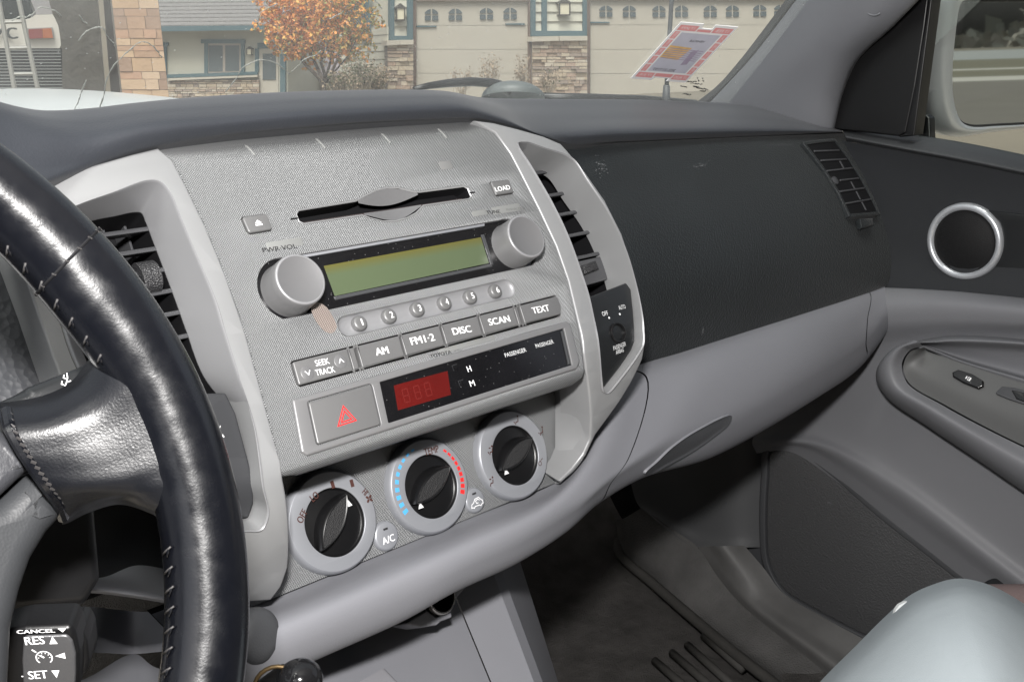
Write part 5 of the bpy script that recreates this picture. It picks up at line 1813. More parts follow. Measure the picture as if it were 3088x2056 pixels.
# outside mirror
M['mirhouse'] = mat('silver_mirror_housing', (0.42, 0.43, 0.44), 0.28, .6, .5)
mir = MB()
HO = [(2143, 5), (2131, 142), (2137, 214), (2151, 267), (2177, 306), (2213, 316), (2290, 306), (2420, 288), (2560, 240), (2560, -30), (2420, -45), (2250, -30), (2165, -20)]
GO = [(2204, 10), (2191, 89), (2185, 178), (2190, 240), (2206, 280), (2228, 291), (2290, 290), (2420, 277), (2530, 230), (2530, 8), (2420, 1), (2270, 0), (2215, 1)]
MF = Flat(at(2290, 160, X=1.42), Vector((.93, -.36, 0)), Vector((0, 0, 1)))
Hn = [tuple(p) for p in catmull([MF.px(*p, 0) for p in HO], 96, True)]
Gn = [tuple(p) for p in catmull([MF.px(*p, -4) for p in GO], 96, True)]
hcen = (sum(p[0] for p in Hn) / 96, sum(p[1] for p in Hn) / 96)
secs = [(Gn, -6), (Gn, 0), ([(g[0] * .8 + h[0] * .2, g[1] * .8 + h[1] * .2) for g, h in zip(Gn, Hn)], 2), ([(g[0] * .45 + h[0] * .55, g[1] * .45 + h[1] * .55) for g, h in zip(Gn, Hn)], 1), (Hn, -10), ([(hcen[0] + (h[0] - hcen[0]) * .99, hcen[1] + (h[1] - hcen[1]) * .99) for h in Hn], -30),
        ([(hcen[0] + (h[0] - hcen[0]) * .9, hcen[1] + (h[1] - hcen[1]) * .9) for h in Hn], -60), ([(hcen[0] + (h[0] - hcen[0]) * .6, hcen[1] + (h[1] - hcen[1]) * .6) for h in Hn], -90), ([(hcen[0] + (h[0] - hcen[0]) * .05, hcen[1] + (h[1] - hcen[1]) * .05) for h in Hn], -100)]
V = [MF(p[0], p[1], w) for P, w in secs for p in P]
sg = area2(Hn) > 0
mir.add(V, grid_faces(len(secs), 96, wrap_c=True, flip=not sg))
mo = mir.build('side_mirror', M['mirhouse'], door, smooth=60)
k = MB()
Gi = ccw(Gn)
n1 = Vector((-.36, -.93, 0))
plate(k, MF, inset(Gi, .6), w0=-9, w1=-4.5, bev=0)
mg = mat('mirror_glass', (0.56, 0.58, 0.57), 0.02, 1.0)
k.build('mirror_glass', mg, mo)
k = MB()
plate(k, MF, inset(Gi, -.4), [inset(Gi, 3.0)], w0=-8, w1=-3.4, bev=.6)
k.build('glass_gasket', M['black'], mo)
M['sideglass'] = bpy.data.materials.new('side_window_glass')
M['sideglass'].use_nodes = True
nt = M['sideglass'].node_tree
nt.nodes.clear()
go_ = nt.nodes.new('ShaderNodeOutputMaterial'); gt_ = nt.nodes.new('ShaderNodeBsdfTransparent'); gt_.inputs[0].default_value = (.80, .84, .81, 1)
gg_ = nt.nodes.new('ShaderNodeBsdfGlossy'); gg_.inputs['Roughness'].default_value = .02
gf_ = nt.nodes.new('ShaderNodeMixShader'); gf_.inputs[0].default_value = .035
nt.links.new(gt_.outputs[0], gf_.inputs[1]); nt.links.new(gg_.outputs[0], gf_.inputs[2]); nt.links.new(gf_.outputs[0], go_.inputs[0])
k = MB()
SGf = Flat(at(2200, 200, X=1.135), (0, -1, 0), (0, 0, 1))
plate(k, SGf, [SGf.px(*p) for p in [(2112, 330), (2128, 150), (2146, -20), (2150, -80), (2560, -80), (2560, 430), (2355, 385), (2200, 350)]], w0=-4, w1=0, bev=0)
k.build('side_window', M['sideglass'], door)
k = MB()
ARf = Flat(at(2120, 290, X=1.19), (0, -1, 0), (0, 0, 1))
plate(k, ARf, rounded([ARf.px(*p) for p in [(2080, 264), (2130, 265), (2138, 272), (2141, 345), (2080, 345)]], 2), w0=-12, w1=0, bev=2)
k.build('mirror_arm', M['black'], mo)

# ---------------------------------------------------------------- pickup body round the cabin
body = empty('pickup_truck', (0.42, 1.0, -1.2), 'white pickup truck body with grey windscreen pillar, bonnet and dirty hazed windscreen', 'pickup truck')
M['pillar'] = mat('grey_pillar_trim', (0.135, 0.139, 0.152), 0.6, 0, .35, bump=[('noise', 700, .15, .0005)], var=(6, .05))
k = MB()
pl = [XL([(1634, 238), (1678, 191), (1738, 125), (1834, 0), (1905, -90)], [1.10, 1.095, 1.085, 1.07, 1.06]),
      XL([(1668, 250), (1710, 195), (1768, 128), (1860, 0), (1930, -90)], [1.085, 1.078, 1.068, 1.053, 1.043]),
      XL([(1770, 268), (1806, 200), (1855, 130), (1945, 10), (2010, -90)], [1.070, 1.062, 1.052, 1.037, 1.027]),
      XL([(1870, 288), (1893, 212), (1925, 138), (2010, 42), (2090, -80)], [1.075, 1.068, 1.058, 1.043, 1.035]),
      XL([(1912, 296), (1930, 216), (1960, 142), (2048, 56), (2140, -40)], [1.09, 1.085, 1.075, 1.06, 1.05]),
      XL([(1922, 298), (1940, 218), (1970, 144), (2058, 58), (2150, -38)], [1.11, 1.105, 1.095, 1.08, 1.07])]
loft(k, pl, nc=50, nr=44, thick=(.03, .03, 0))
k.build('pillar_trim', M['pillar'], body, smooth=0)
k = MB()
ck_ = Flat(at(2050, 50, X=1.045), (0, -1, 0), (0, 0, 1))
tube(k, [at(2010 + 15 * math.cos(rad(t)), 27 + 9 * math.sin(rad(t)), X=1.040) for t in range(20, 161, 14)], .0009, 6)
k.build('trim_clip', M['pillar'], body, smooth=0)
k = MB()
loft(k, [XL([(1606, 240), (1657, 200), (1714, 136), (1772, 61), (1818, 0), (1862, -60)], [1.115, 1.11, 1.10, 1.09, 1.083, 1.075]),
         XL([(1622, 240), (1669, 195), (1727, 130), (1784, 57), (1828, 0), (1873, -60)], [1.105, 1.10, 1.09, 1.08, 1.073, 1.065]),
         XL([(1640, 240), (1683, 190), (1742, 124), (1797, 52), (1840, -2), (1886, -62)], [1.112, 1.107, 1.097, 1.087, 1.08, 1.072])], nc=50, nr=12, thick=(.02, .02, 0))
k.build('window_seal', mat('black_rubber_seal', (.008, .008, .009), .8, bump=[('noise', 400, .5, .001)]), body, smooth=0)

# windscreen: a thin curved pane, dusty, with added haze that washes out the view
M['glass'] = bpy.data.materials.new('dusty_hazed_windscreen_glass')
M['glass'].use_nodes = True
nt = M['glass'].node_tree
nt.nodes.clear()
NN, LL = nt.nodes.new, nt.links.new
out = NN('ShaderNodeOutputMaterial'); tr_ = NN('ShaderNodeBsdfTransparent'); tr_.inputs[0].default_value = (.90, .94, .925, 1)
gl = NN('ShaderNodeBsdfGlossy'); gl.inputs['Roughness'].default_value = .02
fr_ = NN('ShaderNodeFresnel'); fr_.inputs[0].default_value = 1.45
df = NN('ShaderNodeBsdfDiffuse'); df.inputs[0].default_value = (.75, .78, .76, 1)
tl_ = NN('ShaderNodeBsdfTranslucent'); tl_.inputs[0].default_value = (.75, .78, .76, 1)
dmx = NN('ShaderNodeMixShader'); dmx.inputs[0].default_value = .6
LL(df.outputs[0], dmx.inputs[1]); LL(tl_.outputs[0], dmx.inputs[2])
m1 = NN('ShaderNodeMixShader'); m2 = NN('ShaderNodeMixShader')
tcn = NN('ShaderNodeTexCoord'); nzn = NN('ShaderNodeTexNoise'); nzn.inputs['Scale'].default_value = 7; nzn.inputs['Detail'].default_value = 5
von = NN('ShaderNodeTexVoronoi'); von.inputs['Scale'].default_value = 95
lt = NN('ShaderNodeMath'); lt.operation = 'LESS_THAN'; lt.inputs[1].default_value = .07
mp = NN('ShaderNodeMapRange'); mp.inputs[1].default_value = .3; mp.inputs[2].default_value = .75; mp.inputs[3].default_value = .12; mp.inputs[4].default_value = .26
ad = NN('ShaderNodeMath'); ad.operation = 'MULTIPLY_ADD'; ad.inputs[1].default_value = .3
LL(tcn.outputs['Object'], nzn.inputs['Vector']); LL(tcn.outputs['Object'], von.inputs['Vector'])
LL(nzn.outputs['Fac'], mp.inputs[0]); LL(von.outputs['Distance'], lt.inputs[0])
LL(lt.outputs[0], ad.inputs[0]); LL(mp.outputs[0], ad.inputs[2])
LL(ad.outputs[0], m1.inputs[0]); LL(tr_.outputs[0], m1.inputs[1]); LL(dmx.outputs[0], m1.inputs[2])
fm = NN('ShaderNodeMath'); fm.operation = 'MULTIPLY'; fm.inputs[1].default_value = .6
LL(fr_.outputs[0], fm.inputs[0]); LL(fm.outputs[0], m2.inputs[0]); LL(m1.outputs[0], m2.inputs[1]); LL(gl.outputs[0], m2.inputs[2]); LL(m2.outputs[0], out.inputs[0])


def gpt(x, t):
    """windscreen point: x across the truck, t from the base (0) to the roof (1)"""
    c = (x - .42)
    return Vector((x - c * .12 * t, 1.0 - .36 * c * c - t * .56 + .1 * t * t * .3, -.098 - .05 * c * c + .47 * t))


k = MB()
nx, ny = 40, 24
V = [gpt(-.42 + 1.68 * i / (nx - 1), -.02 + 1.02 * j / (ny - 1)) for j in range(ny) for i in range(nx)]
k.add(V, grid_faces(ny, nx))
GLS = [[V[j * nx + i] for i in range(nx)] for j in range(ny)]
k.build('windscreen', M['glass'], body, smooth=0)
gpp = Patch(GLS)
# dried streaks on the outside of the pane
STR = [[(205, 305), (214, 280), (228, 262), (240, 225), (250, 180), (275, 143), (300, 120), (322, 103), (333, 101), (350, 108), (365, 124), (374, 137)],
       [(182, 100), (200, 78), (225, 68), (240, 70), (245, 82), (255, 96), (264, 104), (268, 116)], [(185, 40), (195, 55), (203, 60)],
       [(165, 285), (172, 262), (182, 240), (190, 215), (200, 190)], [(30, 52), (48, 44), (66, 44), (84, 32), (95, 22), (110, 24), (132, 32), (143, 42)],
       [(520, 215), (545, 185), (560, 160), (590, 145), (605, 142), (640, 152), (668, 176)],
       [(740, 120), (730, 130), (700, 142), (688, 155), (672, 170)], [(880, 24), (870, 12), (862, 3)], [(760, 48), (776, 40), (788, 34)], [(596, 50), (604, 32), (640, 14)]]
M['dirt'] = mat('dried_dirt', (.40, .40, .37), .9)
for st in STR:
    k = MB()
    c_ = catmull(st, len(st) * 5)
    P3 = []
    for i, (x, y) in enumerate(c_):
        hp, hn = gpp.hit(x + random.uniform(-1.0, 1.0), y + random.uniform(-1.0, 1.0))
        P3.append(hp - hn * .002)
    tube(k, P3, [random.uniform(.00015, .00075) for _ in P3], 5)
    k.build('dirt_streak', M['dirt'], body, smooth=0)
k = MB()
rv_ = [[gpt(-.42 + 1.68 * i / 20, 1.0) + Vector((0, -.01, 0)) for i in range(21)],
       [Vector((-.42 + 1.68 * i / 20, .0, .42)) for i in range(21)], [Vector((-.42 + 1.68 * i / 20, -1.3, .42)) for i in range(21)]]
V = [p for r in rv_ for p in r]
k.add(V, grid_faces(3, 21)); k.add([p + Vector((0, 0, .04)) for p in V], grid_faces(3, 21, flip=True))
k.build('roof', mat('grey_headlining', (.32, .32, .32), .95), body, smooth=0)  # unseen roof, added to keep sky light out of the cabin
k = MB()
box(k, (.42, -1.32, -.15), 1.72, .04, 1.2)
box(k, (-.44, .1, -.42), .05, 2.8, .72)
box(k, (-.44, -.75, .19), .05, 1.15, .5)
box(k, (1.24, -.75, -.15), .05, 1.15, 1.2)
box(k, (1.20, -.30, -.4), .05, .3, .72)
k.build('cab_light_block', M['greydark'], body)  # unseen walls, added to close the cab and cut the light inside
# bonnet
hd = []
for Yh, dz in ((1.02, -.125), (1.15, -.085), (1.35, -.055), (1.55, -.042), (1.75, -.040), (2.0, -.058), (2.2, -.12)):
    row = []
    for i in range(9):
        x = -.55 + i * .24
        row.append(Vector((x, Yh, dz - .42 * max(0, x - .57) ** 2 - .02 * max(0, -.1 - x))))
    hd.append(row)
k = MB()
loft(k, hd, nc=50, nr=40, thick=(0, 0, -.03))
M['whitepaint'] = mat('white_car_paint', (.72, .74, .73), .3, 0, .5, coat=.4)
k.build('bonnet', M['whitepaint'], body, smooth=0)
k = MB()
tube(k, [at(952, 205, Y=1.03), at(985, 198, Y=1.03), at(1030, 192, Y=1.03), at(1080, 188.5, Y=1.03), at(1130, 191, Y=1.03), at(1150, 196, Y=1.03), at(1170, 212, Y=1.03)], [.003, .004, .005, .0055, .0055, .006, .006], 8)
tube(k, [at(1240, 224, Y=1.02), at(1350, 226, Y=1.0), at(1480, 230, Y=.98), at(1600, 240, Y=.96)], .006, 8)
k.build('wiper', M['black'], body, smooth=0)
k = MB()
dc = at(1180, 224, Y=1.02)
V = []
for i in range(9):
    for j in range(40):
        a, b_ = math.pi / 2 * i / 8, 2 * math.pi * j / 40
        V.append(dc + CR * (math.cos(b_) * math.cos(a) * .0405) + CW * (math.sin(b_) * math.cos(a) * .04) + Vector((0, 0, math.sin(a) * .0205 - .002)))
k.add(V, grid_faces(9, 40, wrap_c=True))
k.build('washer_cover', mat('grey_green_rubber', (.11, .125, .125), .45, 0, .5, var=(80, .2)), body, smooth=0)
k = MB()
tube(k, [at(1532, 242, X=1.2), at(1532, 228, X=1.2), at(1533, 196, X=1.2)], [.0075, .006, .0045], 10)
tube(k, [at(1533, 200, X=1.2), at(1538, 110, X=1.2), at(1544, 10, X=1.2), at(1548, -60, X=1.2)], .0032, 10)
k.build('antenna', mat('dark_antenna_rubber', (.05, .055, .06), .5), body, smooth=0)

# permit sticker on the glass (seen from behind, so its print is mirrored)
CORN = [(1449, 176), (1575, 186), (1696, 58), (1564, 46.5)]
q4 = []
for x, y in CORN:
    hp, hn = gpp.hit(x, y); q4.append(hp)
o_ = sum(q4, Vector()) / 4
nn_ = (q4[1] - q4[0]).cross(q4[3] - q4[0]).normalized()
if nn_.dot(o_) > 0: nn_ = -nn_
def on_st(x, y):
    r = ray(x, y); return r * ((o_.dot(nn_)) / r.dot(nn_))
q4 = [on_st(x, y) for x, y in CORN]
def ST(u, v, w=0.0):
    a = q4[0].lerp(q4[1], u / 100); b_ = q4[3].lerp(q4[2], u / 100)
    return a.lerp(b_, v / 100) + nn_ * (w * .001 + .003)
st = empty('windscreen_sticker', tuple(o_), 'pink and white permit sticker with a sunset picture on the windscreen', 'sticker')
M['stwhite'] = mat('sticker_white', (.88, .88, .88), .6)
M['stpink'] = mat('sticker_pink', (.80, .36, .36), .6)
M['stsky'] = mat('sticker_blue_grey', (.58, .58, .66), .6, var=(60, .15))
M['stsun'] = mat('sticker_orange', (.75, .5, .22), .6, var=(120, .3))
M['stpurple'] = mat('sticker_purple', (.42, .36, .47), .6, var=(120, .3))
k = MB()
plate(k, ST, [(0, 0), (37, 0), (39, 5), (65, 5), (64, 0), (100, 0), (100, 100), (60, 100), (61, 93), (42, 93), (40, 100), (0, 100)], w0=-.6, w1=0, bev=0)
cells = [(4, 4, 33, 13), (35, 7, 66, 13), (68, 4, 96, 13), (4, 87, 36, 96), (38, 87, 62, 91), (64, 87, 96, 96)]
for i in range(5):
    cells += [(4, 15 + i * 14.4, 13, 27.6 + i * 14.4), (87, 15 + i * 14.4, 96, 27.6 + i * 14.4)]
for a, b_, c_, d_ in cells:
    sheet(k, ST, [(a, b_), (c_, b_), (c_, d_), (a, d_)], .1, 1)
sheet(k, ST, [(16, 16), (84, 16), (84, 84), (16, 84)], .1, 2)
sheet(k, ST, [(16, 40), (50, 38), (56, 60), (16, 62)], .2, 3)
for i in range(6):
    sheet(k, ST, [(18, 40 + i * 3.4), (80, 38 + i * 3.4), (80, 39.2 + i * 3.4), (18, 41.2 + i * 3.4)], .3, 4)
sheet(k, ST, [(62, 30), (72, 32), (70, 58), (60, 54)], .35, 4)
def mtext(s_, u, v, w_, h_, mi, rot=0, lay=.4):
    text(k, lambda a, b_, c_: ST(2 * u - a, b_, c_), s_, u, v, w_, h_, rot, lay, mi)
for i, s_ in enumerate(('17 JUL', '17 AUG', '17 SEP')):
    pass
for (u, v, s_) in ((18, 8.5, '17 JUL'), (82, 8.5, '17 AUG'), (20, 91.5, '17 JAN'), (80, 91.5, '17 FEB')):
    mtext(s_, u, v, 22, 4.6, 0)
for i, (l_, r_) in enumerate((('JUN', 'SEP'), ('MAY', 'OCT'), ('APR', 'NOV'), ('MAR', 'DEC'), ('FEB', 'JAN'))):
    for u, s_ in ((8.5, l_), (91.5, r_)):
        text(k, ST, '17 ' + s_, u, 21.3 + i * 14.4, 11, 4.4, rad(90), .4, 0)
mtext('302-317197', 42, 20, 40, 4.6, 5)
mtext('VEHICLE', 54, 72, 26, 3.4, 5)
k.build('print', [M['stwhite'], M['stpink'], M['stsky'], M['stsun'], M['stpurple'], M['ink']], st)
k = MB()
for x0, y0, x1, y1 in ((1648, 187, 1676, 190), (1640, 183, 1664, 184), (1655, 194, 1668, 196), (1662, 197, 1690, 203), (1670, 204, 1684, 206), (1626, 194, 1640, 196), (1631, 211, 1650, 214), (1664, 176, 1668, 186), (1675, 176, 1678, 186)):
    x0 -= 62; x1 -= 62
    n_ = int((x1 - x0) / 3.2) + 2
    for i in range(n_):
        f = i / n_
        a, b_ = on_st(x0 + (x1 - x0) * f, y0 + (y1 - y0) * f), on_st(x0 + (x1 - x0) * f + random.uniform(1, 2.6), y0 + (y1 - y0) * f + random.uniform(-2.0, 2.0))
        tube(k, [a + nn_ * .003, b_ + nn_ * .003], random.uniform(.0004, .0008), 4)
tag(k.build('glass_marking', M['ink'], None), 'tiny dark printed maker marking on the glass below the pink sticker', 'glass marking')

# passenger seat corner
seat = empty('passenger_seat', tuple(at(2200, 1568, Z=-.50)), 'pale blue-grey seat corner rising in front of a brownish seat cushion', 'car seat')
M['seatpale'] = mat('pale_blue_grey_vinyl', (.34, .38, .40), .85, 0, .15, var=(7, .05), bump=[('noise', 1100, .35, .0006), ('noise', 22, .3, .004)])
M['seatbrown'] = mat('brown_grey_seat_cloth', (.20, .15, .145), .9, 0, .2, bump=[('noise', 700, .4, .001)])
S_out = [(1760, 1730), (1840, 1640), (1897, 1568), (1975, 1490), (2040, 1425), (2094, 1378), (2140, 1355), (2205, 1338), (2276, 1352), (2355, 1395), (2440, 1460), (2540, 1560)]
c_in = (2240, 1560)
rows = []
c_in = (2330, 1760)
for i_ in range(15):
    f = 1.02 - i_ * .07
    d_ = .82 - .17 * math.sqrt(max(0, 1 - (f / 1.02) ** 2))
    rows.append([at(c_in[0] + (x - c_in[0]) * f, c_in[1] + (y - c_in[1]) * f, d=d_) for x, y in S_out])
k = MB()
loft(k, rows, nc=90, nr=40)
k.build('bolster', M['seatpale'], seat, smooth=0)
k = MB()
tg = [at(x, y, d=.80) for x, y in [(2056, 1417), (2060, 1402), (2068, 1391), (2082, 1384), (2088, 1383), (2078, 1394), (2068, 1404)]]
k.add(tg + [p + CW * .004 for p in tg], [tuple(range(7))] + [(i, (i + 1) % 7, 7 + (i + 1) % 7, 7 + i) for i in range(7)])
k.build('piping_tab', mat('white_seat_tab', (.6, .62, .62), .6), seat)
k = MB()
loft(k, [[at(2180, 1346, d=.93), at(2254, 1343, d=.92), at(2355, 1342, d=.91), at(2500, 1345, d=.9)],
         [at(2180, 1352, d=.89), at(2254, 1350, d=.88), at(2355, 1350, d=.87), at(2500, 1352, d=.86)],
         [at(2180, 1420, d=.83), at(2254, 1430, d=.82), at(2355, 1440, d=.81), at(2500, 1450, d=.80)]], nc=30, nr=24, thick=(.02, .05, -.08))
k.build('cushion', M['seatbrown'], seat, smooth=0)

# ---------------------------------------------------------------- the street outside
HF = Vector((math.sin(YAW), math.cos(YAW), 0)); HR = Vector((math.cos(YAW), -math.sin(YAW), 0))


class Fac:
    """an upright house front at distance D, turned by off degrees"""
    def __init__(s, D, off=0.0):
        a = rad(off)
        s.n = HF * math.cos(a) - HR * math.sin(a)
        s.r = HR * math.cos(a) + HF * math.sin(a)
        s.o = HF * D

    def p(s, x, y, out=0.0):
        r = ray(x, y)
        return r * ((s.o - s.n * out).dot(s.n) / r.dot(s.n))

    def block(s, mb, x0, y0, x1, y1, out=0.0, thick=.1, mi=0):
        Q = [s.p(x0, y1, out), s.p(x1, y1, out), s.p(x1, y0, out), s.p(x0, y0, out)]
        return hexa(mb, Q, s.n * thick, mi)

    def poly(s, mb, pts, out=0.0, thick=.1, mi=0):
        Q = [s.p(x, y, out) for x, y in pts]
        n = len(Q)
        B = [q_ + s.n * thick for q_ in Q]
        tri_ = tessellate_polygon([[Vector((a, b_, 0)) for a, b_ in pts]])
        F = []
        for t in tri_:
            a, b_, c_ = (Q[i] for i in t)
            F.append(t if (b_ - a).cross(c_ - a).dot(s.n) < 0 else t[::-1])
        F2 = [tuple(i + n for i in f[::-1]) for f in F]
        W = [(i, (i + 1) % n, n + (i + 1) % n, n + i) for i in range(n)]
        mb.add(Q + B, F + F2 + W, mi)


def struct(mb, name, m, label=None):
    o = mb.build(name, m, None, smooth=25)
    tag(o, label, None, None, 'structure')
    return o


def gz(d):
    return -1.5 + .35 * min(1, max(0, (d - 5) / 17))


M['siding'] = mat('cream_lap_siding', (.58, .56, .47), .7, var=(3, .05))
M['bluetrim'] = mat('blue_grey_trim_paint', (.075, .135, .155), .6, var=(5, .1))
M['gdoor'] = mat('beige_garage_door', (.52, .475, .40), .6, var=(2, .06))
M['brownjamb'] = mat('brown_weathered_jamb', (.17, .12, .095), .8, var=(20, .25))
M['wglass'] = mat('dark_window_glass', (.10, .125, .135), .08, 0, .8)
M['lampmetal'] = mat('dark_bronze_lantern', (.09, .08, .07), .5, .3)
M['lampglass'] = mat('frosted_lantern_glass', (.8, .74, .56), .4)
M['capstone'] = mat('pale_cap_stone', (.55, .50, .42), .85, var=(8, .1))
ST_COL = [(.50, .40, .29), (.44, .34, .26), (.55, .46, .35), (.36, .29, .24), (.47, .35, .27), (.58, .50, .40)]
M['stones'] = [mat('ledge_stone', c_, .9, var=(9, .18), bump=[('noise', 14, .6, .03)]) for c_ in ST_COL]
M['stones2'] = [mat('dressed_sandstone', tuple(min(.75, v * k_) for v, k_ in zip(c_, (1.2, 1.02, .9))), .9, var=(5, .14), bump=[('noise', 12, .4, .02)]) for c_ in ST_COL]
M['mortar'] = mat('grey_mortar', (.25, .22, .19), .95)
M['gable'] = mat('grey_asphalt_shingle', (.20, .19, .185), .95, var=(14, .3), bump=[('noise', 10, .8, .05)])


def masonry(mb, F_, x0, y0, x1, y1, hs_, ws_, out=0.0, jit=.02, lean=0.0):
    """courses of separate stones in front of a mortar bed"""
    F_.poly(mb, [(x0, y0), (x1, y0), (x1 + lean, y1), (x0 + lean, y1)], out, .3, 6)
    y = y0
    while y < y1:
        h = random.uniform(*hs_)
        ye = min(y + h, y1)
        f0, f1 = (y - y0) / (y1 - y0), (ye - y0) / (y1 - y0)
        x = x0
        while x < x1:
            w = random.uniform(*ws_)
            xe = min(x + w, x1)
            if x1 - xe < ws_[0] * .5: xe = x1
            g = .5
            o_ = out + random.uniform(.02, .02 + jit)
            F_.poly(mb, [(x + lean * f0 + g, y + g), (xe + lean * f0 - g, y + g), (xe + lean * f1 - g, ye - g), (x + lean * f1 + g, ye - g)], o_, .06, random.randrange(6))
            x = xe
        y = ye


# --- garage house straight ahead -----------------------------------------------
GA = Fac(25, 20)
gh = empty('garage_house', tuple(GA.p(1150, 215)), 'cream house with two beige garage doors, blue trim and stone pillars', 'house')
k = MB()
GA.block(k, 898, -260, 1960, 232, -.12, 5.0)
k.build('wall', M['siding'], gh, smooth=25)
# side wall running back on the left, with its window
k = MB()
c0_, c1_ = GA.p(898, -260), GA.p(898, 232)
sd_ = HF * 2.6 - HR * 1.45
hexa(k, [c1_ + sd_, c1_, c0_, c0_ + sd_], HR * .2)
for i in range(10):
    z0_ = -1.2 + i * .17
    a = c1_ + Vector((0, 0, z0_ - c1_.z)); b_ = a + sd_
    hexa(k, [b_, a, a + Vector((0, 0, .16)) + HR * .012, b_ + Vector((0, 0, .16)) + HR * .012], HR * .05)
k.build('side_wall', M['siding'], gh, smooth=25)
sw_ = Fac(26.3, -61)
k = MB()
def sidep(f, z): return c1_ + sd_ * f + Vector((0, 0, z - c1_.z)) - HR * .05
hexa(k, [sidep(.8, .22), sidep(.28, .22), sidep(.28, 1.3), sidep(.8, 1.3)], HR * .04, 0)
hexa(k, [sidep(.74, .30) - HR * .03, sidep(.34, .30) - HR * .03, sidep(.34, 1.3) - HR * .03, sidep(.74, 1.3) - HR * .03], HR * .02, 1)
k.build('side_window', [M['bluetrim'], M['wglass']], gh, smooth=25)


def arched(x, y, w, h, sx, sy, n=7):
    """one pane of the four-light garage window; top panes have a curved shoulder"""
    g = 1.9
    x0, x1 = (x - w / 2, x - g) if sx < 0 else (x + g, x + w / 2)
    if sy > 0:
        return [(x0, y + g), (x1, y + g), (x1, y + h / 2), (x0, y + h / 2)]
    P = [(x0, y - g), (x1, y - g)]
    top = [(x + w / 2 * t, y - h / 2 + (h * .30) * (abs(t) ** 2.2)) for t in [i / n for i in range(n + 1)]]
    if sx < 0:
        return [(x1, y - g), (x0, y - g)] + [(2 * x - a, b_) for a, b_ in top[::-1]][:-1] + [(x1, y - h / 2)]
    return [(x0, y - g), (x1, y - g)] + top[::-1][:-1] + [(x0, y - h / 2)]


def garage_door(x0, x1, y0, y1, wins, hinges, lab):
    k = MB()
    GA.block(k, x0, y0, x1, y1, .0, .08)
    ys = [y0 + (y1 - y0) * i / 4 for i in range(5)]
    for a, b_ in zip(ys, ys[1:]):
        GA.block(k, x0 + .6, a + .5, x1 - .6, b_ - .35, .03, .06)
    d_ = k.build('garage_door', M['gdoor'], gh, smooth=25)
    d_['label'] = lab
    for x, y, w, h in wins:
        k = MB()
        for sx in (-1, 1):
            for sy_ in (-1, 1):
                GA.poly(k, arched(x, y, w, h, sx, sy_), .055, .03, 0)
        k.build('window', M['wglass'], d_, smooth=25)
    for a, b_, y in hinges:
        k = MB()
        GA.poly(k, [(a, y - 2), (b_, y - 1.4), (b_, y + 1.2), (a, y + 2)], .06, .04)
        k.build('hinge_strap', M['bluetrim'], d_, smooth=25)


garage_door(957, 1216, 4, 224, [(992.5, 34.7, 30, 26.5), (1047.5, 34, 30, 26.5), (1119, 32.4, 30, 26.5), (1173.5, 31.7, 30, 26.5)], [(958, 1004, 61.5), (1207, 1163, 56)], 'single garage door with four arched windows')
garage_door(1357, 1900, 2, 226, [(x, y, 29, 26) for x, y in ((1394, 26.8), (1447.7, 27), (1516, 27), (1568, 26.6), (1634, 26.6), (1685, 26.2), (1748, 25.4), (1796, 25))], [(1358, 1402, 52.5)], 'wide garage door with eight arched windows')
k = MB()
for a, b_ in ((950, 957), (1216, 1223), (1350, 1357)):
    GA.block(k, a, -10, b_, 224, .10, .2)
GA.block(k, 950, -6, 1223, 4, .10, .2); GA.block(k, 1350, -8, 1900, 2, .10, .2)
k.build('door_jamb', M['brownjamb'], gh, smooth=25)
for a, b_, c_, d_ in ((897.5, -120, 907, 92), (936.5, -120, 950, 92), (897.5, 83, 950, 92.5), (1222, -120, 1232, 83), (1246.5, -120, 1258, 83), (1341, -120, 1350, 83), (1222, 71.5, 1350, 83.5)):
    k = MB()
    GA.block(k, a, b_, c_, d_, .16 + random.uniform(0, .01), .2)
    k.build('trim_board', M['bluetrim'], gh, smooth=25)
for x0, x1, yb in ((907, 936.5, 83), (1232, 1246.5, 71.5), (1258, 1341, 71.5)):
    k = MB()
    for i in range(8):
        y1_ = yb - i * 22
        Q = [GA.p(x0, y1_, .13), GA.p(x1, y1_, .13), GA.p(x1, y1_ - 22.5, .09), GA.p(x0, y1_ - 22.5, .09)]
        hexa(k, Q, GA.n * .1)
    k.build('lap_siding', M['siding'], gh, smooth=25)
for x0, x1, yc, ys_, ye in ((890, 951, 92.5, 103.5, 226), (1223.5, 1351, 83.5, 94.5, 228)):
    k = MB()
    n_ = 2 if x1 - x0 > 80 else 1
    GA.poly(k, [(x0, yc + 1.5), (x0 + (x1 - x0) * .48, yc), (x0 + (x1 - x0) * .49, ys_), (x0, ys_ + 2)], .34, .5)
    GA.poly(k, [(x0 + (x1 - x0) * .492, yc), (x1, yc - .3), (x1, ys_ - .5), (x0 + (x1 - x0) * .50, ys_)], .34, .5)
    k.build('cap_stone', M['capstone'], gh, smooth=25)
    k = MB()
    masonry(k, GA, x0 + 2, ys_, x1, ye, (5.5, 11), (10, 34), .2, .06)
    k.build('stone_base', M['stones'] + [M['mortar']], gh, smooth=25)


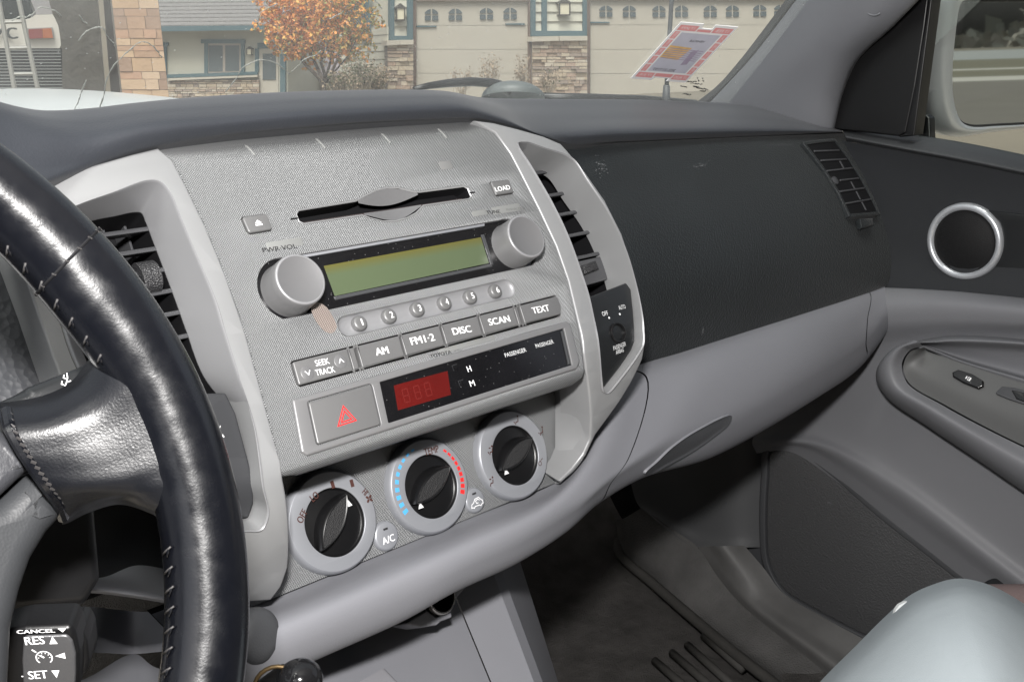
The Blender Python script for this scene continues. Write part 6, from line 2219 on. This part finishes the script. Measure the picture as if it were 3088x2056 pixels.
def lantern(F_, cx, cy, w, h, parent, out):
    k = MB()
    F_.poly(k, [(cx - w * .62, cy - h * .28), (cx, cy - h * .52), (cx + w * .62, cy - h * .28), (cx + w * .62, cy - h * .22), (cx - w * .62, cy - h * .22)], out + .12, .22, 0)
    F_.block(k, cx - w * .12, cy - h * .5, cx + w * .12, cy - h * .2, out, .12, 0)
    F_.block(k, cx - w * .5, cy + h * .40, cx + w * .5, cy + h * .48, out + .12, .2, 0)
    for s_ in (-1, 1):
        F_.block(k, cx + s_ * w * .48 - w * .05, cy - h * .25, cx + s_ * w * .48 + w * .05, cy + h * .42, out + .125, .03, 0)
    F_.block(k, cx - w * .3, cy - h * .3, cx + w * .3, cy + h * .45, out - .05, .06, 0)
    lo__ = k.build('lantern', M['lampmetal'], parent, smooth=25)
    k = MB()
    F_.block(k, cx - w * .40, cy - h * .22, cx + w * .40, cy + h * .40, out + .1, .16, 0)
    k.build('lantern_glass', M['lampglass'], lo__, smooth=25)


lantern(GA, 921.5, 29, 19, 40, gh, .14)
lantern(GA, 1299, 17.5, 25, 40, gh, .14)
k = MB()
for st_ in ([(805, -40), (812, 0), (819, 8.5), (842, 15), (851, 26), (852, 84), (853, 150)],):
    tube(k, [GA.p(x, y, -2.0) for x, y in st_], .045, 8)
k.build('downspout', mat('black_downspout', (.02, .025, .025), .5), gh, smooth=25)
k = MB()
GA.block(k, 851, 86, 864, 226, -1.9, .15)
k.build('corner_post', M['siding'], gh, smooth=25)

# --- house on the left --------------------------------------------------------
HB = Fac(30, -6)
ho = empty('bungalow', tuple(HB.p(500, 205)), 'low cream house with grey shingle roof, blue-trimmed window and stone base', 'house')
k = MB()
HB.block(k, 300, 62, 662, 225, 0, 4)
k.build('wall', M['siding'], ho, smooth=25)
k = MB()
e0, e1 = HB.p(280, 62, .55), HB.p(652, 58.5, .55)
rb_ = HB.n * 4.0 + Vector((0, 0, 2.3))
nrows = 22
for i in range(nrows):
    f0, f1 = i / nrows, (i + 1) / nrows
    lift = Vector((0, 0, .03))
    hexa(k, [e0 + rb_ * f0 + lift, e1 + rb_ * f0 + lift, e1 + rb_ * f1, e0 + rb_ * f1], Vector((0, 0, -.05)))
k.build('roof', M['gable'], ho, smooth=25)
k = MB()
HB.poly(k, [(290, 62), (652, 58.5), (652, 69), (290, 74)], .58, .12)
k.build('eave_board', M['bluetrim'], ho, smooth=25)
for a, b_, c_, d_ in ((462, 91, 563, 100.5), (469.5, 100, 478, 170), (553.5, 100, 562, 168), (372.5, 98, 382.5, 180), (370, 98, 386, 106)):
    k = MB()
    HB.block(k, a, b_, c_, d_, .06 + random.uniform(0, .01), .1)
    k.build('trim_board', M['bluetrim'], ho, smooth=25)
k = MB()
HB.poly(k, [(384, 172), (592, 165), (592, 172), (384, 180)], .075, .1)
k.build('trim_board', M['bluetrim'], ho, smooth=25)
k = MB()
HB.block(k, 475, 100, 555, 168.5, .05, .08)
wb = k.build('window', mat('pinkish_window_frame', (.42, .36, .31), .6), ho, smooth=25)
k = MB()
HB.block(k, 479.5, 105, 512, 165, .06, .02); HB.block(k, 518, 105, 550, 164, .06, .02)
k.build('pane', M['wglass'], wb, smooth=25)
k = MB()
HB.poly(k, [(386, 181), (592, 173.5), (592, 177.5), (386, 186)], .2, .25)
k.build('cap_stone', M['capstone'], ho, smooth=25)
k = MB()
masonry(k, HB, 386, 184, 596, 226, (4, 8), (9, 24), .08, .04)
k.build('stone_base', M['stones'] + [M['mortar']], ho, smooth=25)
k = MB()
HB.block(k, 595, 108, 640, 226, .03, .1)
HB.block(k, 592, 99, 622, 112, .07, .1, 1); HB.block(k, 586, 112, 595, 166, .07, .1, 1); HB.block(k, 644, 124, 656, 226, .12, .1, 1)
dr_ = k.build('door', [M['gdoor'], M['bluetrim']], ho, smooth=25)
k = MB()
HB.block(k, 604, 124, 634, 184, .05, .05)
k.build('pane', M['wglass'], dr_, smooth=25)
lantern(HB, 572.5, 118, 11, 20, ho, .05)
# low outbuilding behind the tree
SH = Fac(34, 0)
sh_ = empty('shed', tuple(SH.p(730, 205)), 'low beige outbuilding with a pale roof behind the orange tree trunk', 'shed')
k = MB(); SH.block(k, 655, 176, 860, 226, 0, 3); k.build('wall', M['gdoor'], sh_, smooth=25)
k = MB()
e0, e1 = SH.p(650, 176, .4), SH.p(866, 172, .4)
hexa(k, [e0, e1, e1 + HF * 3 + Vector((0, 0, .62)), e0 + HF * 3 + Vector((0, 0, .62))], Vector((0, 0, .06)))
k.build('roof', mat('pale_grey_roof', (.36, .31, .32), .9, var=(6, .15)), sh_, smooth=25)

# --- near stone pillar and open garage bay on the left ---------------------------
PA = Fac(13.5, 22)
sp2_ = empty('stone_pillar', tuple(PA.p(318, 330)), 'tall pinkish tan stone block pillar between the open garage and the house', 'pillar')
k = MB()
random.seed(11)
masonry(k, PA, 240, -150, 347, 370, (12, 34), (22, 62), 0, .012, lean=58)
k.build('stone_block', M['stones2'] + [M['mortar']], sp2_, smooth=25)
hexb = MB()
PA.poly(hexb, [(244, -150), (344, -150), (402, 370), (302, 370)], -.05, .5)
hexb.build('core', M['mortar'], sp2_, smooth=25)
OG = Fac(17, 24)
og = empty('open_garage', tuple(OG.p(180, 330)), 'dark open garage bay with a beige door post beside the white truck', 'garage')
M['bay'] = mat('dim_brown_garage_wall', (.085, .075, .062), .9, var=(4, .35), bump=[('noise', 6, .8, .05)])
k = MB()
OG.block(k, -500, -300, 262, 340, -3.5, .2)
k.build('back_wall', M['bay'], og, smooth=25)
k = MB()
OG.poly(k, [(222, -60), (232.5, -60), (257, 240), (262, 330), (251, 330), (246.5, 240)], .3, .1)
k.build('door_post', mat('beige_door_post', (.33, .29, .23), .7), og, smooth=25)
k = MB()
OG.poly(k, [(226, -60), (257, -60), (283, 240), (290, 330), (258, 330), (250, 240)], .1, .5)
k.build('jamb', mat('dark_brown_jamb', (.075, .062, .055), .85, var=(8, .2)), og, smooth=25)

# --- white truck with the louvred grille, ladder in front --------------------------
TR = Fac(14, 27)
wt = empty('white_truck', tuple(TR.p(60, 330)), 'white truck front with black louvred grille and red marker light', 'truck')
M['truckwhite'] = mat('cream_white_truck_paint', (.66, .63, .57), .4, 0, .5, var=(2, .04))
k = MB()
TR.poly(k, [(-160, 47), (60, 45), (76, 40), (82, 34.5), (121, 33.5), (127, 44), (134, 60), (138, 84), (140, 104), (137, 111.5), (-160, 111.5)], 0, 1.6)
TR.poly(k, [(-160, 205), (146, 205), (150, 330), (-160, 330)], -.02, 1.5)
k.build('body', M['truckwhite'], wt, smooth=25)
k = MB()
TR.poly(k, [(-160, -120), (60, -120), (68, 0), (76, 30), (70, 42), (58, 45), (-160, 48)], -.12, .1)
k.build('windscreen', mat('black_truck_glass', (.01, .015, .015), .05, 0, .6), wt, smooth=25)
k = MB()
TR.poly(k, [(58, -120), (100, -120), (112, 0), (121, 33), (83, 34), (79, 20), (70, 0)], -.1, 1.2)
k.build('cab_pillar', mat('lilac_grey_paint', (.30, .285, .29), .5), wt, smooth=25)
k = MB()
TR.block(k, -160, 111.5, 143, 206, -.1, .2, 0)
for i in range(13):
    y = 115.5 + i * 7.2
    TR.poly(k, [(-160, y), (139 + i * .4, y - .6), (139 + i * .4, y + 1.6), (-160, y + 2.2)], .0, .08, 1)
k.build('grille', [M['deep'], mat('grey_grille_louvre', (.25, .26, .25), .5)], wt, smooth=25)
k = MB()
TF_ = Flat(TR.p(20, 78, .03), TR.r, (0, 0, 1))
def tpx(x, y): return TF_.px(x, y)
G1, G2 = tpx(-44, 79), tpx(39, 76.5)
text(k, TF_, 'GMC', (G1[0] + G2[0]) / 2, (G1[1] + G2[1]) / 2, G2[0] - G1[0], 112, 0, 2, 0, bold=16)
k.build('letters', mat('dark_badge_letters', (.05, .055, .055), .5), wt, smooth=25)
k = MB()
TR.poly(k, [(57, 66), (121, 63), (125, 90), (58, 92)], .02, .06, 0)
TR.poly(k, [(66, 68), (97, 66.5), (98, 88.5), (66, 90)], .05, .06, 1)
TR.poly(k, [(97.5, 66.5), (118, 65.5), (122, 88), (98.5, 88.5)], .05, .06, 2)
k.build('marker_light', [mat('chrome_light_surround', (.4, .38, .36), .4, .3), mat('red_lens', (.25, .05, .045), .3), mat('amber_lens', (.42, .12, .04), .3)], wt, smooth=25)
LA = Fac(12, 27)
la = empty('ladder', tuple(LA.p(55, 380)), 'thin grey metal ladder standing in front of the white truck grille', 'ladder')
M['ladder'] = mat('grey_ladder_metal', (.42, .41, .38), .5, .4)
for p_, q_ in (((-6.5, -20), (78, 460)), ((39, -20), (141, 460))):
    k = MB()
    tube(k, [LA.p(*p_), LA.p(*q_)], .021, 8)
    k.build('rail', M['ladder'], la, smooth=25)
for i in range(8):
    y = -8 + i * 59.5
    f = (y + 20) / 480
    k = MB()
    tube(k, [LA.p(-6.5 + 84.5 * f - 2, y + .8), LA.p(39 + 102 * f + 2, y - .8)], .014, 8)
    k.build('rung', M['ladder'], la, smooth=25)

# --- orange tree, shrubs, dry grasses ------------------------------------------------
random.seed(5)
M['bark'] = mat('grey_brown_bark', (.10, .075, .06), .9, var=(20, .3))
LEAF = [mat('orange_leaf', c_, .7) for c_ in ((.85, .33, .08), (.88, .42, .14), (.80, .42, .10), (.60, .40, .10), (.32, .32, .11))]
TRF = Fac(23, 0)


def leaves(mb, cen, rx, rz, n, size, pick, ry=None, clump=9):
    ry = ry or rx
    for _ in range(n // clump):
        while True:
            a = Vector((random.uniform(-1, 1), random.uniform(-1, 1), random.uniform(-1, 1)))
            if .12 < a.length < 1: break
        c0 = cen + HR * a.x * rx + HF * a.y * ry + Vector((0, 0, a.z * rz))
        for _ in range(clump):
            c1 = c0 + Vector((random.gauss(0, .09), random.gauss(0, .09), random.gauss(0, .07))) * (rx / 1.2)
            u_ = Vector((random.gauss(0, 1), random.gauss(0, 1), random.gauss(0, 1))).normalized()
            v_ = u_.cross(Vector((random.gauss(0, 1), random.gauss(0, 1), random.gauss(0, 1)))).normalized()
            s_ = size * random.uniform(.6, 1.3)
            mb.add([c1 - u_ * s_, c1 + v_ * s_ * .6, c1 + u_ * s_, c1 - v_ * s_ * .6], [(0, 1, 2, 3)], pick(c1, a))


tr_e = empty('maple_tree', tuple(TRF.p(744, 215)), 'orange autumn tree with several bare stems beside the garage house', 'tree')
k = MB()
base = TRF.p(746, 214)
for pts, r_ in (([(746, 225), (744, 196), (738, 184), (722, 168), (698, 144), (672, 100), (650, 40)], .06), ([(744, 200), (741, 182), (732, 160), (722, 140), (712, 90), (700, 10)], .05), ([(745, 198), (748, 175), (738, 145), (745, 110), (752, 30)], .045),
                ([(746, 196), (762, 168), (775, 140), (790, 90), (800, 20)], .04), ([(746, 192), (755, 160), (770, 110), (772, 40)], .035), ([(744, 190), (756, 172), (770, 165), (800, 130), (826, 80)], .03)):
    tube(k, [TRF.p(x, y, random.uniform(-.2, .2)) for x, y in pts], [r_ * (1 - .8 * i / len(pts)) for i in range(len(pts))], 7)
k.build('trunk', M['bark'], tr_e, smooth=25)
k = MB()
def pickc(c1, a):
    f = (c1 - TRF.p(720, 40)).dot(HR)
    g = random.random()
    low = (TRF.p(720, 60).z - c1.z)
    gr = .18 + .42 * max(0, f) + .25 * max(0, low)
    if g < gr * .55: return 4
    if g < gr: return 3
    return random.choice((0, 0, 1, 1, 2))
for x, y, rx, rz, n in ((655, 20, .62, .55, 1500), (680, 80, .62, .42, 1300), (730, 10, .8, .7, 1900), (745, 75, .72, .5, 1500), (800, 30, .62, .7, 1400), (815, 90, .42, .5, 800), (690, 118, .42, .22, 600), (640, 62, .35, .3, 500), (770, 125, .4, .22, 300), (720, -60, 1.4, .6, 1600)):
    leaves(k, TRF.p(x, y), rx, rz, int(n * .85), .042, pickc)
for _ in range(34):                           # loose sprays that break the outline
    t_ = random.uniform(0, 6.28)
    leaves(k, TRF.p(728 + 132 * math.cos(t_) * random.uniform(.8, 1.12), 48 - 95 * math.sin(t_) * random.uniform(.8, 1.15)), .16, .12, 60, .038, pickc, clump=6)
k.build('crown', LEAF, tr_e, smooth=25)
M['twig'] = mat('tan_dry_twig', (.36, .30, .23), .9)
M['shrubleaf'] = mat('olive_shrub_leaf', (.10, .105, .05), .8)


def shrub(x, y, w, h, n, label, cat, name, D=21.5, green=.4, lean=.3):
    F_ = Fac(D, 0)
    e_ = empty(name, tuple(F_.p(x, y)), label, cat, 'shrubs around the orange tree' if name == 'shrub' else 'dry grass clumps before the garage')
    k = MB(); b0 = F_.p(x, y)
    tops = []
    for i in range(n):
        t = b0 + HR * random.gauss(0, w * .35) + HF * random.gauss(0, w * .3) + Vector((0, 0, h * random.uniform(.55, 1.05)))
        s0 = b0 + HR * random.gauss(0, w * .16) + HF * random.gauss(0, w * .15)
        m_ = s0.lerp(t, .5) + HR * random.gauss(0, .03)
        tube(k, [s0, m_, t], [.006, .004, .002], 4, cap=False)
        tops.append((s0, m_, t))
    st_ = k.build('stem', M['twig'], e_, smooth=25)
    k = MB()
    for s0, m_, t in tops:
        for _ in range(5):
            c1 = m_.lerp(t, random.uniform(.1, 1)) + Vector((random.gauss(0, .03), random.gauss(0, .03), random.gauss(0, .03)))
            u_ = Vector((random.gauss(0, 1), random.gauss(0, 1), random.gauss(0, 1))).normalized()
            v_ = u_.cross(Vector((random.gauss(0, 1), random.gauss(0, 1), random.gauss(0, 1)))).normalized()
            s_ = random.uniform(.015, .035)
            k.add([c1 - u_ * s_, c1 + v_ * s_ * .6, c1 + u_ * s_, c1 - v_ * s_ * .6], [(0, 1, 2, 3)], 0 if random.random() < green else 1)
    k.build('foliage', [M['shrubleaf'], M.setdefault('seed', mat('dry_seed_head', (.40, .31, .22), .9))], e_, smooth=25)


shrub(830, 225, .55, .75, 170, 'grey-green shrub under the orange tree beside the garage corner', 'shrub', 'shrub', green=.7)
shrub(868, 226, .45, .62, 150, 'brownish twiggy shrub in front of the narrow stone pillar', 'shrub', 'shrub', D=22, green=.3)
shrub(790, 226, .5, .5, 120, 'sparse grey shrub at the foot of the orange tree', 'shrub', 'shrub', D=21, green=.5)
for x, w, h, n in ((1050, .42, .62, 60), (1120, .45, .82, 90), (1190, .45, .80, 100), (1255, .45, .72, 110), (985, .4, .45, 50), (920, .4, .4, 70)):
    pass
shrub(1060, 228, .4, .62, 34, 'thin tan ornamental grass clump left of the others before the single garage door', 'ornamental grass', 'ornamental_grass', D=22.5, green=0)
shrub(1130, 228, .42, .84, 48, 'tall tan ornamental grass clump before the middle of the single garage door', 'ornamental grass', 'ornamental_grass', D=22.5, green=0)
shrub(1205, 228, .42, .86, 52, 'tall tan ornamental grass clump beside the wide stone pillar', 'ornamental grass', 'ornamental_grass', D=22.5, green=0)
shrub(1262, 228, .35, .62, 46, 'low tan ornamental grass clump in front of the wide stone pillar', 'ornamental grass', 'ornamental_grass', D=22.8, green=.1)

# --- ground, drive, lawn, road behind --------------------------------------------------
M['drive'] = mat('pale_concrete_drive', (.42, .385, .33), .85, var=(1.2, .12), bump=[('noise', 30, .3, .01)])
M['earth'] = mat('dry_earth', (.17, .15, .115), .95, var=(.4, .25))
M['lawn'] = mat('autumn_lawn', (.10, .105, .035), .95, var=(1.5, .35), bump=[('noise', 20, 1, .05)])
M['verge'] = mat('dull_autumn_grass', (.15, .138, .095), .95, var=(1.5, .25))
M['asphalt'] = mat('grey_brown_asphalt', (.16, .145, .125), .9, var=(.8, .12))
M['kerb'] = mat('pale_kerb', (.48, .46, .41), .9)
k = MB()
V, F = [], []
pts = [(-300, -300), (300, -300)]
ring_d = [0, 5, 8, 12, 16, 22, 60, 300, 900]
na = 48
V = [Vector((0, 0, gz(0) - .004))]
for d_ in ring_d[1:]:
    for i in range(na):
        a = 2 * math.pi * i / na
        fwdness = max(0, math.sin(a + math.pi / 2 - math.pi / 2 + YAW) )
        dirv = Vector((math.cos(a), math.sin(a), 0))
        ff = max(0, dirv.dot(HF))
        V.append(dirv * d_ + Vector((0, 0, -1.504 + .35 * min(1, max(0, (d_ - 5) / 17)) * min(1, ff * 1.6))))
F = [(0, 1 + i, 1 + (i + 1) % na) for i in range(na)]
for r_ in range(len(ring_d) - 2):
    for i in range(na):
        a = 1 + r_ * na
        F.append((a + i, a + na + i, a + na + (i + 1) % na, a + (i + 1) % na))
k.add(V, F)
struct(k, 'ground', M['earth'])
k = MB()
L0, L1 = at(2263, 308.5, Z=-1.492), at(2355, 324, Z=-1.492)
dl = (L1 - L0).normalized()
k.add([Vector((-6, -33, -1.496)), Vector((18, -33, -1.496)), Vector((22, 3, -1.496)), Vector((20, 8, -1.496)), Vector((7, 9, -1.496)), Vector((-6, 6, -1.496))], [(0, 1, 2, 3, 4, 5)])
struct(k, 'driveway', M['drive'])
k = MB()
k.add([L0 - dl * 14, L1 + dl * 14, L1 + dl * 14 + Vector((30, 6, 0)), L0 - dl * 14 + Vector((30, 6, 0))], [(0, 1, 2, 3)])
struct(k, 'lawn', M['lawn'])
for nm, y0, y1, m_, z in (('kerb', -37, -33.6, M['kerb'], -1.494), ('verge', -44, -37, M['verge'], -1.49), ('pavement', -46, -44, M['kerb'], -1.488), ('field', -62, -46, M['verge'], -1.486), ('road', -95, -62, mat('pale_grey_road', (.30, .31, .30), .9), -1.484)):
    k = MB()
    k.add([Vector((-60, y0, z)), Vector((160, y0, z)), Vector((160, y1, z)), Vector((-60, y1, z))], [(0, 1, 2, 3)])
    struct(k, nm, m_)
k = MB()
k.add([Vector((-8, -33.5, -1.490)), Vector((60, -33.5, -1.490)), Vector((60, -3, -1.490)), Vector((24, -3, -1.490)), Vector((17, -8, -1.49)), Vector((-8, -8, -1.490))], [(0, 1, 2, 3, 4, 5)])
struct(k, 'yard', M['asphalt'])
# far wood behind the truck, seen only in the mirror
k = MB()
random.seed(3)
for i in range(900):
    x = random.uniform(-60, 170); hgt = 2.4 + 1.3 * math.sin(x * .11) + 1.2 * math.sin(x * .31 + 1)
    c0 = Vector((x, -118 + random.uniform(-6, 6), -1.5 + random.uniform(.2, 1) * hgt))
    for _ in range(5):
        u_ = Vector((random.gauss(0, 1), random.gauss(0, .4), random.gauss(0, 1))) * .5
        v_ = Vector((random.gauss(0, 1), random.gauss(0, .4), random.gauss(0, 1))) * .5
        c1 = c0 + Vector((random.gauss(0, .7), random.gauss(0, .7), random.gauss(0, .4)))
        k.add([c1 - u_, c1 + v_, c1 + u_, c1 - v_], [(0, 1, 2, 3)], random.randrange(2))
tw_ = k.build('far_wood', [mat('brown_far_foliage', (.30, .28, .24), .95), mat('olive_far_foliage', (.26, .26, .225), .95)], None, smooth=25)
tag(tw_, None, None, None, 'stuff')
